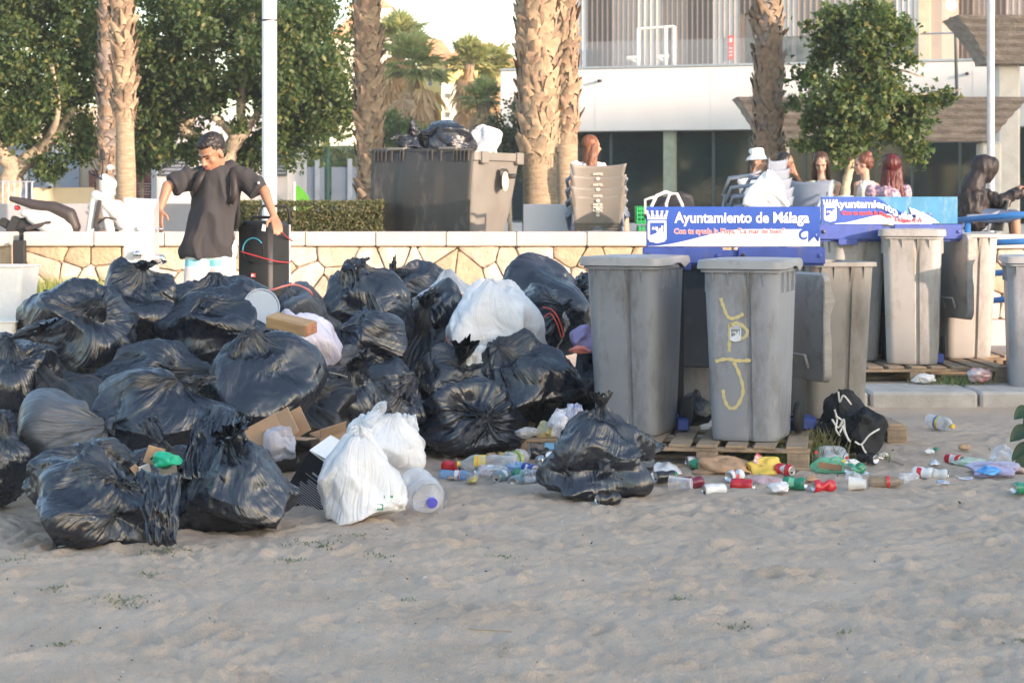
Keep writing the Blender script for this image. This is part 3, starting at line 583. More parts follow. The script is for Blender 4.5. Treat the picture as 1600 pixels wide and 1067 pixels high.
# graffiti on the front bin: ribbons hugging the front
YEL = mat('yellow_spray', (.66, .53, .22), .7, col2=(.50, .44, .28), var=(26, 1))
def front_y(z, h=1.075): t = z / (h - .07); return -(.49 + (.66 - .04 - .49) * t) / 2 - .02 * t - .003
def ribbon(pts, w):
    V = []; F = []; P = [Vector(p) for p in pts]; Q = []
    for i in range(len(P) - 1):
        p0, p1, p2, p3 = P[max(i - 1, 0)], P[i], P[i + 1], P[min(i + 2, len(P) - 1)]
        for k in range(6):
            t = k / 6; Q.append(.5 * ((2 * p1) + (p2 - p0) * t + (2 * p0 - 5 * p1 + 4 * p2 - p3) * t * t + (3 * p1 - p0 - 3 * p2 + p3) * t ** 3))
    Q.append(P[-1])
    for i, q in enumerate(Q):
        t = (Q[min(i + 1, len(Q) - 1)] - Q[max(i - 1, 0)]).normalized(); n = Vector((-t.y, t.x)) * w * (.8 + .35 * math.sin(i * 1.7) * .6) / 2
        for s in (-1, 1): a = q + n * s; V.append(Vector((a.x, front_y(a.y) - .001, a.y)))
    for i in range(len(Q) - 1): F.append([2 * i, 2 * i + 1, 2 * i + 3, 2 * i + 2])
    mb = MB(); mb.V = V; mb.F = F; return mb
def gp(px, py):  # graffiti pixel -> bin face coordinates
    return ((px - 1168) / 262 / math.cos(R(17)), (693 - py) / 264)
for st in ([(1139, 468), (1143, 482), (1150, 498), (1160, 499), (1173, 492)], [(1152, 508), (1151, 530), (1150, 552)], [(1151, 511), (1165, 507), (1178, 519), (1172, 530), (1153, 532)], [(1129, 568), (1145, 564), (1165, 566), (1183, 565)],
           [(1157, 568), (1166, 590), (1170, 615), (1160, 638), (1148, 640), (1141, 625), (1140, 612)]):
    ribbon([gp(*p) for p in st], .024).obj('spray_line', YEL, binR)
crest(binR, (.0 - .03, front_y(.66) - .002, .66), (R(-3.5), 0, 0), .12, PALE)
# ------------------------------------------------------------------ pallets
WOOD = mat('pallet_wood', (.34, .25, .17), .85, var=(5, .3), bump=(40, .5, .01), mapping=(1, 6, 6), dirt=((.15, .11, .08), 4, .4))
def pallet(label, x, y, z, rz, L=1.2, Wd=.8, group='wooden pallets under the bins', nb=7):
    o = thing('wooden_pallet', label, 'pallet', (x, y, z), R(rz), group); rs = random.Random(int(x * 100))
    me = MB().box((0, 0, 0), (L / nb * .72, Wd, .02), None, .003).mesh('board', WOOD)
    for k in range(nb): link('board', me, o, ((k + .5) * L / nb - L / 2, rs.uniform(-.01, .01), .134), (0, rs.uniform(-.01, .01), rs.uniform(-.02, .02)))
    m2 = MB().box((0, 0, 0), (L, .1, .022), None, .003).mesh('bearer', WOOD)
    for yy in (-Wd / 2 + .05, 0, Wd / 2 - .05): link('bearer', m2, o, (0, yy, .112)); link('bearer', m2, o, (0, yy, .011))
    m3 = MB().box((0, 0, 0), (.13, .1, .078), None, .004).mesh('block', WOOD)
    for xx in (-L / 2 + .07, 0, L / 2 - .07):
        for yy in (-Wd / 2 + .05, 0, Wd / 2 - .05): link('block', m3, o, (xx, yy, .0615))
    return o
def gpl(x, y): return gz(x, y) - .0
pallet('weathered pallet under the graffiti bin, its left end sticking out', X(1120, 12.35), 12.55, -.005, -10, 1.2, 1.0)
pallet('pallet under the left dark grey bin, mostly hidden', X(945, 13.0), 13.15, -.02, -4, 1.2, 1.0)
pallet('pallet under the sideways open bin with a blue painted block', X(1265, 13.75), 13.75, -.02, 4, 1.1, .9)
pallet('flat pallet under the sunlit rear bin', X(1410, 16.7), 16.7, .130, 2, 1.5, 1.1, nb=9)
pallet('pallet under the bins at the right end of the rear group', X(1500, 17.0), 17.75, .130, 0, 1.2, .8)
# ------------------------------------------------------------------ sign frames
BLUE = mat('blue_painted_steel', (.035, .07, .30), .45, var=(8, .15), dirt=((.10, .10, .16), 9, .3))
SBLUE = mat('sign_blue', (.022, .075, .36), .4, var=(5, .06))
SWHITE = mat('sign_white', (.80, .80, .82), .45, var=(6, .04), dirt=((.62, .6, .58), 3, .2))
SKYB = mat('sign_cyan', (.035, .20, .36), .5, var=(7, .1), dirt=((.25, .35, .42), 8, .5))
SRED = mat('sign_red', (.70, .05, .07), .5); STEEL = mat('dark_bolt', (.04, .04, .05), .4, 1)
def sign_frame(label, px0, px1, pt0, pt1, pb, D, rz, beam_h, torn=False):
    w = (px1 - px0) / S(D) / math.cos(R(rz)); h = (pb - (pt0 + pt1) / 2) / S(D); zc = CAM_H - (pb - HOR) / S(D)
    zb = PZ if not torn else PZ2
    o = thing('bin_frame', label, 'bin frame', (X((px0 + px1) / 2, D), D, zb), R(rz)); z0 = zc - zb
    pn = MB().box((0, 0, z0 + h / 2), (w, .012, h), None, .003)
    pn = pn.obj('sign_board', SKYB if torn else SBLUE, o); F = -.0075
    for sx in (-1, 1): MB().box((sx * (w / 2 - .22), .16, z0 / 2 + .02), (.05, .045, z0 + .2)).obj('post', STEEL, o)
    bh = beam_h / S(D)
    MB().box((0, .0, z0 - bh * .55), (w + .04, .06, bh * .8), None, .004).obj('beam', BLUE, o)
    for sx, ww in ((-1, .46), (1, .50)):
        MB().box((sx * (w / 2 + .025 - ww * w / 2 + .0), -.045, z0 - bh * .42), (ww * w, .035, bh * .82), None, .006).obj('clamp_bar', BLUE, o)
        for q in (-1, 1): MB().lathe([(.001, 0), (.014, 0), (.014, .01), (.006, .012)], 10, MT((sx * (w / 2 + .025 - ww * w / 2) + q * ww * w * .44, -.063, z0 - bh * .42), (R(90), 0, 0))).obj('bolt', STEEL if q < 0 else BLUE, o)
    for sx in (-.32, .3): MB().box((sx * w, -.075, z0 - bh * .95), (.16, .03, .05), None, .004).obj('lid_catch', BLUE, o)
    for sx in (-1, 1): MB().box((sx * (w / 2 - .22), 0, .04), (.07, .5, .07), None, .006).obj('foot', BLUE, o)
    # print: white wave field
    def wave(torn):
        n = 24; top = []; 
        for i in range(n + 1):
            u = i / n; zz = h * (.02 + .42 * sst(0, .62, u)) if u < .72 else h * .44
            top.append((-w / 2 + .012 + u * (w - .014) * (.93), float(zz)))
        return top
    if not torn:
        tp = wave(0); poly = [(w / 2 - .004, .004), (w / 2 - .004, h * .38), (w / 2 - .02, h * .42)] 
        # body of the wave
        mb = MB(); pts = tp
        for i in range(len(pts) - 1):
            (xa, za), (xb, zb_) = pts[i], pts[i + 1]; mb.V += [Vector((xa, F - .0005, z0 + .004)), Vector((xb, F - .0005, z0 + .004)), Vector((xb, F - .0005, z0 + zb_)), Vector((xa, F - .0005, z0 + za))]; k = len(mb.V) - 4; mb.F.append([k, k + 1, k + 2, k + 3])
        mb.V += [Vector((pts[-1][0], F - .0005, z0 + .004)), Vector((w / 2 - .003, F - .0005, z0 + .004)), Vector((w / 2 - .003, F - .0005, z0 + h * .40)), Vector((pts[-1][0], F - .0005, z0 + h * .10))]; k = len(mb.V) - 4; mb.F.append([k, k + 1, k + 2, k + 3])
        mb.obj('wave_print', SWHITE, pn)
        cx, cz = w / 2 - .095, z0 + h * .27                # blue curl cut into the wave
        sp = []
        for i in range(40):
            a = -.6 - i / 39 * 5.6; rr = .006 + .044 * (i / 39) ** .9; sp.append((cx + rr * math.cos(a) * 1.2, cz + rr * math.sin(a)))
        sp += [(cx + .075, cz - .03), (w / 2 - .004, z0 + h * .42)]
        mb = MB()
        for i, (a, b_) in enumerate(sp):
            t = Vector(sp[min(i + 1, len(sp) - 1)]) - Vector(sp[max(i - 1, 0)]); t.normalize(); wd_ = .006 + .005 * i / len(sp)
            for s in (-1, 1): mb.V.append(Vector((a - t.y * wd_ * s, F - .0012, b_ + t.x * wd_ * s)))
        for i in range(len(sp) - 1): mb.F.append([2 * i, 2 * i + 1, 2 * i + 3, 2 * i + 2])
        mb.obj('curl_print', SBLUE, pn)
        text('Ayuntamiento de Málaga', .068, SWHITE, pn, (.055, F - .001, z0 + h * .715), (R(90), 0, 0), bold=.0022, width=w * .775)
        text('Con tu ayuda la Playa, "La mar de bien".', .032, SWHITE, pn, (.0 - .02, F - .0016, z0 + h * .385), (R(90), 0, 0), bold=.0026, width=w * .645, name='lettering_outline')
        text('Con tu ayuda la Playa, "La mar de bien".', .032, SRED, pn, (.0 - .02, F - .0028, z0 + h * .385), (R(90), 0, 0), bold=.0006, width=w * .638)
        crest(pn, (-w / 2 + .068, F - .002, z0 + h * .53), (0, 0, 0), h * .80, SWHITE)
    else:
        def curl(co):                                     # the film sags and curls off to the right
            x = co[:, 0]; y = co[:, 1]; u = (x + w / 2) / w; d = sst(.38, .8, u)
            co[:, 1] = y - h * .42 * d; co[:, 2] = co[:, 2] + .035 * d; return co
        # the blue film left part and its torn drooping part
        def film(name, u0, u1, zt, zb_, m, off, nn=50):
            U, V_ = np.meshgrid(np.linspace(u0, u1, nn), np.linspace(0, 1, 14)); U = U.ravel(); V_ = V_.ravel()
            T, Bm = zt(U), zb_(U); z = Bm + (T - Bm) * V_; d = sst(.38, .8, U)
            y = F - off - .022 * d - .012 * d * (ridg(np.stack([U * 9, V_ * 2, 0 * U + 3], 1)))
            P = np.stack([-w / 2 + U * w, y, z0 + z * h], 1); link(name, npmesh(name, P, gridfaces(nn, 14), m, True, np.stack([U, V_], 1)), pn)
        film('torn_film', .005, .80, lambda u: .985 - .62 * sst(.38, .62, u) - .03 * np.sin(u * 30) * sst(.4, .5, u), lambda u: .02 + .0 * u, SBLUE, .001)
        film('torn_film', .10, .80, lambda u: .02 + .34 * sst(.1, .5, u) - .16 * sst(.5, .75, u), lambda u: .0 * u - .12 * sst(.45, .6, u), SWHITE, .004)
        text('Ayuntamiento de M', .062, SWHITE, pn, (-.10, F - .006, z0 + h * .72), (R(90), 0, 0), bold=.003, width=w * .66, warp=lambda co: np.stack([co[:, 0], co[:, 1] - h * .45 * sst(-.02, .26, co[:, 0]), co[:, 2] + .045 * sst(-.1, .3, co[:, 0])], 1))
        text('Con tu ayuda la Playa "La mar de b', .028, SRED, pn, (-.07, F - .006, z0 + h * .40), (R(90), 0, 0), bold=.002, width=w * .58, warp=lambda co: np.stack([co[:, 0], co[:, 1] - h * .28 * sst(-.05, .2, co[:, 0]), co[:, 2] + .045 * sst(-.12, .3, co[:, 0])], 1))
        crest(pn, (-w / 2 + .075, F - .003, z0 + h * .52), (0, 0, 0), h * .80, SWHITE)
        sheet('peeled_corner', [Vector((.20, -.02, z0 + .0)), Vector((.40, -.05, z0 + .01)), Vector((.30, -.05, z0 + h * .35)), Vector((.16, -.02, z0 + h * .62))], 16, 16, .01, SWHITE, pn, 2, freq=2, ragged=.05)
    return o
sign_frame('blue steel bin frame with the intact blue and white town sign', 1010, 1281, 323, 323, 386, 12.95, -1.5, 31)
sign_frame('blue steel bin frame with the torn peeling town sign on a cyan board', 1281, 1498, 311, 304, 350, 16.6, 5, 29, True)
# ------------------------------------------------------------------ promenade, wall
PROM = .93
PAVE = mat('promenade_paving', (.50, .45, .39), .85, var=(1.5, .1))
def sheetz(name, x0, x1, y0, y1, z, m, kind='structure'):
    return tag(link(name, npmesh(name, [(x0, y0, z), (x1, y0, z), (x1, y1, z), (x0, y1, z)], [[0, 1, 2, 3]], m, False)), kind=kind)
sheetz('promenade', -60, 60, 21.32, 60, PROM, PAVE)
sheetz('ground', -900, 900, 60, 1800, PROM - .02, mat('far_ground', (.32, .28, .2), .9, var=(.05, .2)))
KERB = mat('kerb_concrete', (.46, .42, .38), .85, var=(6, .15), bump=(50, .5, .01), dirt=((.28, .25, .22), 3, .4))
for i in range(5):
    k = MB().box((X(1345, 15.35) - .35 + .82 * i, 15.72, .06), (.80, .80, .18), (0, 0, random.uniform(-.006, .006)), .02); k.obj('kerb_stone', KERB).update_tag()
    o = bpy.data.objects[-1] if False else None
for o in [o for o in COL.objects if o.name.startswith('kerb_stone')]: tag(o, kind='structure')
AS = mat('gritty_strip', (.30, .27, .25), .9, var=(14, .25), bump=(180, .8, .01), col2=None)
sheetz('path', X(1345, 15.3) - .8, 9, 16.10, 20.9, .128, AS)
STN = [mat('wall_stone_' + n, c, .85, var=(7, .16), bump=(26, .7, .02), dirt=((.42, .30, .18), 4, .35)) for n, c in (('cream', (.50, .41, .32)), ('pale', (.56, .48, .40)), ('ochre', (.45, .34, .23)))]
MORT = mat('wall_mortar', (.47, .385, .29), .95, var=(12, .2), bump=(60, .6, .01))
COPE = mat('coping_stone', (.54, .48, .42), .7, var=(4, .07), bump=(80, .2, .005), dirt=((.45, .38, .32), 5, .25))
def clip_poly(poly, p, n):
    out = []
    for i in range(len(poly)):
        a, b = poly[i], poly[(i + 1) % len(poly)]; da = (a[0] - p[0]) * n[0] + (a[1] - p[1]) * n[1]; db = (b[0] - p[0]) * n[0] + (b[1] - p[1]) * n[1]
        if da <= 0: out.append(a)
        if (da < 0) != (db < 0) and abs(da - db) > 1e-12: t = da / (da - db); out.append((a[0] + (b[0] - a[0]) * t, a[1] + (b[1] - a[1]) * t))
    return out
def stone_wall(name, label, x0, x1, z0, z1, y, cw, ch, seed, plinth=None, skip=None):
    t = thing(name, label, 'wall', (0, y, 0)); rs = random.Random(seed)
    MB().box(((x0 + x1) / 2, .18, (z0 + z1) / 2), (x1 - x0, .30, z1 - z0)).obj('mortar_core', MORT, t)
    nx = max(1, int((x1 - x0) / cw)); nz = max(1, int((z1 - z0) / ch)); pts = []
    for j in range(nz):
        for i in range(nx): (rs.random() < .86) and pts.append((x0 + (i + .5 + (.5 if j % 2 else 0) * .8 + rs.uniform(-.45, .45)) * (x1 - x0) / nx, z0 + (j + .5 + rs.uniform(-.38, .38)) * (z1 - z0) / nz))
    for i, p in enumerate(pts):
        poly = [(x0, z0), (x1, z0), (x1, z1), (x0, z1)]
        for q in pts:
            if q is p: continue
            dx, dz = q[0] - p[0], q[1] - p[1]; L = math.hypot(dx, dz)
            if L > cw * 3.2: continue
            g = rs.uniform(.002, .0065); poly = clip_poly(poly, ((p[0] + q[0]) / 2 - dx / L * g, (p[1] + q[1]) / 2 - dz / L * g), (dx / L, dz / L))
            if len(poly) < 3: break
        if len(poly) < 3: continue
        # subdivide edges and round corners
        c = (sum(a[0] for a in poly) / len(poly), sum(a[1] for a in poly) / len(poly)); ring = []
        for k in range(len(poly)):
            a, b = poly[k], poly[(k + 1) % len(poly)]
            for s in (.10, .36, .64, .90): ring.append((a[0] + (b[0] - a[0]) * s + rs.uniform(-.004, .004), a[1] + (b[1] - a[1]) * s + rs.uniform(-.004, .004)))
        n = len(ring); V = []; F = []; h = rs.uniform(.018, .036); tx, tz = rs.uniform(-.08, .08), rs.uniform(-.08, .08)
        for sc, yy in ((1, .035), (1, -h * .35), (.93, -h * .85), (.62, -h * 1.05)):
            for a in ring:
                qx, qz = c[0] + (a[0] - c[0]) * sc, c[1] + (a[1] - c[1]) * sc; V.append((qx, yy + ((qx - c[0]) * tx + (qz - c[1]) * tz if yy < 0 else 0) + (rs.uniform(-.003, .003) if yy < 0 else 0), qz))
        V.append((c[0], -h * 1.08, c[1]))
        for r_ in range(3):
            for k in range(n): F.append([r_ * n + k, r_ * n + (k + 1) % n, (r_ + 1) * n + (k + 1) % n, (r_ + 1) * n + k])
        for k in range(n): F.append([3 * n + k, 3 * n + (k + 1) % n, 4 * n])
        me = npmesh('stone', V, F, rs.choice(STN), False); me.polygons.foreach_set('use_smooth', [True] * len(me.polygons)); me.set_sharp_from_angle(angle=R(38)); link('stone', me, t)
    L = .72; xx = x0 - .01
    while xx < x1:
        l = min(L, x1 - xx); MB().box((xx + l / 2, .17, z1 + .074), (l - .006, .50, .144), (0, 0, 0), .012).obj('coping_slab', COPE, t); xx += L
    if plinth: MB().box(((x0 + x1) / 2, -.12, plinth / 2), (x1 - x0, .24, plinth), None, .02).obj('plinth', COPE, t)
    return t
xr0 = X(1395, 20.9)
stone_wall('retaining_wall', 'long cream rubble stone wall with pale coping behind the heap of bags', X(37, 21) + .02, xr0 - .005, .05, 1.125, 21.0, .225, .20, 4)
stone_wall('retaining_wall', 'rubble stone wall stretch behind the blue rails at the right, on a concrete plinth', xr0, X(1700, 21), .38, 1.10, 20.95, .26, .24, 6, plinth=.38)
stone_wall('retaining_wall', 'short stub of stone wall at the far left of the picture beside the dark gap', X(-40, 21), X(19, 21), .05, 1.125, 20.9, .3, .26, 8)
# ------------------------------------------------------------------ foliage
def leaf_mats(n, cols, tl=.35):
    out = []
    for i, c in enumerate(cols):
        m = bpy.data.materials.new(f'{n}_{i}'); m.use_nodes = True; N = m.node_tree.nodes; L = m.node_tree.links; b = N['Principled BSDF']
        b.inputs['Base Color'].default_value = (*c, 1); b.inputs['Roughness'].default_value = .5; b.inputs['Specular IOR Level'].default_value = .4
        t = N.new('ShaderNodeBsdfTranslucent'); t.inputs[0].default_value = (min(1, c[0] * 1.6 + .02), min(1, c[1] * 1.7 + .03), c[2] * .8, 1)
        mx = N.new('ShaderNodeMixShader'); mx.inputs[0].default_value = tl; L.new(b.outputs[0], mx.inputs[1]); L.new(t.outputs[0], mx.inputs[2]); L.new(mx.outputs[0], N['Material Output'].inputs[0]); out.append(m)
    return out
LEAF = leaf_mats('plane_leaf', [(.055, .095, .030), (.075, .12, .038), (.11, .14, .04), (.034, .060, .024), (.20, .185, .06)])
HLEAF = leaf_mats('hedge_leaf', [(.10, .12, .045), (.16, .15, .07), (.20, .16, .08), (.07, .09, .03)])
BUSH = leaf_mats('bush_leaf', [(.045, .06, .04), (.07, .085, .055), (.03, .045, .03)])
def leaves(name, C, size, mats, parent, seed=0, wts=None, kind='stuff', up=.4, star=True):
    star = star and len(C) < 25000
    """C (n,3) centres; a lobed folded leaf at each"""
    rs = np.random.RandomState(seed); n = len(C); s = size * rs.uniform(.6, 1.25, n)
    a = rs.normal(size=(n, 3)); a[:, 2] -= .3; a /= np.linalg.norm(a, axis=1)[:, None]; b = rs.normal(size=(n, 3)); b[:, 2] += up
    b = b - np.sum(a * b, 1)[:, None] * a; b /= np.linalg.norm(b, axis=1)[:, None]; c = np.cross(a, b)
    if star: T = [(-.5, 0, 0), (-.12, .5, .12), (.02, .22, .04), (.5, .0, -.05), (.02, -.22, .04), (-.12, -.5, .12)]; Fq = [[0, 1, 2], [0, 2, 3], [0, 3, 4], [0, 4, 5]]
    else: T = [(-.5, 0, 0), (0, .28, .08), (.5, 0, 0), (0, -.28, .08)]; Fq = [[0, 1, 2], [0, 2, 3]]
    k = len(T); V = np.zeros((n, k, 3))
    for i, (x, y, z) in enumerate(T): V[:, i] = C + (a * x + c * y + b * z) * s[:, None]
    F = (np.arange(n)[:, None, None] * k + np.array(Fq)[None]).reshape(-1, 3)
    me = npmesh(name, V.reshape(-1, 3), F, None, False)
    for m in mats: me.materials.append(m)
    mi = rs.choice(len(mats), n, p=wts); me.polygons.foreach_set('material_index', np.repeat(mi, len(Fq)).astype(np.int32))
    o = link(name, me, parent)
    if kind: o['kind'] = kind
    return o
def crown_pts(center, rad, nclump, per, spread, seed, holes=.0, shell=.55):
    rs = np.random.RandomState(seed); d = rs.normal(size=(nclump, 3)); d /= np.linalg.norm(d, axis=1)[:, None]
    rr = (shell + (1 - shell) * rs.uniform(0, 1, nclump)) * (1 + .34 * perlin(d * 2.2 + seed)); c = d * rr[:, None] * np.array(rad) + np.array(center)
    P = (c[:, None] + rs.normal(size=(nclump, per, 3)) * spread * rs.uniform(.5, 1.2, (nclump, 1, 1))).reshape(-1, 3)
    return P
BARK = mat('plane_bark', (.38, .31, .23), .9, var=(7, .3), bump=(22, .6, .03), dirt=((.2, .16, .11), 3, .4))
def limb(pts, r0, r1, parent, name='branch', m=None):
    P = [Vector(p) for p in pts]; out = []
    for i in range(len(P) - 1):
        p0, p1, p2, p3 = P[max(i - 1, 0)], P[i], P[i + 1], P[min(i + 2, len(P) - 1)]
        for k in range(5):
            t = k / 5; out.append(.5 * ((2 * p1) + (p2 - p0) * t + (2 * p0 - 5 * p1 + 4 * p2 - p3) * t * t + (3 * p1 - p0 - 3 * p2 + p3) * t ** 3))
    out.append(P[-1]); n = len(out); return MB().tube(out, [r0 + (r1 - r0) * (i / (n - 1)) ** .8 * (1) + .08 * r0 * math.sin(i * 2.1) for i in range(n)], 12).obj(name, m or BARK, parent, True)
def loc(o, p): return Vector(p) - Vector(o.location)
# big plane trees at the left
t1 = thing('plane_tree', 'large leafy plane tree with a forked trunk at the left edge', 'tree', (X(20, 31), 31, PROM))
q = lambda px, py, D: loc(t1, W(px, py, D))
limb([q(5, 345, 31), q(14, 300, 31), q(22, 255, 31)], .24, .17, t1, 'trunk'); limb([q(22, 262, 31), q(-8, 225, 30.8), q(-30, 150, 30.6)], .16, .08, t1); limb([q(20, 270, 31), q(55, 240, 31), q(90, 210, 31), q(115, 170, 31.2)], .16, .05, t1); limb([q(60, 238, 31), q(90, 180, 30.5), q(80, 100, 30.5)], .07, .03, t1)
C1 = crown_pts(q(40, 70, 31.4), (2.0, 1.7, 1.7), 260, 140, .13, 1, shell=.4); C1 = np.vstack([C1, crown_pts(q(0, 190, 30.8), (1.4, 1.0, .45), 45, 110, .15, 2, shell=.2), crown_pts(q(75, 265, 30.9), (.25, .3, .3), 9, 60, .09, 3, shell=.2), crown_pts(q(130, 230, 31), (.4, .5, .4), 20, 70, .12, 5, shell=.2), crown_pts(q(-150, 40, 31), (1.6, 1.5, 2), 80, 120, .2, 15, shell=.3)])
leaves('crown', C1, .10, LEAF, t1, 3, [.32, .28, .17, .16, .07])
t2 = thing('plane_tree', 'big spreading plane tree behind the young man and the white lamp post', 'tree', (X(345, 32), 32, PROM))
q = lambda px, py, D: loc(t2, W(px, py, D))
limb([q(352, 345, 32), q(356, 290, 32), q(350, 238, 32)], .22, .18, t2, 'trunk'); limb([q(350, 245, 32), q(318, 225, 32), q(290, 205, 32), q(268, 170, 32), q(262, 110, 32)], .15, .05, t2); limb([q(350, 245, 32), q(372, 215, 31.8), q(386, 196, 31.8), q(376, 175, 31.8), q(385, 90, 31.8), q(395, 20, 31.8)], .14, .04, t2)
limb([q(366, 214, 31.7), q(350, 195, 31.6), q(333, 184, 31.5)], .08, .05, t2); limb([q(383, 205, 31.8), q(420, 150, 31.8), q(450, 80, 31.8)], .07, .03, t2); limb([q(290, 200, 32), q(330, 130, 32), q(330, 60, 32)], .07, .03, t2)
C2 = np.vstack([crown_pts(q(345, 60, 32), (2.0, 1.8, 1.55), 240, 140, .13, 6, shell=.4), crown_pts(q(465, 120, 32), (1.05, 1.2, 1.35), 100, 120, .12, 7, shell=.3), crown_pts(q(255, 175, 32), (.55, 1, .75), 40, 100, .14, 8, shell=.3), crown_pts(q(300, 235, 31.5), (.45, .4, .22), 16, 60, .10, 9, shell=.2),
                crown_pts(q(385, 245, 32.3), (.4, .4, .35), 18, 60, .11, 10, shell=.2), crown_pts(q(455, 215, 32), (.65, .7, .35), 28, 70, .12, 11, shell=.2), crown_pts(q(525, 165, 32.2), (.35, .5, .6), 22, 70, .13, 12, shell=.2)])
leaves('crown', C2, .10, LEAF, t2, 4, [.32, .28, .17, .16, .07])
# young plane tree at the right
t3 = thing('young_plane_tree', 'young plane tree with thin leaning pale trunk in front of the white building', 'tree', (X(1325, 26.5), 26.5, PROM))
q = lambda px, py, D: loc(t3, W(px, py, D))
PB = mat('pale_plane_bark', (.52, .43, .30), .85, var=(9, .3), bump=(20, .4, .02))
limb([q(1318, 345, 26.5), q(1322, 290, 26.5), q(1328, 262, 26.5), q(1334, 220, 26.5), q(1341, 172, 26.5)], .065, .045, t3, 'trunk', PB); limb([q(1341, 172, 26.5), q(1336, 100, 26.5), q(1345, 20, 26.5)], .045, .02, t3)
limb([q(1338, 150, 26.5), q(1390, 110, 26.4), q(1440, 120, 26.3)], .025, .01, t3); limb([q(1338, 180, 26.5), q(1290, 140, 26.6), q(1250, 150, 26.5)], .025, .01, t3); limb([q(1340, 165, 26.5), q(1420, 150, 26.5), q(1480, 145, 26.5), q(1505, 138, 26.5)], .02, .006, t3)
C3 = np.vstack([crown_pts(q(1335, 150, 26.5), (.88, .8, .72), 100, 90, .09, 21, shell=.2), crown_pts(q(1345, 50, 26.5), (.62, .6, .6), 56, 85, .085, 22, shell=.25), crown_pts(q(1315, 225, 26.5), (.72, .5, .28), 34, 70, .10, 23, shell=.2), crown_pts(q(1420, 180, 26.5), (.32, .4, .42), 20, 70, .09, 24, shell=.2),
                crown_pts(q(1475, 150, 26.5), (.22, .15, .10), 7, 26, .055, 25, shell=.2), crown_pts(q(1427, 232, 26.5), (.18, .2, .18), 7, 45, .07, 26, shell=.2), crown_pts(q(1268, 60, 26.5), (.18, .2, .2), 5, 30, .07, 27), crown_pts(q(1420, 40, 26.5), (.1, .1, .12), 4, 26, .05, 28)])
leaves('crown', C3, .082, LEAF, t3, 5, [.30, .27, .2, .13, .10])
# hedge
hx0, hx1, hy = X(372, 23.6), X(600, 23.6), 23.6
rs = np.random.RandomState(5); n = 17000
Hc = np.stack([rs.uniform(hx0, hx1, n), rs.uniform(hy - .25, hy + .35, n), rs.uniform(PROM, 1.565, n)], 1); fr = rs.rand(n); Hc[fr < .5, 1] = hy - .27 + rs.normal(size=(fr < .5).sum()) * .02; Hc[fr > .8, 2] = 1.57 + rs.normal(size=(fr > .8).sum()) * .012
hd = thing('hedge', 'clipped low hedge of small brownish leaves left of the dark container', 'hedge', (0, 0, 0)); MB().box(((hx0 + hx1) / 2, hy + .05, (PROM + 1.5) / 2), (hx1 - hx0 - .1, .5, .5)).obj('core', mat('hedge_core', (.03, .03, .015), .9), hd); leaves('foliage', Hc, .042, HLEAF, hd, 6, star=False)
def bush(label, px, py, D, rad, n, size, mats, seed, name='bush'):
    t = thing(name, label, 'bush', W(px, 320 + (CAM_H - PROM) * S(D), D)); c = loc(t, W(px, py, D)); leaves('foliage', crown_pts(c, rad, n, 110, min(rad) * .18 + .03, seed, shell=.2), size, mats, t, seed)
    limb([(0, 0, 0), c * .9], .05, .02, t, 'stem'); return t
bush('dark grey green shrub between the container and the palm trunks', 797, 228, 42, (.75, .6, .85), 60, .09, BUSH, 31)
bush('dark foliage mass left of the white kiosk behind the palms', 222, 225, 34, (.5, .5, .55), 30, .10, LEAF[:4], 32)
GG = leaf_mats('bright_leaf', [(.13, .17, .05), (.17, .21, .07), (.10, .13, .04)])
bush('bright green bush behind the palm at the left of the container', 682, 222, 52, (.8, .5, .35), 60, .08, GG, 33)
bush('light green shrub at the foot of the slope behind the palm trunk', 616, 205, 56, (.6, .5, .45), 50, .09, GG, 34)
# slope behind
HB = mat('dry_slope', (.30, .26, .13), .95, col2=(.17, .19, .08), var=(.7, 1), bump=(3, .8, .2))
U, Vv = np.meshgrid(np.linspace(X(380, 60), X(840, 60), 60), np.linspace(0, 1, 24)); yy = 58 + 10 * Vv.ravel(); zz = PROM + 2.6 * Vv.ravel() ** .7 + .25 * perlin(np.stack([U.ravel() * .6, yy * .6, 0 * yy], 1)); zz *= 1
tag(link('hill', npmesh('hill', np.stack([U.ravel(), yy, zz], 1), gridfaces(60, 24), HB)), kind='structure')
rs = np.random.RandomState(8); sl = np.stack([rs.uniform(X(400, 60), X(780, 60), 9000), rs.uniform(58, 66, 9000), np.zeros(9000)], 1); sl[:, 2] = PROM + 2.6 * ((sl[:, 1] - 58) / 10) ** .7 + rs.uniform(-.1, .3, 9000)
leaves('shrub_cover', sl, .28, leaf_mats('dry_leaf', [(.20, .18, .08), (.13, .15, .06), (.26, .22, .11)]), None, 9)
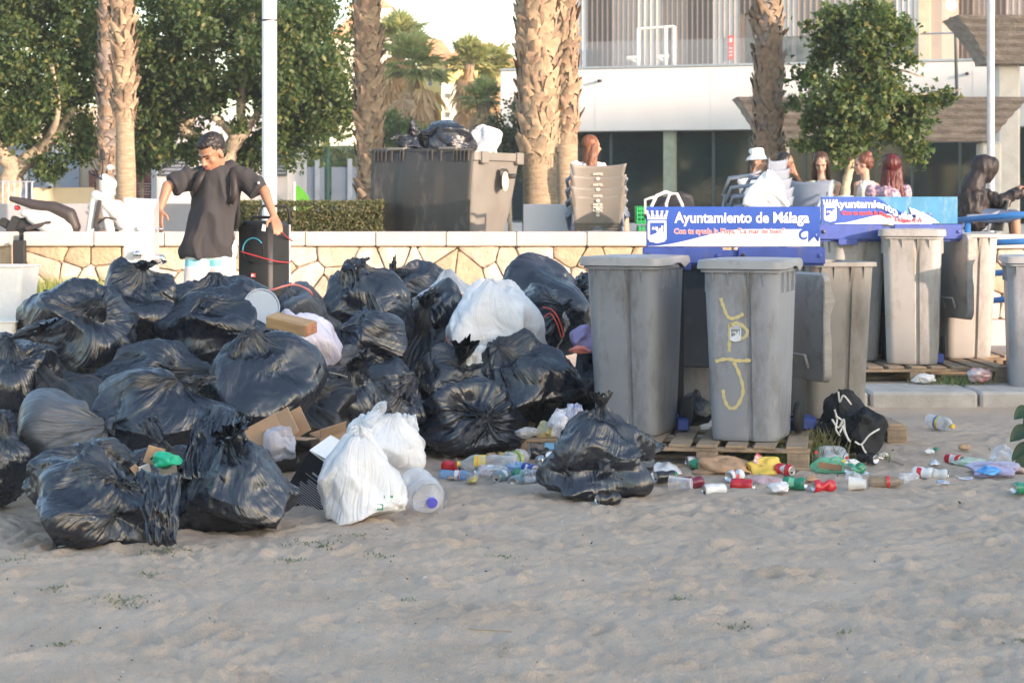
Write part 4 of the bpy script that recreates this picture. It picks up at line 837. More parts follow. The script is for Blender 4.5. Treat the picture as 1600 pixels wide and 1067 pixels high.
# ------------------------------------------------------------------ palms
PTR = [mat('palm_trunk_' + n, c, .9, var=(9, .25), bump=(30, .7, .02), mapping=(1, 1, 4)) for n, c in (('sunny', (.36, .27, .18)), ('grey', (.30, .25, .21)))]
PBT = [mat('palm_boot_a', (.37, .265, .17), .85, var=(14, .25), bump=(60, .6, .008)), mat('palm_boot_b', (.26, .18, .12), .85, var=(14, .3), bump=(60, .6, .008)), mat('palm_boot_c', (.21, .17, .145), .85, var=(14, .3), bump=(60, .6, .008))]
def boot_mesh(w, l, m, seed):
    rs = np.random.RandomState(seed); nu, nv = 7, 7; U, T = np.meshgrid(np.linspace(-1, 1, nu), np.linspace(0, 1, nv)); u = U.ravel(); t = T.ravel()
    ww = w * (1 - .55 * t) * (1 + .15 * rs.normal()); x = u * ww / 2 + .25 * w * rs.uniform(-1, 1) * t ** 2; z = l * t - .015 * u * u * 2; y = -(.010 + .026 * t ** 1.5 + .022 * (1 - u * u) * (1 - .5 * t)) - .015 * rs.uniform(0, 1) * t
    V = np.stack([x, y, z], 1); tip = t > .95; V[tip, 2] += rs.uniform(-.03, .02, tip.sum()); me = npmesh('leaf_base', V, gridfaces(nu, nv), m, False); me.polygons.foreach_set('use_smooth', [False] * len(me.polygons)); return me
def palm(label, pxb, pxt, D, wpx, y_smooth, seed, dark=False, bw=1., nper=8, dz=.115, boots=True, length=1., group='palm trunks along the promenade'):
    rs = random.Random(seed); r = wpx / S(D) / 2; t = thing('palm_tree', label, 'palm tree', (X(pxb, D), D, PROM), group=group); ztop = 4.9; lean = (X(pxt, D) - X(pxb, D)) / (CAM_H + 320 / S(D) - PROM)
    cm = PTR[1 if dark else 0]; rc = r * .84; n = 26
    prof = [((z * lean, 0, z), rc * (1.0 + .05 * math.sin(z * 5 + seed)) * (1 + .25 * max(0, .25 - z))) for z in [i * ztop / n for i in range(n + 1)]]
    MB().tube([p for p, _ in prof], [a for _, a in prof], 20).obj('trunk', cm, t, True)
    zs = CAM_H - (y_smooth - HOR) / S(D) - PROM if y_smooth else 0
    ms = [boot_mesh(bw * 2 * math.pi * rc / nper * 1.18, .20 * length, rs.choice(PBT[:2] if not dark else PBT[1:]), seed * 7 + k) for k in range(10)]
    if not boots: return t
    z = max(zs, .02); row = 0; cnt = 0
    while z < ztop - .25 and cnt < 292:
        for k in range(nper):
            if cnt >= 292: break
            a = (k + (.5 if row % 2 else 0)) / nper * 2 * math.pi + row * .11 + rs.uniform(-.12, .12)
            M = Matrix.Translation((z * lean + math.sin(a) * rc * .97, -math.cos(a) * rc * .97, z + rs.uniform(-.02, .02))) @ Matrix.Rotation(a, 4, 'Z') @ Matrix.Rotation(rs.uniform(-.02, .10), 4, 'X') @ Matrix.Rotation(rs.choice((-1, 1)) * rs.uniform(.2, .65), 4, 'Y')
            o = link('leaf_base', rs.choice(ms), t); o.matrix_local = M; o.scale = [q * rs.uniform(.8, 1.25) for q in (1, 1, 1)]; cnt += 1
        z += dz; row += 1
    if zs > .05:                                          # frayed fibres where the boots end
        fb = MB(); 
        for k in range(110):
            a = rs.uniform(0, 6.28); z0 = zs + rs.uniform(-.10, .12); d = Vector((math.sin(a), -math.cos(a), 0)); p = Vector((z0 * lean, 0, z0)) + d * rc; s = Vector((-d.y, d.x, 0)) * .006; e = p + d * rs.uniform(.02, .07) + Vector((rs.uniform(-.03, .03), 0, -rs.uniform(.04, .16)))
            fb.add([p - s, p + s, e], [(0, 1, 2)])
        fb.obj('fibre_skirt', PBT[0], t)['kind'] = 'stuff'
    return t
palm('sunlit palm trunk, bare below and shaggy above, right one of the left pair', 199, 191, 25.5, 36, 172, 41, length=.8, nper=7, dz=.105)
palm('rough palm trunk half hidden behind the bare one, left one of the left pair', 166, 170, 27.5, 30, 0, 42, dark=True, length=.75, nper=7, dz=.10)
palm('slim criss-cross patterned palm trunk between the lamp post and the container', 580, 573, 26.5, 42, 0, 43, length=.9, dz=.10)
palm('thick shaggy palm trunk next to the container, nearest of the palms', 846, 838, 24.6, 66, 240, 44, nper=10, dz=.082, length=1.0)
palm('palm trunk partly hidden behind the thick shaggy one, left of the seated woman', 887, 880, 26.2, 42, 205, 45, nper=8, dz=.095)
palm('dark rough palm trunk behind the bucket hat, left of the young plane tree', 1199, 1200, 27.5, 45, 0, 46, dark=True, nper=8, dz=.10)
FG = leaf_mats('fan_leaf', [(.30, .30, .12), (.38, .36, .17), (.22, .25, .10)]); FD = leaf_mats('dead_fan_leaf', [(.55, .36, .22), (.46, .29, .18), (.62, .45, .3)])
def fan_palm(label, px, py, D, r, seed, hz):
    rs = random.Random(seed); t = thing('fan_palm', label, 'palm tree', (X(px, D), D, PROM), group='distant fan palms'); top = loc(t, W(px, py, D))
    limb([(0, 0, 0), (0, 0, top.z * .6), tuple(top)], .22, .17, t, 'trunk', PTR[0])
    for nm, cnt, dead in (('green_fronds', 60, False), ('dead_skirt', 70, True)):
        V = []; F = []
        for k in range(cnt):
            a = rs.uniform(0, 6.283); el = rs.uniform(-.35, 1.4) if not dead else rs.uniform(-1.5, -.9); L = r * rs.uniform(.55, 1.0) * (1 if not dead else 1.)
            d = Vector((math.cos(a) * math.cos(el), math.sin(a) * math.cos(el), math.sin(el))); base = top + Vector((0, 0, -rs.uniform(0, hz) if dead else rs.uniform(-.1, .15))) + (Vector((math.cos(a), math.sin(a), 0)) * r * .16 if dead else Vector())
            c = base + d * L * .45; s = d.cross(Vector((0, 0, 1))).normalized(); nn = s.cross(d)
            for b in range(11):
                w = (b - 5) / 5 * 1.25; dd = (d * math.cos(w) + s * math.sin(w) + nn * rs.uniform(-.12, .12)); e = c + dd * L * .6 * (1 - .3 * abs(w)) + Vector((0, 0, -.12 * L)); sd_ = dd.cross(nn).normalized() * L * .05; n = len(V)
                V += [c, c + dd * L * .25 + sd_, e, c + dd * L * .25 - sd_]; F.append([n, n + 1, n + 2, n + 3])
            n = len(V); sd_ = s * .02; V += [base - sd_, base + sd_, c + sd_, c - sd_]; F.append([n, n + 1, n + 2, n + 3])
        me = npmesh(nm, V, F, None, False); [me.materials.append(m) for m in (FD if dead else FG)]
        me.polygons.foreach_set('material_index', [rs.randrange(3) for _ in me.polygons]); o = link(nm, me, t); o['kind'] = 'stuff'
fan_palm('tallest distant fan palm just right of the slim palm trunk, dead fronds hanging', 620, 68, 62, 1.35, 51, 2.0)
fan_palm('distant fan palm with the biggest hanging skirt of dead fronds', 647, 108, 58, 1.45, 52, 2.0)
fan_palm('distant fan palm in front of the yellow building', 733, 100, 64, 1.2, 53, 1.8)
fan_palm('small distant fan palm nearest the thick palm trunk', 770, 108, 68, 1.2, 54, 1.8)
fan_palm('low bright fan palm between the yellow building and the white wall', 755, 160, 52, .85, 55, 1.2)
# ------------------------------------------------------------------ lamp posts
WP = mat('white_post_paint', (.78, .78, .80), .4, var=(5, .04)); GP = mat('galvanised_post', (.50, .50, .52), .45, .4, var=(8, .1)); GRN = mat('green_post', (.03, .10, .09), .5)
def post(label, px, D, wpx, m, ztop, name='lamp_post', joint=None):
    r = wpx / S(D) / 2; t = thing(name, label, 'lamp post', (X(px, D), D, PROM)); MB().lathe([(r, 0), (r, 1.5), (r, ztop)], 28).obj('pole', m, t, True, auto=40); MB().lathe([(r * 2, 0), (r * 2, .015), (r * 1.1, .03)], 20).obj('base_plate', m, t)
    if joint: zj = CAM_H - (joint - HOR) / S(D) - PROM; MB().lathe([(r * 1.03, zj), (r * 1.03, zj + .02)], 28, cap=False).obj('joint_ring', STEEL, t)
    return t
post('thick white lamp post behind the young man and his speaker', 421, 22.9, 23, WP, 7, joint=34)
post('slim grey lamp post in front of the concrete planters at the right', 1548, 23.6, 12, GP, 7)
post('thin dark green post in front of the blue grey fence', 511, 38, 8, GRN, 3.4)
# ------------------------------------------------------------------ white building on the right
WHITE = mat('white_render', (.64, .62, .60), .7, var=(1.2, .04), bump=(90, .1, .004))
def clad(n, c): return mat('cladding_' + n, c, .5, .1, var=(3, .05))
CL = {'d': clad('brown', (.15, .125, .105)), 'm': clad('tan', (.36, .31, .27)), 'l': clad('light_tan', (.48, .43, .39)), 'c': clad('cream', (.72, .68, .62)), 'w': clad('white', (.78, .77, .75))}
GLS = mat('dark_green_glass', (.012, .022, .022), .06, spec=.9, var=(.8, .5)); FRM = mat('dark_frame', (.05, .07, .07), .5); ALU = mat('aluminium', (.45, .47, .5), .35, .7)
GLC = clear_plastic('railing_glass', (.7, .75, .8), .12, .05)
def bD(px): return 46.5 - (px - 782) / 818 * 3.5          # the front runs slightly towards the camera
bl = thing('building', 'low white building with a dark glass ground floor and brown striped upper cladding', 'building', (X(782, 46.5), 46.5, PROM))
A = Vector((X(782, 46.5), 46.5, 0)); Bv = Vector((X(1850, bD(1850)), bD(1850), 0)); ux = (Bv - A).normalized(); ang = math.atan2(ux.y, ux.x); Lb = (Bv - A).length
bl.rotation_euler.z = ang; nrm = Vector((-ux.y, ux.x, 0))
def bu(px, off=0.):                                      # pixel column -> metres along the front (plane set back by off)
    k = (px - 800) / FPX; a = A + nrm * off; return (k * a.y - a.x) / (ux.x - k * ux.y)
zt, zb = 4.58 - PROM, 3.19 - PROM
MB().box((Lb / 2, 3, (zt + zb) / 2), (Lb, 6, zt - zb), None, .01).obj('fascia', WHITE, bl)
MB().box((Lb / 2, .03, zt + .03), (Lb, .12, .05)).obj('parapet_cap', ALU, bl)
for px in (930, 1110, 1255, 1390, 1520): MB().box((bu(px), -.002, (zt + zb) / 2), (.008, .006, zt - zb - .04)).obj('fascia_joint', mat('joint_grey', (.5, .5, .5), .8), bl)
for px, py in ((939, 127), (1512, 116)):
    u = bu(px); z = CAM_H - (py - HOR) / S(bD(px)) - PROM; MB().tube([(u, .0, z), (u, -.18, z - .01)], [.03, .035], 10).obj('spotlight', STEEL, bl, True)
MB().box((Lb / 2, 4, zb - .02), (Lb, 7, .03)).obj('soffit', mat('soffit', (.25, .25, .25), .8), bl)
ms_ = [782, 872, 955, 1042, 1115, 1172, 1258, 1345, 1425, 1500, 1580, 1670, 1760]
for a, b in zip(ms_[:-1], ms_[1:]):
    ua, ub = bu(a, .45), bu(b, .45); MB().box(((ua + ub) / 2, .47, zb / 2 + .12), (ub - ua - .05, .02, zb - .28)).obj('glass_pane', GLS, bl); MB().box((ub, .45, zb / 2), (.06, .08, zb - .02)).obj('mullion', FRM, bl)
MB().box((Lb / 2, .40, .10), (Lb, .25, .22)).obj('sill', mat('pale_sill', (.55, .55, .56), .7), bl)
u = bu(1047, .3); MB().box((u, .30, zb / 2), (.26, .2, zb)).obj('column', mat('green_grey_column', (.30, .34, .26), .7), bl)
# a street to reflect is real: inner dark room
MB().box((Lb / 2, 5.5, zb / 2), (Lb, .1, zb - .1)).obj('back_wall', FRM, bl)
# upper storey, set back
up0 = 2.2; MB().box((bu(1500, up0) / 2 + bu(900, up0) / 2, up0 + 3.1, zt + 2.2), (bu(1442, up0) - bu(900, up0), 6, 4.4)).obj('upper_wall', CL['m'], bl)
MB().box((bu(1462, up0) + 4.5, up0 + 5.3, zt + 2.2), (9, .2, 4.4)).obj('upper_wall', CL['d'], bl)
def strip(a, b, c, zlo, zhi, off=up0, base=zt):
    ua, ub = bu(a, off), bu(b, off); w = ub - ua; n = max(1, round((b - a) / 8.6)); mb = MB()
    mb.box(((ua + ub) / 2, off + .03, base + (zlo + zhi) / 2), (w - .004, .05, zhi - zlo))
    o = mb.obj('cladding_panel', CL[c], bl)
    rm = MB()
    for i in range(n): link('seam', SEAM(zhi - zlo), o, (ua + (i + .02) * w / n, off - .012, base + (zlo + zhi) / 2))
_sm = {}
SEAMM = mat('seam_shadow_metal', (.16, .15, .16), .6)
def SEAM(h):
    h = round(h, 2)
    if h not in _sm: _sm[h] = MB().box((0, 0, 0), (.024, .045, h)).mesh('seam', SEAMM)
    return _sm[h]
for a, b, c in ((900, 917, 'w'), (917, 957, 'd'), (957, 996, 'l'), (996, 1034, 'c'), (1034, 1073, 'm'), (1073, 1114, 'd'), (1114, 1155, 'c'), (1155, 1163, 'd'), (1163, 1180, 'd')): strip(a, b, c, .02 if a != 1163 else 1.35, 4.2)
for a, b, c in ((1180, 1222, 'm'), (1222, 1246, 'c'), (1246, 1284, 'm'), (1284, 1322, 'l'), (1322, 1362, 'c'), (1362, 1400, 'l'), (1400, 1436, 'w')): strip(a, b, c, .80, 4.2)
for a, b in ((900, 916), (1166, 1180), (1183, 1222), (1226, 1236), (1244, 1290), (1296, 1350), (1356, 1400), (1404, 1436)):
    MB().box(((bu(a, up0) + bu(b, up0)) / 2, up0 + .06, zt + .42), (bu(b, up0) - bu(a, up0), .03, .72)).obj('upper_window', GLS, bl)
MB().box(((bu(1436, up0) + .12), up0 + .8, zt + 2.2), (.25, 1.7, 4.3)).obj('corner_panel', mat('ochre_panel', (.52, .42, .30), .6), bl)
for a, b, c in ((1452, 1475, 'd'), (1475, 1495, 'm'), (1495, 1520, 'd'), (1520, 1545, 'm'), (1545, 1572, 'd'), (1572, 1600, 'l'), (1600, 1640, 'm'), (1640, 1700, 'd')): strip(a, b, c, .02, 4.3, 6.0)
for a, b in zip(range(905, 1440, 60), range(965, 1500, 60)): MB().box(((bu(a) + bu(b)) / 2, .25, zt + .32), (bu(b) - bu(a) - .03, .012, .62)).obj('railing_glass', GLC, bl)
MB().tube([(bu(1436), .25, zt + .62), (bu(1700), .25, zt + .62)], .02, 8).obj('railing_tube', ALU, bl, True)
def frame_box(name, pts, r, m): MB().tube(pts, r, 6).obj(name, m, bl)
WM = mat('white_metal', (.7, .68, .62), .5)
def bp(px, py, off=1.2): return Vector((bu(px, off), off, CAM_H - (py - HOR) / S(bD(px) + off) - PROM))
ef = thing('equipment_frame', 'pale metal gym-like frame standing on the terrace of the white building', 'frame', bl.matrix_basis @ bp(1025, 106)); ef.rotation_euler.z = ang
def eb(px, py): return bp(px, py) - bp(1025, 106)
for a, b, r in (((997, 45), (997, 106), .045), ((1040, 42), (1040, 106), .05), ((1053, 42), (1053, 106), .05), ((997, 46), (1053, 42), .03), ((980, 92), (1000, 90), .05), ((980, 90), (998, 100), .03), ((1027, 90), (1045, 88), .05), ((1027, 90), (1042, 100), .03)): MB().tube([eb(*a), eb(*b)], r, 8).obj('bar', WM, ef)
fs = thing('fire_sign', 'small red fire extinguisher sign on the cream cladding', 'sign', bl.matrix_basis @ (bp(1142, 75, 2.12))); fs.rotation_euler.z = ang
RSG = mat('red_sign', (.65, .06, .05), .5)
MB().box((0, 0, .16), (.14, .02, .20)).obj('sign_plate', RSG, fs); MB().box((0, 0, -.12), (.12, .02, .3)).obj('sign_plate', RSG, fs); MB().box((0, -.014, .17), (.06, .006, .1)).obj('symbol', WHITE, fs)
for z in (-.02, -.1, -.18): MB().box((0, -.014, z), (.07, .006, .03)).obj('symbol', WHITE, fs)
sl_ = thing('terrace_lamp', 'round pale disc lamp on a bent arm above the upper planter', 'lamp', W(1490, 42, 42)); MB().lathe([(.001, -.03), (.115, -.03), (.115, .03), (.001, .03)], 24, MT((-.05, 0, .43), (R(90), 0, 0))).obj('disc', WM, sl_, True, auto=40); MB().tube([(-.05, .05, .2), (.05, .05, -.1), (.08, .05, -1.6)], .035, 8).obj('arm', FRM, sl_)
# concrete planters
CON = mat('board_concrete', (.32, .25, .20), .95, var=(4, .22), bump=(16, 1., .05), mapping=(1, 1, 3)); CONW = mat('pale_column', (.62, .57, .50), .85, var=(5, .08), bump=(30, .5, .01))
def planter(label, D, top, bot, yt, yb, depth, cols):
    t = thing('concrete_planter', label, 'planter', (X((top[0] + top[1]) / 2, D), D, PROM)); c = t.location.x
    z1 = CAM_H - (yt - HOR) / S(D) - PROM; z0 = CAM_H - (yb - HOR) / S(D) - PROM; n = 12; nu = 60; V = []; F = []
    for side in (0, 1):
        pass
    secs = []
    for i in range(n + 1):
        s = i / n; f = s ** 1.35; x0 = X(bot[0] + (top[0] - bot[0]) * f, D) - c; x1 = X(bot[1] + (top[1] - bot[1]) * f, D) - c; dp = depth * (.62 + .38 * f); z = z0 + (z1 - z0) * s
        P = [(x0 + (x1 - x0) * k / 29, -dp) for k in range(30)] + [(x1, -dp + 2 * dp * k / 9) for k in range(1, 9)] + [(x1 - (x1 - x0) * k / 29, dp) for k in range(30)] + [(x0, dp - 2 * dp * k / 9) for k in range(1, 9)]
        Q = np.array([(x, y, z) for x, y in P]); j = .025 * perlin(Q * 4) + .015 * perlin(Q * 13) + (.02 if i % 2 else -.006); P = [(x + float(j[k]) * .6, y - float(j[k]) * (1 if y < 0 else -1)) for k, (x, y) in enumerate(P)]; secs.append((P, z))
    loft(secs).obj('trough', CON, t, False)
    for px, w, zlo, zhi, m in cols: MB().box((X(px, D) - c, 0, (zlo + zhi) / 2), (w, w, zhi - zlo), None, .04).obj('column', m, t)
    return t
planter('long flared rough concrete planter beam behind the young tree and palm', 34.5, (1148, 1600), (1186, 1545), 154, 222, .5, [(1545, .36, 0, CAM_H + 98 / S(34.5) - PROM, CONW), (1215, .36, 0, CAM_H + 98 / S(34.5) - PROM, CONW)])
planter('upper rough concrete planter at the top right corner on a pale column', 37.5, (1484, 1760), (1532, 1700), 29, 102, .7, [(1572, .42, 0, CAM_H + 218 / S(37.5) - PROM, CONW), (1690, .42, 0, CAM_H + 218 / S(37.5) - PROM, CONW)])
# ------------------------------------------------------------------ left background
KW = mat('kiosk_white', (.56, .54, .54), .6, var=(2, .05)); BEI = mat('beige_render', (.52, .44, .33), .85, var=(2, .08), bump=(40, .3, .01)); SHU = mat('blue_grey_metal', (.27, .31, .38), .6, var=(3, .06)); WINK = mat('kiosk_vent', (.07, .075, .085), .5)
k1 = thing('kiosk', 'white kiosk with dark louvred windows behind the young man', 'kiosk', (X(347, 37), 37, PROM)); ww = 225 / S(37)
MB().box((0, 1.2, 1.05), (ww, 2.4, 2.35), None, .12).obj('wall', KW, k1)
for px, w in ((272, 42), (441, 16)):
    f = MB().box((X(px, 37) - X(347, 37), -.02, 1.35), (w / S(37), .06, .42)).obj('window', WINK, k1)
    for i in range(6): MB().box((0, 0, 0), (w / S(37) - .03, .02, .03), (.5, 0, 0)).obj('slat', SHU, f, loc=(X(px, 37) - X(347, 37), -.055, 1.19 + i * .065))
MB().box((X(290, 37) - X(347, 37), -.03, .35), (1.2, .05, .45)).obj('orange_panel', mat('orange_panel', (.65, .38, .12), .6), k1)
lf = thing('left_building', 'beige building with blue grey shutters and posters behind the left palms', 'building', (X(120, 39), 39, PROM)); lf.name = 'shop_building'
MB().box((0, 2, 1.25), (330 / S(39), 3.5, 2.5)).obj('wall', BEI, lf)
for i in range(4): MB().box((X(-18 + i * 40, 39) - X(120, 39), .2, .9), (37 / S(39), .06, 1.75)).obj('shutter', SHU, lf)
for px, py, w, h, c in ((146, 292, 24, 52, (.12, .02, .025)), (221, 283, 30, 56, (.16, .03, .03))):
    z = CAM_H - (py - HOR) / S(38.9) - PROM; p = MB().box((X(px, 38.9) - X(120, 39), .22, z), (w / S(38.9), .04, h / S(38.9))).obj('poster', mat(f'poster_{px}', c, .5, col2=(.30, .12, .10), var=(5, 1)), lf)
    for j in range(5): MB().box((X(px, 38.9) - X(120, 39), .195, z - .05 - .05 * j), (w / S(38.9) * (.7 - .08 * (j % 3)), .006, .016)).obj('print_line', mat('poster_print', (.6, .45, .4), .6), p)
fn = thing('metal_fence', 'blue grey metal panel fence below the dry slope', 'fence', (X(540, 42), 42, PROM)); 
for i in range(5): MB().box((X(440 + 51 * i, 42) - X(540, 42), 0, .70), (48 / S(42), .04, 1.38)).obj('panel', SHU, fn)
for i in range(5): MB().box((X(445 + 51 * i, 42) - X(540, 42), -.04, .78), (.09, .09, 1.56)).obj('post', mat('fence_post', (.42, .46, .52), .5), fn)
gp_ = thing('green_board', 'bright green curved panel board beside the white kiosk', 'board', (X(478, 36.5), 36.5, PROM)); GRB = mat('bright_green', (.16, .55, .05), .5)
w = 36 / S(36.5); MB().prism([(-w / 2, .0)] + [(-w / 2 + w * i / 10, .98 - .55 * (i / 10) ** 1.8) for i in range(11)] + [(w / 2, 0)], 0, .05).obj('panel', GRB, gp_); MB().tube([(-w / 2, -.03, .28), (w / 2, -.03, .28)], .025, 6).obj('rail', ALU, gp_); MB().tube([(-w / 2, -.03, 0), (-w / 2, -.03, 1.02)], .025, 6).obj('rail', ALU, gp_)
lw = thing('low_wall', 'long low white rendered wall behind the scooter', 'wall', (X(185, 27.5), 27.5, PROM)); MB().box((0, .15, .32), (405 / S(27.5), .3, .63), None, .01).obj('wall_body', mat('shaded_white_render', (.34, .33, .34), .8, var=(2, .06)), lw)  # white wall; its shade is put into the colour as grey
lb = thing('low_wall', 'beige parapet wall above the low white wall at the left', 'wall', (X(125, 31), 31, PROM)); MB().box((0, .15, .44), (150 / S(31), .3, .88), None, .01).obj('wall_body', mat('peach_render', (.62, .50, .33), .85, var=(2, .06)), lb)
ir = thing('iron_railing', 'thin vertical bar railing at the left edge above the scooter', 'railing', (X(22, 29.5), 29.5, PROM))
for i in range(7): MB().tube([(-.25 + i * .085, 0, 0), (-.25 + i * .085, 0, .95)], .008, 6).obj('bar', GP, ir)
MB().tube([(-.28, 0, .95), (.3, 0, .95)], .012, 6).obj('top_rail', GP, ir)
# yellow houses with tiled roofs far behind
YW = mat('yellow_render', (.72, .58, .22), .8, var=(.5, .06)); CW = mat('cream_render', (.80, .74, .62), .8, var=(.5, .05)); TILE = mat('clay_tiles', (.55, .27, .16), .85, var=(2, .2), bump=(4, .8, .1)); WN = mat('far_window', (.10, .11, .12), .2)
def house(label, D, px0, px1, yt, m, roof, wins, dep=9, m2=None):
    t = thing('house', label, 'house', (X((px0 + px1) / 2, D), D, PROM)); w = (px1 - px0) / S(D); z = CAM_H - (yt - HOR) / S(D) - PROM; cx = t.location.x
    MB().box((0, dep / 2, z / 2), (w, dep, z)).obj('wall', m, t)
    if roof: MB().prism([(-w / 2 - .3, z), (w / 2 + .3, z), (w / 2 - min(1.5, w * .3), z + roof), (-w / 2 + min(1.5, w * .3), z + roof)], -.4, dep + .4).obj('roof', TILE, t)
    for px, py, a, b in wins:
        f = MB().box((X(px, D) - cx, -.03, CAM_H - (py - HOR) / S(D) - PROM), (a / S(D), .08, b / S(D))).obj('window_frame', m2 or CW, t); MB().box((X(px, D) - cx, -.08, CAM_H - (py - HOR) / S(D) - PROM), (a / S(D) * .75, .03, b / S(D) * .75)).obj('pane', WN, f)
    return t
house('yellow house with a red tiled roof seen between the fan palms', 110, 655, 705, 92, YW, 1.0, [(672, 130, 8, 12), (690, 130, 8, 12), (672, 165, 8, 12), (690, 165, 8, 12)], 14)
house('tall cream and yellow block with a tiled roof behind the thick palm', 105, 700, 800, 96, YW, .9, [(716, 150, 8, 14), (716, 190, 8, 14), (735, 110, 8, 10), (760, 120, 8, 10), (760, 160, 8, 10)], 14)
house('cream wing of the yellow block with white walls', 101, 690, 722, 130, CW, 0, [(700, 150, 8, 10), (700, 180, 8, 10)], 6)
house('distant pale tower block high up behind the slim palm trunk', 230, 545, 612, 12, CW, 1.2, [(555, 30, 8, 6), (600, 30, 8, 6), (555, 60, 8, 6), (600, 60, 8, 6)], 20)
house('distant house with a broad pink tiled roof under the tower block', 140, 520, 608, 58, CW, 1.3, [(540, 75, 9, 10), (560, 75, 9, 10), (590, 75, 9, 10)], 20)
house('small white house edge showing left of the thick palm trunk above the shrub', 48, 783, 815, 112, KW, 0, [], 3)
# unseen blocks added behind the camera to shade the heap and the white fascia
bb = thing('shade_block', 'long unseen cream block added behind the camera to shade the heap', 'building', (41, -22, 0)); BW = mat('shade_block_render', (.50, .45, .38), .8)
MB().box((0, -4, 5.2), (26, 8, 10.4)).obj('wall', BW, bb); MB().box((0, -4, 10.55), (26.6, 8.6, .3)).obj('roof_slab', BW, bb)
wm = MB().box((0, 0, 0), (1.4, .1, 1.5)).mesh('window', WN)
for i in range(9):
    for j in range(3): link('window', wm, bb, (-11 + i * 2.75, .02, 2 + 3.1 * j))
b2 = thing('shade_block', 'tall unseen cream block added far right behind the camera to shade the fascia', 'building', (86, -22, 0)); MB().box((0, -5, 11), (33, 10, 22)).obj('wall', BW, b2)
for i in range(11):
    for j in range(6): link('window', wm, b2, (-14 + i * 2.8, .02, 2 + 3.3 * j))
# ------------------------------------------------------------------ container
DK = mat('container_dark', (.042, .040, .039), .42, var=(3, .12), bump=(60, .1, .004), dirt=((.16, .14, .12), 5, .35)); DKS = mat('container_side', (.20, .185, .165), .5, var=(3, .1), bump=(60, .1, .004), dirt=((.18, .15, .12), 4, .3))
ct = thing('waste_container', 'large dark four wheeled container with its lid folded down over the front', 'container', (X(704, 24), 24.1, PROM), R(-31)); zr = CAM_H + 80 / S(24) - PROM
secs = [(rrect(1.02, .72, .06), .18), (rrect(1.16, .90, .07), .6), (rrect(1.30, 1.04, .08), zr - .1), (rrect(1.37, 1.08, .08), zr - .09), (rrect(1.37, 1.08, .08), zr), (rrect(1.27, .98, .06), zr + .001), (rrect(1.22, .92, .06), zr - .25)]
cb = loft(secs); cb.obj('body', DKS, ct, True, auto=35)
mb = MB(); nx = 26; prof = [(0, .0), (.1, .012), (.25, .03), (.55, .05), (.9, .055), (1.02, .05)]
lidp = []
Zl = np.linspace(0, 1.02, 14); Xl = np.linspace(-.70, .70, nx); V = []
for z in Zl:
    for x in Xl: V.append((x * (1 - .05 * z), -.60 - .05 * math.sin(z / 1.02 * 2.4) - .035 * float(sst(-.28, -.24, x) - sst(.26, .30, x)) * min(1, z * 3), zr + .03 - z))
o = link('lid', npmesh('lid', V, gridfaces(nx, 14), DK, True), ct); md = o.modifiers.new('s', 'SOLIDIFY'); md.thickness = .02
rb = MB().add([(-.006, -.02, 0), (.006, -.02, 0), (-.006, -.075, -.01), (.006, -.075, -.01), (-.004, -.075, -.12), (.004, -.075, -.12), (-.004, -.035, -.19), (.004, -.035, -.19), (-.004, 0, -.19), (.004, 0, -.19)], [(0, 1, 3, 2), (2, 3, 5, 4), (4, 5, 7, 6), (0, 2, 4, 6, 8), (1, 3, 5, 7, 9), (6, 7, 9, 8)]).mesh('rib', DK)
for px in (-.64, -.59, -.54, -.48, -.40, -.28, -.24, .10, .16, .28, .45, .50, .55, .60, .65): link('rib', rb, o, (px, -.58, zr + .03))
MB().tube([(-.69, -.60, zr + .02), (.69, -.60, zr + .02)], .028, 10).obj('lid_edge', DK, ct, True)
for px in (-.36, .36): MB().box((px, -.60, zr + .045), (.24, .08, .03), None, .006).obj('grip', DKS, ct)
for sy in (-.36, .42): MB().box((.69, sy, zr - .06), (.05, .14, .14), None, .01).obj('lifting_lug', DKS, ct)
MB().box((.70, .05, zr - .30), (.06, .16, .24), None, .03).obj('trunnion_plate', DK, ct); MB().tube([(.72, .10, zr - .27), (.82, .10, zr - .27)], .03, 12).obj('trunnion', DK, ct, True)
MB().lathe([(.06, 0), (.075, .004), (.06, .01)], 16, MT((.735, .02, zr - .33), (0, R(90), 0), (1.5, 1, 1))).obj('reflector', mat('reflector', (.75, .62, .40), .3), ct)
for sx in (-.45, .45):
    for sy in (-.3, .3): MB().lathe([(.02, -.02), (.08, -.02), (.1, 0), (.08, .02), (.02, .02)], 16, MT((sx, sy, .1), (0, R(90), 0))).obj('wheel', RUB, ct, True)
B('black knotted bag overflowing from the large dark container, fanned pleats facing left', (655, 190, 742, 246), 24.0, (-.85, -.35, .35), 61, tuft=.10, group=None, pleat=1.6, lean=(-.3, 0, .5))
B('small crumpled black bag end poking out at the left of the container', (621, 210, 661, 243), 23.9, (-.6, -.2, .7), 62, tuft=.05, group=None)
B('white bag hanging over the right rim of the large container', (722, 197, 782, 246), 24.3, (.9, 0, -.6), 63, WHT, tuft=0, group=None, lump=1.2, crease=1.4, depth=.3)
# board leaning / slab by the container
sb_ = thing('white_slab', 'plain white board standing between the container and the stacked chairs', 'board', (X(853, 22.6), 22.6, PROM)); MB().box((0, 0, .31), (70 / S(22.6), .25, .63), None, .008).obj('slab', KW, sb_)
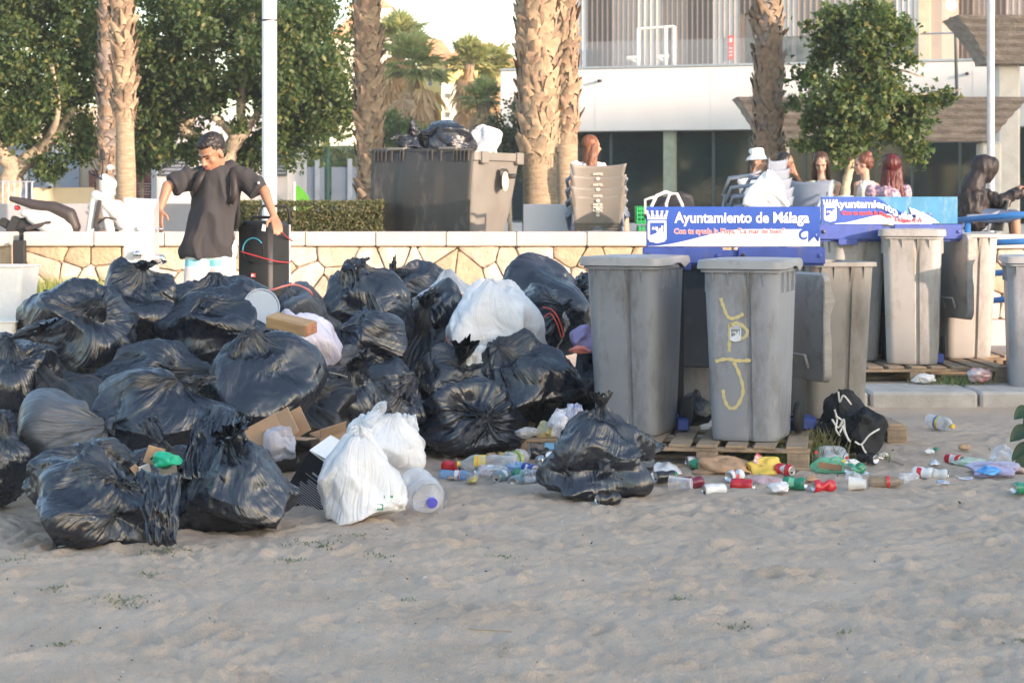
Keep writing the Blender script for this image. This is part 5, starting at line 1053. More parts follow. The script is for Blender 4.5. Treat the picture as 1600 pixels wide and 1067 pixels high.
# ------------------------------------------------------------------ terrace chairs
CHG = mat('chair_grey_brown', (.20, .18, .155), .45, var=(4, .08)); CHB = mat('chair_blue_grey', (.22, .25, .31), .4, var=(4, .06)); CHL = mat('chair_print', (.6, .57, .5), .6)
def chair_mesh(back_h, w, m, name='back', bow=.05):
    nu, nv = 16, 12; U, T = np.meshgrid(np.linspace(-1, 1, nu), np.linspace(0, 1, nv)); u = U.ravel(); t = T.ravel(); wd_ = w * (.42 + .08 * t ** 2)
    V = np.stack([u * wd_, bow * (1 - u * u) * 1.2 - .06 * t - bow, back_h * t + .03 * u * u * t], 1); return npmesh(name, V, gridfaces(nu, nv), m, True)
def make_chair(label, loc_, rz, w=.56, back_h=.30, seat_h=.34, group='stacked plastic terrace chairs', arms=True, txt=True, m=CHG, m2=CHB):
    t = thing('terrace_chair', label, 'chair', loc_, rz, group)
    b = link('backrest', chair_mesh(back_h, w, m), t, (0, -.22, seat_h)); md = b.modifiers.new('s', 'SOLIDIFY'); md.thickness = .014
    if txt: text('AMSTEL', .024, CHL, b, (0, -.058, back_h * .72), (R(84), 0, 0), width=.11, bold=.001); MB().lathe([(.016, 0), (.016, .001)], 14, MT((0, -.050, back_h * .56), (R(90), 0, 0), (1.4, 1, 1))).obj('emblem', CHL, b)
    V = [(x, y, seat_h - .02 * (1 - (x / (w / 2)) ** 2)) for y in np.linspace(-.2, .24, 8) for x in np.linspace(-w * .42, w * .42, 10)]; s = link('seat', npmesh('seat', V, gridfaces(10, 8), m2, True), t); md = s.modifiers.new('s', 'SOLIDIFY'); md.thickness = .015
    for sx in (-1, 1):
        for sy in (-1, 1): MB().tube([(sx * w * .40, sy * .19, seat_h), (sx * w * .46, sy * .25, 0)], [.02, .014], 8).obj('leg', m2, t, True)
        if arms: MB().tube([(sx * w * .44, -.22, seat_h + back_h * .7), (sx * w * .52, -.12, seat_h + back_h * .55), (sx * w * .53, .12, seat_h + .16), (sx * w * .47, .2, seat_h)], [.012, .022, .022, .015], 8).obj('arm', m2, t, True)
    return t
def copy_thing(t, label, loc_, rz=None):
    c = t.copy(); COL.objects.link(c); c.location = loc_; c['label'] = label
    if rz is not None: c.rotation_euler.z = rz
    for ch in list(t.children):
        d = ch.copy(); COL.objects.link(d); d.parent = c
        for g in list(ch.children): e = g.copy(); COL.objects.link(e); e.parent = d
    return c
ch0 = make_chair('lowest chair of the brown stack, its whole printed backrest showing', (X(933, 22.0), 22.2, PROM), R(1), arms=True, w=.60)
for i, (dz, lab) in enumerate(((.035, 'second chair from the bottom of the brown stack, only a thin edge showing'), (.065, 'third chair from the bottom of the brown stack, right above the thin edge'), (.155, 'chair third from the top in the brown stack by the seated woman'), (.275, 'second chair from the top of the brown stack'), (.39, 'top chair of the brown stack in front of the woman with long hair'))):
    copy_thing(ch0, lab, (X(933, 22.0), 22.2 - .012 * i - .015, PROM + dz))
ch1 = make_chair('lowest grey armchair in the tilted stack behind the front sign', (X(1182, 21.9), 21.95, PROM + .0), R(62), w=.56, back_h=.34, txt=False, m=CHB)
for i, lab in enumerate(('second grey armchair up in the stack behind the front sign', 'middle grey armchair of the stack behind the front sign', 'fourth grey armchair up behind the front sign', 'top grey armchair with pointed back corner under the bucket hat')):
    copy_thing(ch1, lab, (X(1182 - 3 * i, 21.9), 21.95, PROM + .10 * (i + 1)))
ch2 = make_chair('grey armchair with open loop arms at the right of the white paper bag', (X(1252, 21.9), 21.95, PROM + .0), R(150), w=.5, back_h=.36, txt=False, m=CHB)
copy_thing(ch2, 'top grey loop armed chair stacked beside the girl with the phone', (X(1252, 21.9), 21.95, PROM + .16))
copy_thing(ch2, 'grey loop armed chair in the middle of the stack beside the phone girl', (X(1252, 21.9), 21.95, PROM + .08))
# white crumpled paper sack, backpack, crates
ws = bag('white paper sack standing among the grey chairs above the front sign', (1163, 268, 1232, 335), 21.45, (-.25, 0, 1), 71, mat('white_paper', (.80, .79, .78), .7, bump=(8, .5, .02)), depth=.3, group=None, tuft=0, name='paper_sack', cat='paper sack', lump=.7, crease=.9, pleat=.2, sag=.7, nplanes=7)
bk = bag('black backpack with white straps resting on the wall above the front sign', (1010, 302, 1088, 362), 21.15, (.8, 0, .6), 72, mat('black_nylon', (.018, .016, .018), .55, bump=(40, .4, .01)), depth=.3, group=None, tuft=0, name='backpack', cat='backpack', pleat=.2, crease=.6)
WST = mat('white_webbing', (.68, .66, .62), .7)
def strap_(parent, pts, w, m, name='strap'):
    mb = MB(); P = [Vector(p) - Vector(parent.location) for p in pts]
    for i, p in enumerate(P):
        t = (P[min(i + 1, len(P) - 1)] - P[max(i - 1, 0)]).normalized(); s = t.cross(Vector((0, -1, .15))).normalized() * w / 2; mb.V += [p - s, p + s]
    for i in range(len(P) - 1): mb.F.append([2 * i, 2 * i + 1, 2 * i + 3, 2 * i + 2])
    o = mb.obj(name, m, parent, True); md = o.modifiers.new('s', 'SOLIDIFY'); md.thickness = .008; return o
strap_(bk, [W(1018, 340, 20.9), W(1018, 322, 20.9), W(1026, 306, 20.9), W(1040, 300, 20.95), W(1052, 304, 20.95)], .035, WST); strap_(bk, [W(1042, 340, 20.85), W(1041, 318, 20.85), W(1047, 302, 20.9), W(1058, 303, 20.9), W(1066, 320, 20.85), W(1068, 335, 20.85)], .03, WST); strap_(bk, [W(1008, 335, 20.9), W(1008, 312, 20.9), W(1022, 308, 20.9)], .025, WST)
CRG = mat('green_crate', (.02, .38, .10), .45)
def crate(label, px, D, z):
    t = thing('plastic_crate', label, 'crate', (X(px, D), D, z), group='green plastic crates'); 
    for sy in (-.14, .14):
        for k in range(4): MB().box((0, sy, .03 + k * .045), (.34, .012, .014)).obj('rail', CRG, t)
        for k in range(9): MB().box((-.16 + k * .04, sy, .1), (.012, .014, .19)).obj('upright', CRG, t)
    for sx in (-.17, .17): MB().box((sx, 0, .1), (.012, .28, .19)).obj('end_panel', CRG, t)
    MB().box((0, 0, .008), (.34, .28, .012)).obj('base', CRG, t); return t
crate('upper green plastic crate left of the front sign', 1018, 22.2, PROM + .41); crate('lower green plastic crate left of the front sign, standing on the terrace', 1021, 22.2, PROM + .2)
# blue hand rails
rl = thing('handrail', 'blue tubular hand rails running to the right edge in front of the stone wall', 'handrail', (X(1500, 19.5), 19.5, .1)); RBL = mat('rail_blue', (.035, .16, .42), .4, var=(10, .15))
for (a, b, c, d_) in ((1490, 345, 1640, 332), (1500, 381, 1640, 376), (1530, 429, 1640, 420), (1532, 471, 1640, 462)): MB().tube([W(a, b, 19.5) - rl.location, W(c, d_, 19.0) - rl.location], .03, 14).obj('rail', RBL, rl, True)
MB().tube([W(1618, 334, 19.1) - rl.location, W(1618, 334, 19.1) * 1 - rl.location - Vector((0, 0, 1.35))], .03, 12).obj('post', RBL, rl, True); MB().tube([W(1512, 343, 19.45) - rl.location, W(1512, 343, 19.45) - rl.location - Vector((0, 0, 1.3))], .03, 12).obj('post', RBL, rl, True)
# small dark pole in the wall gap
gp2 = thing('drain_box', 'black plastic box standing in the gap of the stone wall at the left', 'box', (X(29, 20.7), 20.75, .75)); MB().box((0, 0, .22), (.12, .1, .44), None, .01).obj('casing', RUB, gp2); MB().box((0, -.052, .12), (.05, .006, .05)).obj('label_plate', SWHITE, gp2)
# dry grass at the wall foot, weeds
GRS = leaf_mats('grass_blade', [(.30, .33, .10), (.42, .38, .16), (.20, .28, .08)]); WEED = leaf_mats('weed', [(.12, .19, .07), (.20, .25, .12), (.27, .25, .13)]); SAGE = leaf_mats('dune_weed', [(.20, .23, .15), (.26, .27, .18), (.17, .19, .11)], .1)
def tuft_(name, cx, cy, rx, ry, n, h, mats, seed, spread=.5, label=None):
    rs = np.random.RandomState(seed); x = cx + rs.normal(size=n) * rx * .5; y = cy + rs.normal(size=n) * ry * .5; z = sand_z(x, y) - .004; V = []; F = []
    for i in range(n):
        a = rs.uniform(0, 6.28); hh = h * rs.uniform(.4, 1.2); le = spread * hh * rs.uniform(.3, 1.3); w = .0025 + .0015 * rs.rand() if h < .12 else .004; k = len(V); ca, sa = math.cos(a), math.sin(a)
        V += [(x[i] - sa * w, y[i] + ca * w, z[i]), (x[i] + sa * w, y[i] - ca * w, z[i]), (x[i] + ca * le * .4 + sa * w, y[i] + sa * le * .4 - ca * w, z[i] + hh * .6), (x[i] + ca * le * .4 - sa * w, y[i] + sa * le * .4 + ca * w, z[i] + hh * .6), (x[i] + ca * le, y[i] + sa * le, z[i] + hh)]
        F += [[k, k + 1, k + 2, k + 3], [k + 3, k + 2, k + 4]]
    me = npmesh(name, V, F, None, False); [me.materials.append(m) for m in mats]; me.polygons.foreach_set('material_index', [int(q) for q in np.repeat(rs.randint(0, len(mats), n), 2)]); return tag(link(name, me), kind='stuff')
tuft_('dry_grass', X(95, 20.2), 20.3, .8, .6, 1400, .22, GRS, 1)
for k, (px, py, w, n) in enumerate(((262, 860, 42, 160), (490, 852, 40, 130), (195, 944, 38, 170), (455, 878, 24, 70), (552, 836, 24, 60), (592, 872, 14, 50), (785, 870, 22, 45), (82, 920, 26, 60), (230, 902, 20, 60), (22, 872, 30, 60), (320, 828, 10, 30), (1060, 935, 20, 50), (1150, 968, 24, 60), (100, 1008, 20, 35), (508, 856, 14, 50), (640, 940, 14, 20), (1320, 990, 14, 20), (1590, 1000, 16, 30))):
    D = CAM_H * FPX / (py - HOR) ; D = (CAM_H - gz(X(px, D), D)) * FPX / (py - HOR); tuft_('beach_grass', X(px, D), D, w / S(D) * 1.2, w / S(D) * .9, int(n * .8), .016, SAGE, 20 + k, 1.2)
# ------------------------------------------------------------------ people
SKIN = mat('skin_tan', (.36, .185, .115), .5, sss=.15, var=(8, .06)); SKINL = mat('skin_light', (.48, .28, .20), .5, sss=.15, var=(8, .05)); LIP = mat('lips', (.42, .14, .12), .5); EYE = mat('eye_dark', (.03, .02, .02), .3); BROW = mat('brow_dark', (.02, .015, .012), .8)
def hair_mat(n, c, c2): return mat('hair_' + n, c, .45, col2=c2, var=(14, 1), bump=(30, .7, .01), mapping=(1, 1, .12))
H_BLK = hair_mat('black', (.012, .010, .010), (.03, .022, .02)); H_BRN = hair_mat('brown', (.035, .017, .010), (.09, .038, .02)); H_RED = hair_mat('dark_red', (.045, .004, .005), (.11, .012, .010)); H_GIN = hair_mat('copper', (.10, .035, .018), (.24, .09, .04)); H_BUN = hair_mat('auburn', (.08, .026, .016), (.16, .055, .03))
def frame_(f, up=(0, 0, 1)):
    f = Vector(f).normalized(); s = f.cross(Vector(up)).normalized(); u = s.cross(f); return s, f, u
def hmat(c, f, up=(0, 0, 1)):
    s, f, u = frame_(f, up); M = Matrix((( s.x, f.x, u.x), (s.y, f.y, u.y), (s.z, f.z, u.z))).to_4x4(); return Matrix.Translation(c) @ M
def head_mb(mb, c, f, up=(0, 0, 1), s=1.):
    M = hmat(c, f, up); P = lambda x, y, z: M @ Vector((x * s, y * s, z * s)); r4 = M.to_3x3().to_4x4()
    mb.ell(P(0, -.012, .03), (.074 * s, .092 * s, .088 * s), 18, 12, r4); mb.ell(P(0, .018, -.03), (.058 * s, .066 * s, .080 * s), 16, 10, r4); mb.ell(P(0, .055, -.088), (.028 * s, .026 * s, .022 * s), 12, 8, r4)
    for sx in (-1, 1):
        mb.ell(P(sx * .036, .052, -.022), (.024 * s, .022 * s, .024 * s), 10, 8, r4); mb.ell(P(sx * .075, -.008, -.012), (.008 * s, .020 * s, .032 * s), 10, 8, r4); mb.cap(P(sx * .012, .080, .024), P(sx * .05, .066, .022), .010 * s, .009 * s, 8)
        mb.ell(P(sx * .011, .090, -.034), (.009 * s, .010 * s, .008 * s), 8, 6, r4)
    mb.cap(P(0, .080, .018), P(0, .104, -.028), .009 * s, .014 * s, 8); mb.ell(P(0, .080, -.058), (.024 * s, .012 * s, .011 * s), 10, 6, r4)
    return P, r4
def face_parts(parent, P, r4, s=1., brow=BROW, closed=True):
    o = parent.location
    for sx in (-1, 1):
        MB().ell(P(sx * .031, .0755, .004) - o, (.014 * s, .006 * s, .005 * s if closed else .007 * s), 10, 6, r4).obj('eye', EYE, parent, True); MB().cap(P(sx * .014, .089, .024) - o, P(sx * .048, .076, .027) - o, .0045 * s, .003 * s, 8).obj('eyebrow', brow, parent, True)
    MB().ell(P(0, .0925, -.054) - o, (.021 * s, .005 * s, .0045 * s), 10, 6, r4).obj('upper_lip', LIP, parent, True); MB().ell(P(0, .0915, -.064) - o, (.017 * s, .006 * s, .006 * s), 10, 6, r4).obj('lower_lip', LIP, parent, True)
def hand_mb(mb, wrist, d, n, side=1, curl=.5, s=1., thumb=1.):
    """d = direction of the fingers, n = back of the hand normal"""
    d = Vector(d).normalized(); n = Vector(n); n = (n - d * n.dot(d)).normalized(); x = d.cross(n) * side; w = Vector(wrist)
    for k in range(4):
        off = (-.030 + .020 * k) * s; L = (.072, .082, .077, .060)[k] * s; base = w + d * .085 * s + x * off; mb.cap(w + d * .012 * s + x * off * .6, base, .013 * s, .0105 * s, 8)
        p = base; ang = 0
        for j, fr in enumerate((.45, .3, .25)):
            ang += curl * (.5, .8, .6)[j]; q = p + (d * math.cos(ang) - n * math.sin(ang)) * L * fr; mb.cap(p, q, (.0098 - .0012 * j) * s, (.0090 - .0012 * j) * s, 8); p = q
    t0 = w + d * .025 * s - x * .026 * s; t1 = t0 + (d * .55 - x * .75 - n * .25).normalized() * .040 * s; t2 = t1 + (d * .9 - x * .2 - n * .4 * thumb).normalized() * .034 * s; mb.cap(w + d * .01 * s, t0, .016 * s, .014 * s, 8); mb.cap(t0, t1, .013 * s, .011 * s, 8); mb.cap(t1, t2, .0105 * s, .009 * s, 8)
def folds(amp, seed, f=9.):
    def g(co): q = co * np.array([f, f, f * .45]) + seed; return amp * (ridg(q + .4 * np.stack([perlin(q * .6), perlin(q * .6 + 7), 0 * q[:, 0]], 1)) - .4) + amp * .5 * perlin(q * 2)
    return g
def put(parent, name, mb, vox, m, smooth=4, disp=None):
    o = Vector(parent.location); mb.V = [v - o for v in mb.V]; return link(name, remesh(mb, vox, m, smooth, name, disp), parent)
# ---- the young man
SH = mat('charcoal_tshirt', (.040, .037, .040), .85, var=(5, .08), bump=(200, .25, .003)); D0 = 14.9; q = lambda px, py, d=0.: W(px, py, D0 + d)
zf = .27
tag(link('shower_platform', MB().box((X(290, 14.9), 14.9, .11), (2.2, 1.5, .32), None, .02).mesh('shower_platform', KERB)), kind='structure')
mn = thing('person', 'young man in a charcoal t-shirt and pale shorts looking down, hand on a speaker', 'person', (X(335, D0), D0, zf))
mb = MB(); hc = q(331, 240, -.05); P, r4 = head_mb(mb, hc, (-.52, -.70, -.52), (0, 0, 1), 1.12)
mb.cap(q(345, 270, .03), q(338, 252, -.0), .062, .056); mb.cap(q(312, 273, .02), q(373, 275, .02), .045, .045); mb.cap(q(341, 290, .03), q(335, 385, .03), .10, .10)
mb.cap(q(309, 273, .0), q(262, 291, -.03), .038, .038); mb.cap(q(262, 291, -.03), q(250, 327, -.10), .042, .027); mb.cap(q(375, 275, 0), q(413, 298, -.03), .038, .038); mb.cap(q(413, 298, -.03), q(428, 338, -.12), .042, .027)
hand_mb(mb, q(250, 327, -.10), (-.05, -.25, -1), (-.55, -.8, .1), 1, .35, 1.05); hand_mb(mb, q(428, 338, -.12), (.25, -.55, -.55), (.2, -.45, .85), -1, .35, 1.05)
for kx, kx2 in ((318, 311), (343, 347)):
    mb.cap(q(kx, 398, .02), q(kx2, 492, -.02), .085, .06); mb.cap(q(kx2, 492, -.02), q(kx2, 575, .05), .058, .038); mb.cap(q(kx2, 585, .05), q(kx2 - 4, 592, -.14), .04, .032)
put(mn, 'body', mb, .0075, SKIN, 3); face_parts(mn, P, r4, 1.12)
hb = MB(); hb.ell(P(0, -.028, .050), (.079 * 1.12, .091 * 1.12, .079 * 1.12), 20, 14, r4); hb.ell(P(0, -.050, -.005), (.072 * 1.1, .058 * 1.1, .062 * 1.1), 16, 10, r4); hb.ell(P(0, .040, .088), (.060, .045, .030), 14, 8, r4)
put(mn, 'hair', hb, .005, H_BLK, 1, lambda co: .005 * ridg(co * 55) + .005 * perlin(co * 130))
def ring(cx, cy, wpx, dep, dd=.03):                      # an elliptical section at a pixel height
    c = q(cx, cy, dd); a = wpx / S(D0) / 2; return [(c.x + a * math.cos(t * math.pi / 12), c.y + dep * math.sin(t * math.pi / 12)) for t in range(24)], c.z
ts = loft([ring(328, 404, 84, .15), ring(327, 396, 86, .152), ring(330, 360, 76, .145), ring(335, 325, 68, .14), ring(339, 295, 72, .14), ring(341, 277, 74, .13), ring(342, 266, 60, .11), ring(344, 259, 34, .08)])
ts.V = [Vector((v.x - (.0 if True else 0) + (-.035 * max(0, (q(0, 360).z - v.z)) * 4 * (1 if v.x < q(328, 0).x else 0)), v.y, v.z + (.02 * (v.x - q(328, 0).x) * -1 if v.z < q(0, 390).z else 0))) for v in ts.V]
ts.cap(q(314, 272, .02), q(294, 281, .0), .078, .076); ts.tube([q(302, 271, .02), q(283, 284, -.01), q(270, 291, -.03)], [.074, .082, .082], 16); ts.cap(q(370, 275, .02), q(388, 285, .0), .078, .076); ts.tube([q(380, 275, .02), q(394, 290, -.01), q(404, 300, -.03)], [.074, .082, .082], 16); ts.cap(q(325, 264, .03), q(362, 265, .03), .06, .06)
put(mn, 't_shirt', ts, .0085, SH, 5, folds(.022, 3, 6.))
MB().ell(q(404, 286, -.115) - mn.location, (.009, .004, .009), 10, 6).obj('badge', SWHITE, mn, True)
SHO = mat('striped_shorts', (.8, .8, .8), .8, bump=(120, .2, .003)); nt = SHO.node_tree; N = nt.nodes; L = nt.links; tc = [n for n in N if n.type == 'TEX_COORD'][0]; sx_ = N.new('ShaderNodeSeparateXYZ'); L.new(tc.outputs['Object'], sx_.inputs[0]); mr = N.new('ShaderNodeMapRange'); L.new(sx_.outputs[2], mr.inputs[0])
z1, z0 = (q(0, 400).z - zf), (q(0, 480).z - zf); mr.inputs[1].default_value = z0; mr.inputs[2].default_value = z1; cr = N.new('ShaderNodeValToRGB'); cr.color_ramp.interpolation = 'CONSTANT'; L.new(mr.outputs[0], cr.inputs[0])
for i, (p, c) in enumerate(((0, (.80, .62, .60)), (.45, (.60, .50, .62)), (.50, (.82, .70, .64)), (.74, (.80, .80, .80)), (.80, (.28, .68, .74)), (.93, (.75, .85, .85)))):
    e = cr.color_ramp.elements[i] if i < 2 else cr.color_ramp.elements.new(p); e.position = p; e.color = (*c, 1)
L.new(cr.outputs[0], N['Principled BSDF'].inputs['Base Color'])
so = MB(); so.cap(q(318, 388, .03), q(345, 388, .03), .125, .12)
for kx, kx2 in ((314, 306), (346, 350)): so.tube([q(kx, 388, .03), q(kx2 + (2 if kx2 < 320 else -1), 430, .0), q(kx2, 470, -.01)], [.105, .098, .092], 16)
put(mn, 'shorts', so, .009, SHO, 3, folds(.006, 9))
bpk = thing('backpack', 'dark backpack worn by the young man, only its shoulder straps showing', 'backpack', q(345, 330, .22)); x = MB(); x.box(q(345, 318, .26) - bpk.location, (.28, .14, .40), None, .04); x.obj('bag_body', mat('dark_nylon', (.02, .018, .017), .6), bpk, True)
DST = mat('strap_dark', (.030, .024, .022), .6)
strap_(bpk, [q(322, 258, .12), q(320, 262, -.03), q(315, 272, -.115), q(309, 284, -.13), q(302, 298, -.10), q(298, 306, .05)], .045, DST); strap_(bpk, [q(362, 257, .12), q(363, 262, -.03), q(363, 275, -.11), q(366, 290, -.128), q(366, 306, -.125), q(360, 318, -.11)], .045, DST)
# ---- shower column
ST = mat('brushed_steel', (.62, .62, .64), .32, .35, var=(3, .04)); sc_ = thing('shower_column', 'white shower column with chrome spouts between the bags and the man', 'shower', (X(221, 14.5), 14.5, .27)); zt_ = CAM_H + 11 / S(14.5) - .27; w = 46 / S(14.5)
b_ = MB(); b_.V = [Vector(v) for v in ((-w / 2, -.10, 0), (w / 2, -.10, 0), (w / 2, .12, 0), (-w / 2, .12, 0), (-w / 2, -.10, zt_), (w / 2, -.10, zt_ - .085), (w / 2, .12, zt_ - .01), (-w / 2, .12, zt_ + .0))]; b_.F = [[0, 3, 2, 1], [4, 5, 6, 7], [0, 1, 5, 4], [1, 2, 6, 5], [2, 3, 7, 6], [3, 0, 4, 7]]; b_.obj('column', ST, sc_)
MB().ell((0, -.115, CAM_H - 37 / S(14.5) - .27), (.018, .014, .018)).obj('button', ST, sc_, True); MB().tube([(.0, -.08, CAM_H - 76 / S(14.5) - .27), (0, -.15, CAM_H - 76 / S(14.5) - .27), (0, -.165, CAM_H - 80 / S(14.5) - .27)], .028, 14).obj('spout', mat('chrome', (.7, .7, .7), .15, 1), sc_, True)
zz = CAM_H - 83 / S(14.5) - .27; MB().tube([(w / 2 - .02, 0, zz), (w / 2 + .04, 0, zz), (w / 2 + .06, 0, zz - .04)], .026, 14).obj('spout', MATS['chrome'], sc_, True); MB().ell((w / 2 + .03, -.03, CAM_H - 38 / S(14.5) - .27), (.03, .02, .012)).obj('push_knob', MATS['chrome'], sc_, True)
# ---- speaker on a trolley
SPK = mat('speaker_black', (.012, .012, .013), .5, bump=(250, .3, .002)); GRL = mat('speaker_grille', (.010, .010, .011), .6, bump=(400, .6, .003)); sp = thing('speaker', 'tall black party loudspeaker with a blue light ring under the man\'s hand', 'speaker', (X(413, 15.2), 15.2, .34), R(-24)); zt_ = CAM_H - 25 / S(15.2) - .34
sw, sdp = .285, .30; MB().box((0, 0, zt_ / 2), (sw, sdp, zt_), None, .035).obj('cabinet', SPK, sp, True, auto=40); MB().box((0, -sdp / 2 - .002, zt_ * .5), (sw - .03, .012, zt_ - .08), None, .012).obj('grille', GRL, sp, True, auto=50)
LR = mat('ring_blue', (.05, .28, .40), .4); a_ = [(math.cos(t) * .088, -sdp / 2 - .009, zt_ - .215 + math.sin(t) * .088) for t in np.linspace(R(35), R(185), 24)]; MB().tube(a_, .0055, 6).obj('light_ring', LR, sp, True); a_ = [(math.cos(t) * .088, -sdp / 2 - .009, zt_ - .215 + math.sin(t) * .088) for t in np.linspace(R(185), R(395), 24)]; MB().tube(a_, .003, 6).obj('ring_trim', SPK, sp, True)
lg = MB().box((.0, -sdp / 2 - .010, zt_ - .40), (.036, .006, .030), None, .002).obj('logo_plate', RSG, sp); text('JBL', .014, SWHITE, lg, (0, -sdp / 2 - .0145, zt_ - .40), (R(90), 0, 0), bold=.0008)
MB().tube([(-.11, .0, zt_ + .0), (-.10, .0, zt_ + .025), (.10, 0, zt_ + .025), (.11, 0, zt_)], .012, 8).obj('top_handle', SPK, sp, True)
tr = thing('luggage_trolley', 'folding luggage trolley with a black curved handle carrying the speaker', 'trolley', (X(440, 15.45), 15.45, .27)); zh = CAM_H - 2 / S(15.4) - .27
MB().tube([(-.165, 0, zh - .14), (-.165, 0, zh - .05), (-.14, 0, zh), (.03, 0, zh), (.055, 0, zh - .03), (.06, 0, zh - .14)], .011, 10).obj('handle', RUB, tr, True)
for sx in (-.165, .06): MB().tube([(sx, 0, zh - .14), (sx, 0, .1)], .009, 8).obj('upright', GP, tr, True)
MB().box((.06, 0, zh - .62), (.03, .03, .085)).obj('clamp', RUB, tr); MB().box((-.08, -.2, .05), (.34, .42, .025), None, .004).obj('platform', RUB, tr)
for sx in (-.2, .1): MB().lathe([(.01, -.012), (.05, -.012), (.05, .012), (.01, .012)], 16, MT((sx, 0, .05), (0, R(90), 0))).obj('wheel', RUB, tr, True)
cord('bungee_cord', [W(376, 393, 14.98), W(400, 400, 14.95), W(430, 408, 14.95), W(447, 410, 15.1), W(456, 409, 15.4)], .0042, mat('red_cord', (.45, .03, .04), .5), 'red elastic cord strapped around the speaker', 'cord'); cord('bungee_cord', [W(433, 352, 14.9), W(445, 368, 15.1), W(457, 377, 15.35)], .005, MATS['red_cord'], 'red elastic cord end hanging from the hand on the speaker', 'cord')
MB().box((0, 0, 0), (.03, .006, .05), (0, .2, 0)).obj('paper_tag', SWHITE, sp, loc=(.11, -.19, zt_ - .05))
# ---- seated people on the terrace
def seat_person(label, D, head, face, neck, shl, shr, hair, skin, top, hairkind='long', arms=None, hs=1.05, topm=None, hat=None, hand_dirs=None, group=None, tank=False, hood=False, sc=1.):
    z0 = PROM; q = lambda a: W(a[0], a[1], D + (a[2] if len(a) > 2 else 0)); c = q(neck); t = thing('person', label, 'person', (c.x, D, PROM)); mb = MB(); P, r4 = head_mb(mb, q(head), face, (0, 0, 1), hs)
    N_ = q(neck); A_, B_ = q(shl), q(shr); mb.cap(N_ + Vector((0, 0, -.04)), P(0, -.02, -.05), .052 * sc, .050 * sc); mb.cap(A_, B_, .05, .05); mid = (A_ + B_) / 2; hip = Vector((mid.x, mid.y, PROM + .50)); mb.cap(mid + Vector((0, 0, -.08)), hip, .115 * sc, .12 * sc)
    f = Vector(face); f.z = 0; f.normalize(); s = Vector((-f.y, f.x, 0))
    for sg in (-1, 1): k = hip + f * .42 + s * sg * .1; mb.cap(hip + s * sg * .08, k, .08, .055); an = Vector((k.x, k.y, PROM + .06)) + f * .03; mb.cap(k, an, .055, .04); mb.cap(an, an + f * .14 - Vector((0, 0, .02)), .04, .03)
    gm = MB()
    for i, (sh, ar) in enumerate(((A_, arms[0]), (B_, arms[1]))):
        if ar is None: ar = None; e = sh + Vector((0, 0, -.25)) + f * .05; w_ = e + f * .2
        else: e, w_ = q(ar[0]), q(ar[1])
        mb.cap(sh, e, .045 * sc, .036 * sc); mb.cap(e, w_, .036 * sc, .024 * sc); d = (w_ - e).normalized() if not (hand_dirs and hand_dirs[i]) else Vector(hand_dirs[i]); hand_mb(mb, w_, d, (0, -.3, 1) if abs(d.z) < .8 else (0, -1, 0), 1 if i else -1, .7, .9)
        if not tank: gm.cap(sh + Vector((0, 0, .0)), sh + (e - sh) * (.55 if not hood else 1), .062 * sc, .056 * sc)
        if hood: gm.cap(e, w_, .056 * sc, .042 * sc)
    put(t, 'body', mb, .0095, skin, 3); (not hood) and face_parts(t, P, r4, hs)
    gm.cap(A_ * .85 + B_ * .15, A_ * .15 + B_ * .85, .060 * sc, .060 * sc); gm.cap(mid + Vector((0, .0, -.06)), hip, .135 * sc, .14 * sc)
    put(t, 'top', gm, .010, top, 3, folds(.020 if hood else .011, len(label), 12.))
    pm = MB()
    for sg in (-1, 1): pm.cap(hip + s * sg * .08, hip + f * .42 + s * sg * .1, .092, .07)
    put(t, 'trousers', pm, .014, mat('denim', (.06, .09, .16), .8), 2)
    if not hood:
        hb = MB(); hb.ell(P(0, -.028, .042), (.086 * hs, .096 * hs, .090 * hs), 18, 12, r4)
        if hairkind == 'long':
            for sx in (-.062, -.03, 0, .03, .062): hb.cap(P(sx, -.05 if abs(sx) < .05 else -.01, .0), P(sx * 1.5, -.075 + .02 * abs(sx) / .06, -.27), .042, .028)
            for sx in (-1, 1): hb.cap(P(sx * .066, .02, .05), P(sx * .085, .01, -.26), .022, .028)
        elif hairkind == 'bob':
            for sx in (-.06, 0, .06): hb.cap(P(sx, -.04, .0), P(sx * 1.2, -.055, -.14), .048, .035)
        elif hairkind == 'bun': hb.ell(P(0, -.07, .115), (.045, .045, .04)); hb.ell(P(0, -.06, .0), (.075, .06, .06), 12, 8, r4)
        put(t, 'hair', hb, .008, hair, 3, lambda co: .006 * (ridg(co * np.array([45, 45, 7])) - .4) + .005 * perlin(co * np.array([110, 110, 20])))
    else:
        hb = MB(); hb.ell(P(0, -.01, .02), (.112, .135, .135), 18, 12, r4); hb.ell(P(0, .05, .03), (.095, .10, .12), 14, 10, r4); hb.ell(P(0, .04, -.05), (.085, .085, .09), 14, 10, r4); hb.cap(P(0, -.03, -.05), N_ + Vector((0, 0, -.06)), .10, .13); put(t, 'hood', hb, .011, top, 4, folds(.008, 5, 12))
    return t, P, r4
WT = mat('white_top', (.78, .76, .74), .8); BKT = mat('black_top', (.02, .02, .022), .8); SAG = mat('sage_top', (.30, .36, .30), .8); LT = mat('beige_top', (.62, .58, .50), .8); PUR = mat('patterned_blouse', (.06, .05, .16), .8, col2=(.62, .42, .42), var=(26, 1)); BRJ = mat('brown_jacket', (.018, .012, .012), .55, bump=(30, .3, .01))
p1, P, r4 = seat_person('woman with long copper hair and white top sitting behind the brown chair stack', 24.2, (925, 229), (.86, .35, -.05), (922, 252), (899, 260), (940, 262), H_GIN, SKINL, WT, 'long', [((895, 290), (905, 312)), ((948, 290), (948, 312))])
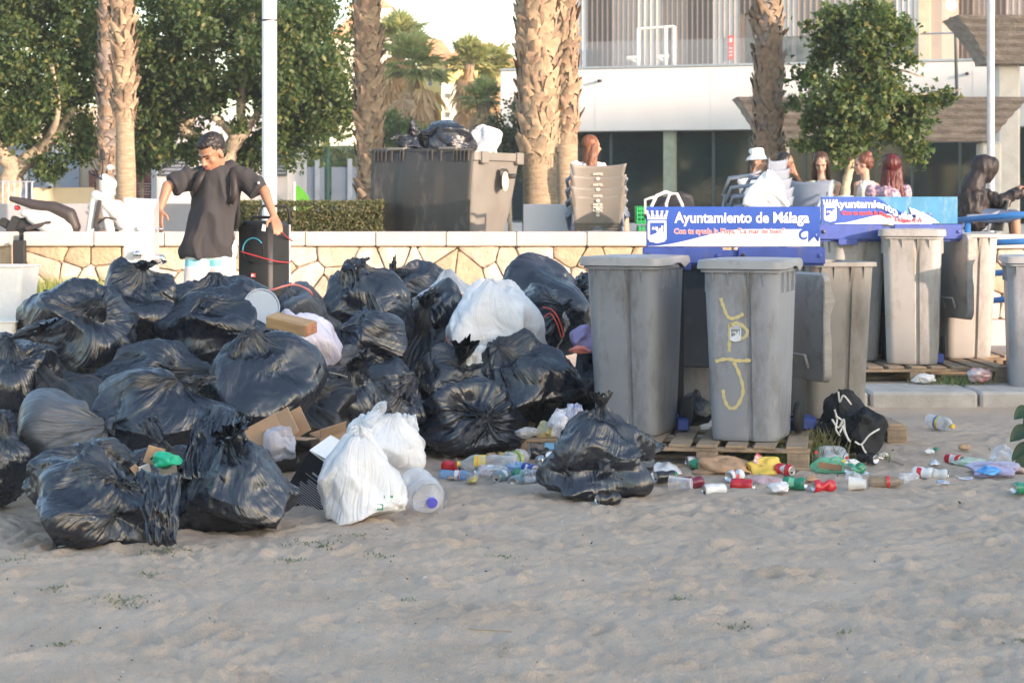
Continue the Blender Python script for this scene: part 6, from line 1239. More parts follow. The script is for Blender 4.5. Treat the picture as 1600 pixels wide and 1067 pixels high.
p2, P2, r42 = seat_person('girl in a white bucket hat behind the tilted grey chairs', 24.6, (1183, 252), (.75, -.25, -.1), (1180, 275), (1160, 283), (1200, 283), H_BLK, SKINL, WT, 'bob', [None, None])
ht = MB(); 
secs_ = [(.135, -.022), (.128, -.018), (.098, .035), (.094, .045), (.090, .095), (.075, .115), (.02, .122)]; ht.lathe([(r, z) for r, z in secs_], 28, hmat(P2(0, -.01, .035), (.75, -.25, .05), (0, 0, 1)))
hat = thing('bucket_hat', 'white bucket hat worn by the girl behind the grey chairs', 'hat', P2(0, 0, .05)); ht.V = [v - hat.location for v in ht.V]; o = ht.obj('crown', mat('white_cotton', (.82, .81, .80), .85, bump=(60, .3, .004)), hat, True, auto=50)
p3, _, _ = seat_person('dark haired girl in black resting her cheek on her hand', 24.4, (1228, 256), (.85, -.42, -.12), (1222, 277), (1206, 285), (1240, 286), H_BLK, SKIN, BKT, 'bob', [((1212, 312), (1230, 318)), ((1258, 300), (1243, 272, -.14))], hand_dirs=[None, (-.5, 0, .9)])
p4, _, _ = seat_person('girl with long brown hair looking down at her phone', 24.3, (1283, 256), (-.18, -.9, -.42), (1284, 280), (1262, 290), (1308, 290), H_BRN, SKINL, SAG, 'long', [((1268, 312), (1281, 296, -.25)), ((1304, 312), (1293, 296, -.25))], hand_dirs=[(.3, -.2, .9), (-.3, -.2, .9)], tank=True)
ph = thing('phone', 'pale phone held in both hands by the long haired girl', 'phone', W(1287, 290, 24.0)); MB().box((0, 0, 0), (.075, .009, .145), (.5, 0, 0), .004).obj('case', mat('phone_pink', (.75, .58, .54), .4), ph)
p5, _, _ = seat_person('girl with auburn bun and pale strappy top, seen from the side', 24.0, (1348, 258), (-.92, .1, -.05), (1352, 280), (1340, 290), (1368, 292), H_BUN, SKINL, LT, 'bun', [((1338, 318), (1330, 330)), ((1362, 320), (1345, 330))], tank=True)
p6, P6, _ = seat_person('woman with long dark red hair and patterned purple blouse, back turned', 23.4, (1393, 262), (.10, .95, .0), (1391, 287), (1362, 298), (1415, 298), H_RED, SKINL, PUR, 'long', [None, None], hs=1.2, sc=1.15)
o = MB().tube([P6(-.09, .02, .09), P6(-.05, -.02, .125), P6(.05, -.02, .125), P6(.09, .02, .09)], .006, 6); o.V = [v - p6.location for v in o.V]; o.obj('hair_band', STEEL, p6)
p7, P7, _ = seat_person('person in a brown hooded jacket leaning forward at the right edge', 21.8, (1537, 264), (.93, -.1, -.25), (1520, 285), (1512, 302), (1530, 302), H_BLK, SKIN, BRJ, 'bob', [((1565, 320, .05), (1585, 300, .1)), ((1562, 315, -.1), (1592, 302, -.1))], hs=1.1, hood=True, sc=1.25)
for k, (px, D, rz, lab) in enumerate(((922, 24.35, 30, 'terrace chair under the woman with copper hair'), (1180, 24.75, 100, 'terrace chair under the girl in the bucket hat'), (1222, 24.5, 120, 'terrace chair under the dark haired girl in black'), (1284, 24.5, 175, 'terrace chair under the girl with the phone'), (1352, 24.1, 270, 'terrace chair under the girl with the bun'), (1391, 23.3, 0, 'terrace chair under the red haired woman'), (1520, 21.9, 90, 'terrace chair under the person in the brown hooded jacket'))):
    copy_thing(ch0, lab, (X(px, D), D, PROM), R(rz))['group'] = 'chairs the terrace guests sit on'
tb = thing('terrace_table', 'small round table between the seated girls, hidden behind the signs', 'table', (X(1300, 24.9), 24.95, PROM)); MB().lathe([(.001, .70), (.38, .70), (.38, .73), (.001, .73)], 28).obj('tabletop', CHB, tb); MB().lathe([(.22, 0), (.22, .02), (.03, .05), (.03, .70)], 16).obj('pedestal', STEEL, tb)
# ---- scooter
SW = mat('scooter_white', (.58, .57, .56), .25, coat=.6, var=(3, .03)); SBK = mat('scooter_seat', (.045, .036, .034), .5, var=(5, .1)); sc0 = thing('scooter', 'white motor scooter with dark brown seat parked behind the stone wall', 'scooter', (X(95, 24.2), 24.2, PROM)); q = lambda px, py, d=0.: W(px, py, 24.2 + d) - sc0.location
m_ = MB(); 
for a, b, r0, r1 in (((38, 333), (75, 338), .05, .10), ((75, 338), (105, 358), .10, .12), ((50, 340), (90, 362), .07, .13)):
    for d in (-.07, .07): m_.cap(q(*a, d), q(*b, d), r0, r1)
link('tail_fairing', remesh(m_, .012, SW, 5, 'tail_fairing'), sc0)
m_ = MB(); pts = [(18, 311, .035), (42, 317, .055), (62, 322, .07), (85, 326, .085), (108, 336, .09), (116, 355, .08)]
for a, b in zip(pts[:-1], pts[1:]):
    for d in (-.08, .08): m_.cap(q(a[0], a[1], d), q(b[0], b[1], d), a[2], b[2])
link('seat', remesh(m_, .011, SBK, 4, 'seat'), sc0)
m_ = MB()
for a, b, r0, r1 in (((150, 305), (182, 330), .06, .11), ((148, 310), (140, 362), .045, .05), ((182, 325), (192, 350), .10, .07), ((160, 310), (172, 360), .06, .06)):
    for d in (-.12, .12): m_.cap(q(*a, d), q(*b, d), r0, r1)
link('leg_shield', remesh(m_, .012, SW, 5, 'leg_shield'), sc0)
m_ = MB(); m_.cap(q(163, 280), q(168, 300), .07, .095); m_.ell(q(170, 288, -.0), (.10, .10, .09)); link('headset', remesh(m_, .012, SW, 5, 'headset'), sc0)
m_ = MB(); [m_.cap(q(160 + 5 * i, 352 - 3 * i + i * i * .7), q(165 + 5 * i, 350 - 3 * i + i * i * .7), .06, .06) for i in range(9)]; link('front_mudguard', remesh(m_, .012, SW, 3, 'front_mudguard'), sc0)
MB().tube([q(140, 268, -.32), q(150, 276, -.2), q(163, 282, 0), q(150, 276, .2), q(142, 268, .32)], .014, 8).obj('handlebar', STEEL, sc0, True); MB().tube([q(158, 278, -.1), q(161, 262, -.1), q(160, 252, -.1)], .007, 6).obj('mirror_stem', STEEL, sc0, True); MB().ell(q(160, 242, -.1), (.035, .015, .07)).obj('mirror', RUB, sc0, True); MB().tube([q(166, 275, .1), q(172, 240, .1)], .006, 6).obj('mirror_stem', STEEL, sc0, True); MB().ell(q(172, 262, -.09), (.05, .04, .035)).obj('headlight', mat('headlight_glass', (.6, .6, .6), .1), sc0, True)
MB().ell(q(27, 325), (.035, .09, .03), rot=(0, .5, 0)).obj('tail_light', mat('tail_red', (.5, .03, .03), .3), sc0, True); MB().box(q(22, 352), (.09, .18, .2), (0, .4, 0)).obj('number_plate_bracket', RUB, sc0)
for px in (40, 205): MB().lathe([(.09, -.05), (.20, -.05), (.235, -.02), (.235, .02), (.20, .05), (.09, .05)], 28, MT((X(px, 24.2) - sc0.location.x, 0, .235), (R(90), 0, 0))).obj('tyre', RUB, sc0, True); MB().lathe([(.01, -.03), (.12, -.03), (.12, .03), (.01, .03)], 16, MT((X(px, 24.2) - sc0.location.x, 0, .235), (R(90), 0, 0))).obj('rim', ALU, sc0, True)
MB().box(q(62, 352, -.16), (.35, .02, .05), (0, -.25, 0), .01).obj('side_trim', SBK, sc0); MB().box(q(152, 335, -.2), (.05, .02, .34), (0, .18, 0), .01).obj('side_trim', SBK, sc0)
MB().tube([q(150, 352, -.15), q(165, 340, -.18), q(185, 343, -.18), q(200, 356, -.15)], .012, 8).obj('mudguard_trim', SBK, sc0, True); MB().box(q(10, 350), (.16, .12, .10), (0, .5, 0), .02).obj('mudflap', RUB, sc0); MB().ell(q(179, 318, -.16), (.02, .01, .045), rot=(0, .5, 0)).obj('indicator', mat('amber', (.6, .3, .08), .3), sc0, True)
MB().tube([q(190, 335), (X(205, 24.2) - sc0.location.x, -.07, .235)], .02, 8).obj('fork', ALU, sc0, True); MB().box((.0, 0, .22), (.9, .22, .1), None, .03).obj('floorboard', STEEL, sc0)
# ------------------------------------------------------------------ litter
def on_ground(px, py):
    D = CAM_H * FPX / (py - HOR)
    for _ in range(3): D = (CAM_H - gz(X(px, D), D)) * FPX / (py - HOR)
    return Vector((X(px, D), D, gz(X(px, D), D)))
_full = (TH, PH, BF, BAG_UV, NP)
def lowres(on, nt_=44, np_=72):
    global TH, PH, BF, BAG_UV, NP
    if not on: TH, PH, BF, BAG_UV, NP = _full; return
    t_ = (np.linspace(0, 1, nt_)) ** 1.15 * math.pi; t_[0] = .03; t_[-1] = math.pi - .02; p_ = np.linspace(0, 2 * math.pi, np_, endpoint=False)
    TH, PH = [a.ravel() for a in np.meshgrid(t_, p_, indexing='ij')]; NP = np_; BF = gridfaces(np_, nt_, True); BAG_UV = np.stack([np.abs(PH / math.pi - 1), TH / math.pi], 1)
MET = mat('can_aluminium', (.62, .62, .64), .28, .9, var=(20, .1)); METD = mat('can_dark_opening', (.02, .02, .02), .6)
def cp(n, c, **k): return mat('print_' + n, c, .28, spec=.6, coat=.3, var=k.pop('var', (8, .05)), **k)
CR, CWH, CGR, CBK, CBL, CTE, CYE = cp('red', (.55, .02, .03)), cp('white', (.72, .72, .72)), cp('green', (.02, .22, .12)), cp('black', (.02, .02, .022)), cp('blue', (.02, .06, .35)), cp('teal', (.10, .20, .23), col2=(.3, .38, .42)), cp('yellow', (.75, .55, .05))
def can(label, px, py, ang, main, band=None, L=.124, r=.0345, crush=.35, pitch=0., seed=0, roll=0., top=1, group=None, text_=None, lift=0.):
    """lies on the sand; axis turned ang degrees from +X (positive turns away from the camera); top = which end carries the tab"""
    rs = np.random.RandomState(seed + 77); p = on_ground(px, py); t = thing('drink_can', label, 'can', p + Vector((0, 0, r * .93 + lift)), rot=(R(roll), -R(pitch), R(ang)), group=group)
    def body(mt, x0, x1, rr, nx, name, a0=0, a1=2 * math.pi, par=t):
        na = 30; V = []; F = []; full = abs(a1 - a0 - 2 * math.pi) < 1e-6
        for i in range(nx):
            x = x0 + (x1 - x0) * i / (nx - 1); e = min(1, (L / 2 - abs(x)) / .014); rad = rr * (.82 + .18 * min(1, max(0, e)) ** .6)
            for k in range(na):
                a = a0 + (a1 - a0) * k / (na if full else na - 1); d = crush * (.010 * math.exp(-((x - .012 * math.sin(seed)) / .02) ** 2) * (1 + math.cos(a - seed)) + .006 * math.sin(3 * a + x * 90 + seed) * math.exp(-(x / .035) ** 2)); q = rad - d; V.append((x, q * math.cos(a), q * math.sin(a)))
        F = gridfaces(na, nx, full); return link(name, npmesh(name, V, F, mt, True), par)
    b = body(main, -L / 2, L / 2, r, 16, 'can_body')
    if band: body(band[0], band[1] * L, band[2] * L, r + .0004, 6, 'printed_band', *(band[3:] if len(band) > 3 else ()), par=b)
    if text_: text(text_[0], text_[1], text_[2], b, (0, -r - .0012, .004), (R(90), 0, 0), bold=.0005)
    for sg in (-1, 1):
        M = MT((sg * L / 2, 0, 0), (0, R(90) * sg, 0)); e = MB().lathe([(.0262, -.004), (.0268, .001), (.0255, .0015), (.0240, -.003 if sg == top else -.0), (.012, -.003 if sg == top else -.008), (.001, -.003 if sg == top else -.009)], 26, M, False).obj('can_end', MET, t, True, auto=40)
        if sg == top: MB().lathe([(.001, -.0015), (.008, -.0015), (.008, -.001)], 12, M @ MT((.011, 0, -.0005), (0, 0, 0), (.8, 1.1, 1)), False).obj('opening', METD, e); MB().tube([Vector(M @ Vector(v)) for v in ((.002, .006, 0), (-.012, .006, .0008), (-.012, -.006, .0008), (.002, -.006, 0), (.002, .006, 0))], .0014, 5).obj('ring_pull', MET, e)
    return t
G = 'crumpled drink cans on the sand'
can('small red and white crushed can leaning on the yellow-capped bottle neck', 703, 716, 65, CR, (CWH, -.1, .35, 2, 5), crush=1.2, seed=1, pitch=40, lift=.03)
can('plain red can lying beside the blue water bottle, its opened top to the right', 706, 737, -38, CR, None, seed=2, text_=None)
can('red can with its silver base turned to the camera under the big soda bottle', 757, 744, -128, CR, (CWH, -.3, -.05), seed=3, top=-1, pitch=8)
can('teal and silver can with dark opened end facing the camera', 783, 752, -115, CTE, (CWH, -.2, .1, 0, 2), seed=4, L=.125)
can('teal can showing its round silver base, right of the one with the open end', 806, 754, -105, CTE, None, seed=5, top=-1)
can('pale blue can with silver base facing the camera, left of the torn bag', 846, 752, -120, cp('pale_blue', (.30, .42, .55), col2=(.6, .62, .65)), None, seed=6, top=-1)
can('crushed silver can with opening towards the camera behind the torn bag edge', 862, 722, -100, MET, None, seed=7, crush=.6, pitch=15)
can('black crushed can between the tray and the silver can', 842, 716, 20, CBK, None, seed=8, crush=1)
can('dented black can with silver top, alone in front of the torn bag', 950, 788, 205, CBK, None, seed=9, crush=1.0, r=.034)
can('black can lying under the white film, its top facing left', 1040, 757, 205, CBK, (CGR, -.45, -.35), seed=10, L=.13)
can('white can with gold print, left of the red one before the brown bag', 1116, 768, 200, CWH, (CYE, -.05, .12, 2.0, 3.9), seed=11)
can('red and white can in front of the brown paper bag', 1160, 763, 155, CR, (CWH, -.18, .12, 2.0, 3.9), seed=12)
can('white can standing in the shade behind the brown paper bag', 1088, 737, 20, CWH, (CBK, -.1, .2, 2.0, 3.9), seed=13)
can('dark red can half hidden between the clear cup and the white can', 1082, 760, 30, cp('dark_red', (.16, .01, .03)), None, seed=14)
can('green can with silver base, left of the dented red can', 1242, 764, -32, CGR, (cp('light_green', (.2, .5, .3)), -.2, .05, 2.0, 3.6), seed=15, top=-1, r=.036)
can('bent red can with a white mark below the green package', 1287, 768, 198, CR, (CWH, .0, .15, 2.4, 3.3), seed=16, crush=1.4, top=-1)
can('crumpled black and silver can at the foot of the black cloth bag', 1356, 727, -50, CBK, None, seed=17, crush=1.2, top=-1)
can('slim blue and silver can lying by the kerb', 1380, 664, 12, CBL, (cp('silver_blue', (.55, .6, .7)), -.45, -.05), seed=18, L=.135, r=.026)
can('red and white can lying alone right of the sand track', 1491, 723, -60, CR, (CWH, -.1, .3, 2.0, 3.9), seed=19, crush=.5, top=-1)
can('white and red can with its opened top turned right', 1443, 749, -35, CWH, (CR, -.25, -.02, 2.0, 3.9), seed=20)
can('silver white can behind the white and red one', 1464, 745, -20, cp('silver_white', (.6, .6, .58)), None, seed=21)
can('green can cut by the right edge of the picture', 1597, 774, -150, CGR, (CWH, -.1, .1, 2, 4), seed=22, top=-1)
def bottle(label, px, py, ang, L, r, m, capm, pitch=0., lab=None, crush=0., seed=0, lift=0., txt=None, neck=1, lab2=None, z=None):
    rs = np.random.RandomState(seed); p = on_ground(px, py) if z is None else z; t = thing('plastic_bottle', label, 'bottle', p + Vector((0, 0, r * .95 + lift)), rot=(0, -R(pitch), R(ang)))
    xs = [(-.5, .45), (-.495, .8), (-.47, .97), (-.40, 1), (-.33, .97), (-.30, 1), (-.1, 1), (0, .93), (.05, 1), (.2, 1), (.28, .93), (.36, .70), (.42, .42), (.45, .30), (.47, .30), (.475, .36), (.48, .30)]; na = 26; V = []
    for x, q in xs:
        for k in range(na):
            a = 2 * math.pi * k / na; d = crush * r * (.45 * math.exp(-((x + .12) / .10) ** 2) * max(0, math.cos(a - 1.2 - seed)) + .18 * math.sin(3 * a + 20 * x + seed) * math.exp(-(x / .3) ** 2)); rr = r * q - d; V.append((x * L, rr * math.cos(a), rr * math.sin(a)))
    b = link('bottle_body', npmesh('bottle_body', V, gridfaces(na, len(xs), True), m, True), t); MB().lathe([(.001, 0), (r * .45, 0)], na, MT((-L / 2 + .001, 0, 0), (0, R(-90), 0)), False).obj('base', m, t)
    if capm: MB().lathe([(.001, -.001), (max(.015, r * .3), -.001), (max(.015, r * .3), .018), (.001, .019)], 20, MT((L * .475, 0, 0), (0, R(90), 0))).obj('screw_cap', capm, t, True, auto=40)
    if lab:
        l = MB().tube([(L * lab[1], 0, 0), (L * lab[2], 0, 0)], r * 1.015, 26, False).obj('label_band', lab[0], t, True)
        if lab2: MB().tube([(L * lab2[1], 0, 0), (L * lab2[2], 0, 0)], r * 1.022, 26, False).obj('label_stripe', lab2[0], t, True)
        if txt:
            def wr(co): a = co[:, 1] / r; return np.stack([co[:, 0], r * 1.035 * np.sin(a), r * 1.035 * np.cos(a)], 1)
            text(txt[0], txt[1], txt[2], l, (L * (lab[1] + lab[2]) / 2, 0, 0), (R(txt[3]), 0, 0), bold=.0012, warp=(lambda co: (lambda u, v: np.stack([-v, r * 1.04 * np.sin(u / r), r * 1.04 * np.cos(u / r)], 1))(co[:, 0], co[:, 1])), ext=0)
    return t
bottle('large clear soda bottle with yellow label and yellow cap lying by the cans', 762, 740, 173, .34, .055, CLEAR, CYE, lab=(CYE, .02, .22), txt=('FANTA', .034, CBL, 78), crush=.6, seed=2, lab2=(cp('orange', (.8, .3, .05)), .15, .17))
rb_ = bottle('round clear bottle seen from its base with a green and yellow label', 808, 728, 68, .28, .052, CLEAR, None, seed=4, lift=.01, lab=(cp('lime', (.45, .62, .08)), -.35, -.10), lab2=(CBL, -.3, -.24))
bottle('small blue tinted water bottle with blue cap and red striped label', 714, 751, -14, .20, .030, CBLUE, cp('cap_blue', (.1, .35, .75)), lab=(CWH, -.05, .12), lab2=(CR, .08, .11), crush=.3)
bottle('small clear bottle behind the red can with its neck to the right', 772, 748, -12, .18, .028, CLEAR, None, lab=(CWH, -.2, -.02), seed=3)
bottle('clear bottle with yellow cap and band facing the camera near the kerb', 1470, 672, -62, .24, .050, CLEAR, CYE, lab=(CYE, -.05, .05), lab2=(CBL, -.12, -.05), pitch=-4)
bottle('brown tinted bottle with a red label at the right of the paper cup', 1385, 762, 5, .20, .034, clear_plastic('clear_brown', (.35, .25, .15), .55), None, lab=(CR, -.02, .06), seed=5)
bottle('small clear bottle lying between the brown bottle and the white can', 1422, 752, 30, .14, .026, CLEAR, None, seed=6, crush=.8)
bottle('small bent clear bottle touching the neck of the brown bottle', 1404, 758, -20, .12, .024, CLEAR, None, seed=7, crush=.8)
bottle('very large clear water canister with a blue cap beside the white carrier bag', 661, 800, -68, .27, .092, MATS['clear_film'], cp('cap_violet', (.10, .10, .55)), pitch=-14, crush=.35, lab=(mat('torn_label', (.30, .27, .26), .7, col2=(.7, .7, .7), var=(40, 1)), .34, .40), seed=1, lift=.015)
def cup(label, px, py, ang, m, r0=.028, r1=.042, L=.11, pitch=0.):
    p = on_ground(px, py); t = thing('cup', label, 'cup', p + Vector((0, 0, .037)), rot=(0, -R(pitch), R(ang))); MB().lathe([(.001, -L / 2), (r0, -L / 2), (r0 * 1.02, -L / 2 + .01), (r1, L / 2 - .004), (r1 + .003, L / 2), (r1 - .001, L / 2), (r0 - .001, -L / 2 + .004), (.001, -L / 2 + .003)], 28, MT((0, 0, 0), (0, R(90), 0)), False).obj('cup_wall', m, t, True, auto=50); return t
cup('clear plastic cup lying mouth to the left among the cans', 1064, 766, 160, FILM, .030, .046, .12, -4)
cup('white paper coffee cup lying crumpled right of the bent red can', 1340, 766, 165, mat('paper_cup', (.68, .67, .66), .7, var=(12, .1)), .026, .038, .09)
lowres(True)
def crumple(label, box, D, m, seed, name='crumpled_film', cat='plastic film', depth=None, knot=(.2, -.3, .8), group=None, **kw):
    kw.setdefault('crease', 1.8); kw.setdefault('lump', 1.8); kw.setdefault('pleat', .5); return bag(label, box, D, knot, seed, m, depth=depth, group=group, tuft=kw.pop('tuft', 0), name=name, cat=cat, floor=kw.pop('floor', True), **kw)
BRP = mat('brown_paper', (.48, .29, .17), .85, var=(9, .25), bump=(30, .6, .01)); CARD = mat('cardboard', (.46, .30, .19), .85, var=(6, .1), bump=(90, .2, .003)); BKC = mat('black_card', (.016, .017, .022), .45, var=(6, .1)); WHC = mat('white_card', (.78, .77, .75), .7, var=(5, .03))
crumple('crumpled brown paper bag in front of the pallet', (1086, 714, 1174, 750), 11.95, BRP, 81, 'paper_bag', 'paper bag', .28)
crumple('open yellow and red snack packet standing behind the clear pink film', (1170, 716, 1226, 756), 11.85, mat('snack_yellow', (.80, .55, .10), .35, var=(9, .1), bump=(20, .5, .01)), 82, 'snack_packet', 'packet', .14, crease=1.2)
sheet('snack_edge', [W(1176, 722, 11.85), W(1222, 742, 11.8), W(1208, 725, 11.9), W(1182, 708, 11.9)], 16, 10, .012, mat('snack_print', (.60, .05, .05), .4, col2=(.85, .8, .75), var=(45, 1)), None, 3); o = bpy.data.objects['snack_edge']; pk = [a for a in COL.objects if a.name.startswith('snack_packet')][0]; o.parent = pk; o.location = -pk.location
crumple('scrunched clear film with pink specks in front of the yellow packet', (1167, 746, 1222, 780), 11.45, clear_plastic('pink_film', (.80, .55, .58), .55, .25), 83, depth=.16)
crumple('white torn film draped over the black can', (1012, 722, 1062, 748), 11.95, WHT, 84, depth=.2); crumple('thin white rag of film trailing left of the black can', (996, 738, 1034, 762), 11.75, WHT, 85, depth=.1)
crumple('clear bread bag with pale buns inside behind the green package', (1270, 698, 1322, 728), 12.35, MILK, 86, 'bread_bag', 'bread bag', .2, crease=.9, lump=1.)
crumple('bright green transparent food package with coloured print', (1264, 714, 1334, 754), 12.0, CGREEN, 87, 'food_package', 'package', .12, crease=1., nplanes=6)
gpk = [a for a in COL.objects if a.name.startswith('food_package')][0]
MB().box((-.02, -.075, .05), (.14, .004, .035), (0, .15, 0)).obj('brown_print', mat('brown_print', (.25, .14, .08), .5), gpk)
for dx, dz, mm in ((.06, .08, CYE), (.08, .10, CR), (.075, .07, CWH), (-.10, .13, CR)): MB().ell((dx, -.07, dz), (.012, .004, .009), 8, 6).obj('print_mark', mm, gpk)
crumple('blue and white packet corner stuck beside the paper cup', (1338, 738, 1360, 760), 11.9, cp('packet_blue', (.15, .40, .70), col2=(.75, .75, .75)), 88, 'packet', 'packet', .07)
crumple('lilac and clear film heap at the right with a blue glove on it', (1516, 722, 1592, 752), 11.95, clear_plastic('lilac_film', (.60, .55, .78), .6, .25), 89, depth=.35)
crumple('blue disposable glove lying on the lilac film', (1528, 727, 1562, 743), 11.75, mat('blue_nitrile', (.10, .35, .75), .45), 90, 'rubber_glove', 'glove', .12)
crumple('clear bulging film piece leaning behind the lilac heap', (1548, 695, 1586, 730), 12.3, FILM, 91, depth=.2); crumple('flat green tinted clear film between the red can and the lilac heap', (1490, 716, 1545, 734), 12.3, clear_plastic('greenish_film', (.6, .75, .6), .4, .25), 92, depth=.2)
crumple('small brown wrapper on the right of the lilac film', (1570, 727, 1602, 741), 12.0, mat('brown_wrapper', (.22, .10, .07), .5, col2=(.5, .4, .35), var=(20, 1)), 93, 'wrapper', 'wrapper', .08); crumple('small clear scrap of film on the sand right of the white cans', (1498, 748, 1520, 758), 11.7, FILM, 94, depth=.08)
crumple('lilac cloth stuffed between the back bags and the left bin', (892, 508, 935, 550), 13.4, mat('lilac_cloth', (.36, .30, .52), .85, bump=(30, .5, .01)), 95, 'cloth', 'cloth', .2, floor=False); crumple('pink edged rag under the lilac cloth by the left bin', (890, 540, 922, 552), 13.2, PINK, 96, 'rag', 'rag', .1, floor=False)
crumple('scrunched clear and white wrapping left of the striped cloth behind the torn bag', (862, 640, 900, 684), 12.1, FILM, 97, depth=.2); crumple('white paper lump showing behind the clear tray', (858, 640, 888, 668), 12.3, mat('white_tissue', (.72, .70, .72), .8), 98, 'paper_lump', 'paper', .12)
crumple('blue and white striped cloth end behind the torn shiny bag', (884, 630, 910, 660), 11.7, mat('striped_cloth', (.06, .10, .28), .8, col2=(.7, .7, .75), var=(12, 1), mapping=(6, 1, 1)), 99, 'cloth', 'cloth', .1, floor=False)
crumple('dirty pale crumbs of paper on top of the clear tray', (806, 668, 842, 684), 12.3, mat('dirty_tissue', (.50, .45, .42), .85), 100, 'paper_lump', 'paper', .1, floor=False)
crumple('grey green crumpled packet edge with yellow behind the tray', (838, 658, 866, 684), 12.4, cp('packet_grey', (.35, .35, .32), col2=(.65, .5, .1)), 101, 'packet', 'packet', .08, floor=False)
crumple('white crumpled tissue by the rear pallet', (1425, 584, 1462, 598), 16.0, mat('white_tissue2', (.7, .68, .66), .8), 102, 'paper_lump', 'paper', .15, floor=False); crumple('crushed shiny scrap at the right of the rear pallet', (1512, 575, 1548, 596), 15.95, cp('scrap', (.5, .5, .55), col2=(.3, .06, .06)), 103, 'packet', 'packet', .12, floor=False)
# white carrier bags, with tied tops
lowres(True, 70, 110)
c1 = bag('white carrier bag nearest the camera with a green print at its lower right', (503, 668, 632, 822), 10.15, (.15, -.2, 1), 111, WHT, depth=.40, group=None, tuft=0, name='carrier_bag', cat='carrier bag', floor=True, sag=.5, crease=1.6, pleat=.7, lump=1.5, nplanes=8, tight=.5, corner=.3)
for (px, py, a, b, mm) in ((603, 783, .018, .012, CGR), (612, 771, .015, .008, CGR), (619, 768, .012, .008, CYE)):
    pass
c2 = bag('half open white carrier bag full of clear bottles behind the nearest white bag', (537, 650, 660, 765), 10.75, (.2, -.2, 1), 112, WHT, depth=.32, group=None, tuft=0, name='carrier_bag', cat='carrier bag', floor=True, sag=.1, crease=1.7, pleat=.6, lump=1.5, nplanes=8, tight=.0)
for a, b, cc, d in (((552, 672), (600, 668), (592, 640), (560, 650)), ((608, 672), (655, 674), (650, 648), (616, 645))):
    s_ = sheet('bag_handle', [W(*a, 10.75), W(*b, 10.75), W(*cc, 10.8), W(*d, 10.8)], 24, 20, .02, WHT, None, 5, freq=4, bulge=.03); s_.parent = c2; s_.location = -c2.location
bottle('clear bottle poking out of the half open white carrier bag', 592, 660, 55, .20, .032, CLEAR, None, pitch=35, z=W(588, 655, 10.7), seed=9)
# small green print stuck flat to the nearest bag
dg = bpy.context.evaluated_depsgraph_get()
def on_surface(ob, px, py):
    inv = ob.matrix_world.inverted(); o_ = inv @ Vector((0, 0, CAM_H)); d_ = (inv.to_3x3() @ (W(px, py, 10) - Vector((0, 0, CAM_H)))).normalized(); return ob.ray_cast(o_, d_)
bpy.context.view_layer.update(); sk = [c for c in c1.children if c.name.startswith('sack')][0]
for px, py, w_, h_, mm in ((594, 792, .030, .030, CGR), (607, 775, .045, .016, CGR), (616, 772, .03, .018, CYE), (620, 782, .03, .012, CBK)):
    ok, hit, nn, _ = on_surface(sk, px, py)
    if ok: MB().box((0, 0, 0), (w_, h_, .002)).obj('bag_print', mm, sk, loc=hit + nn * .002, rot=nn.to_track_quat('Z', 'Y').to_euler())
lowres(False)
# clear tray
tr_ = thing('plastic_tray', 'clear ribbed food tray standing behind the bottles', 'tray', on_ground(838, 714) + Vector((0, .05, .02)), R(-4)); tb_ = MB().box((0, 0, .045), (.24, .12, .075), None, .012)
for i in range(11): tb_.box((-.10 + i * .02, -.062, .045), (.008, .006, .06))
tb_.obj('tray_shell', FILM, tr_); MB().box((.085, -.067, .055), (.06, .004, .05)).obj('label_plate', cp('label_blue', (.2, .45, .75)), tr_)
# cartons
def carton(label, loc_, rot, size, m, flaps=(), m_in=None, name='carton'):
    w, d, h = size; t = thing(name, label, 'box', loc_, rot=rot); th = .005; m_in = m_in or CARD
    for nm, c, s in (('side_panel', (0, -d / 2, h / 2), (w, th, h)), ('side_panel', (0, d / 2, h / 2), (w, th, h)), ('end_panel', (-w / 2, 0, h / 2), (th, d - th * 2.2, h)), ('end_panel', (w / 2, 0, h / 2), (th, d - th * 2.2, h)), ('bottom', (0, 0, th / 2), (w - .012, d - .012, th))): MB().box(c, s, None, .001).obj(nm, m, t)
    for side, ang, L, mm in flaps:                       # flap hinged on the top edge
        dx, dy = {'f': (0, -1), 'b': (0, 1), 'l': (-1, 0), 'r': (1, 0)}[side]; ln = w if dy else d; a = R(ang); hx = Vector((dx * w / 2, dy * d / 2, h)); out = Vector((dx, dy, 0)); v = out * math.cos(a) + Vector((0, 0, 1)) * math.sin(a); s = Vector((-dy, dx, 0)) * (ln / 2 - .004); n_ = v.cross(s).normalized() * th / 2
        mb = MB(); P = [hx - s, hx + s, hx + s + v * L, hx - s + v * L]; mb.V = [p - n_ for p in P] + [p + n_ for p in P]; mb.F = [[0, 3, 2, 1], [4, 5, 6, 7], [0, 1, 5, 4], [1, 2, 6, 5], [2, 3, 7, 6], [3, 0, 4, 7]]; mb.obj('flap', mm or m, t)
    return t
bc = carton('black printed carton with white inner flaps lying tilted beside the white carrier bag', W(478, 792, 10.55) + Vector((0, .12, .0)), (R(14), R(35), R(-12)), (.23, .26, .33), BKC, (('f', 200, .10, WHC), ('l', 170, .13, WHC), ('r', 40, .09, WHC)), CARD)
for i in range(13): MB().box((.015 if i > 2 else .03, -.1345, .05 + i * .012), (.17 - (.06 if i > 9 else 0) - (.02 * (i % 3 == 1)), .001, .0042)).obj('print_line', mat('grey_print', (.45, .45, .47), .6), bc)
MB().box((.015, -.1342, .215), (.17, .001, .0025)).obj('print_frame', MATS['grey_print'], bc)
MB().box((.01, -.1342, .24), (.10, .001, .010)).obj('print_frame', MATS['grey_print'], bc)
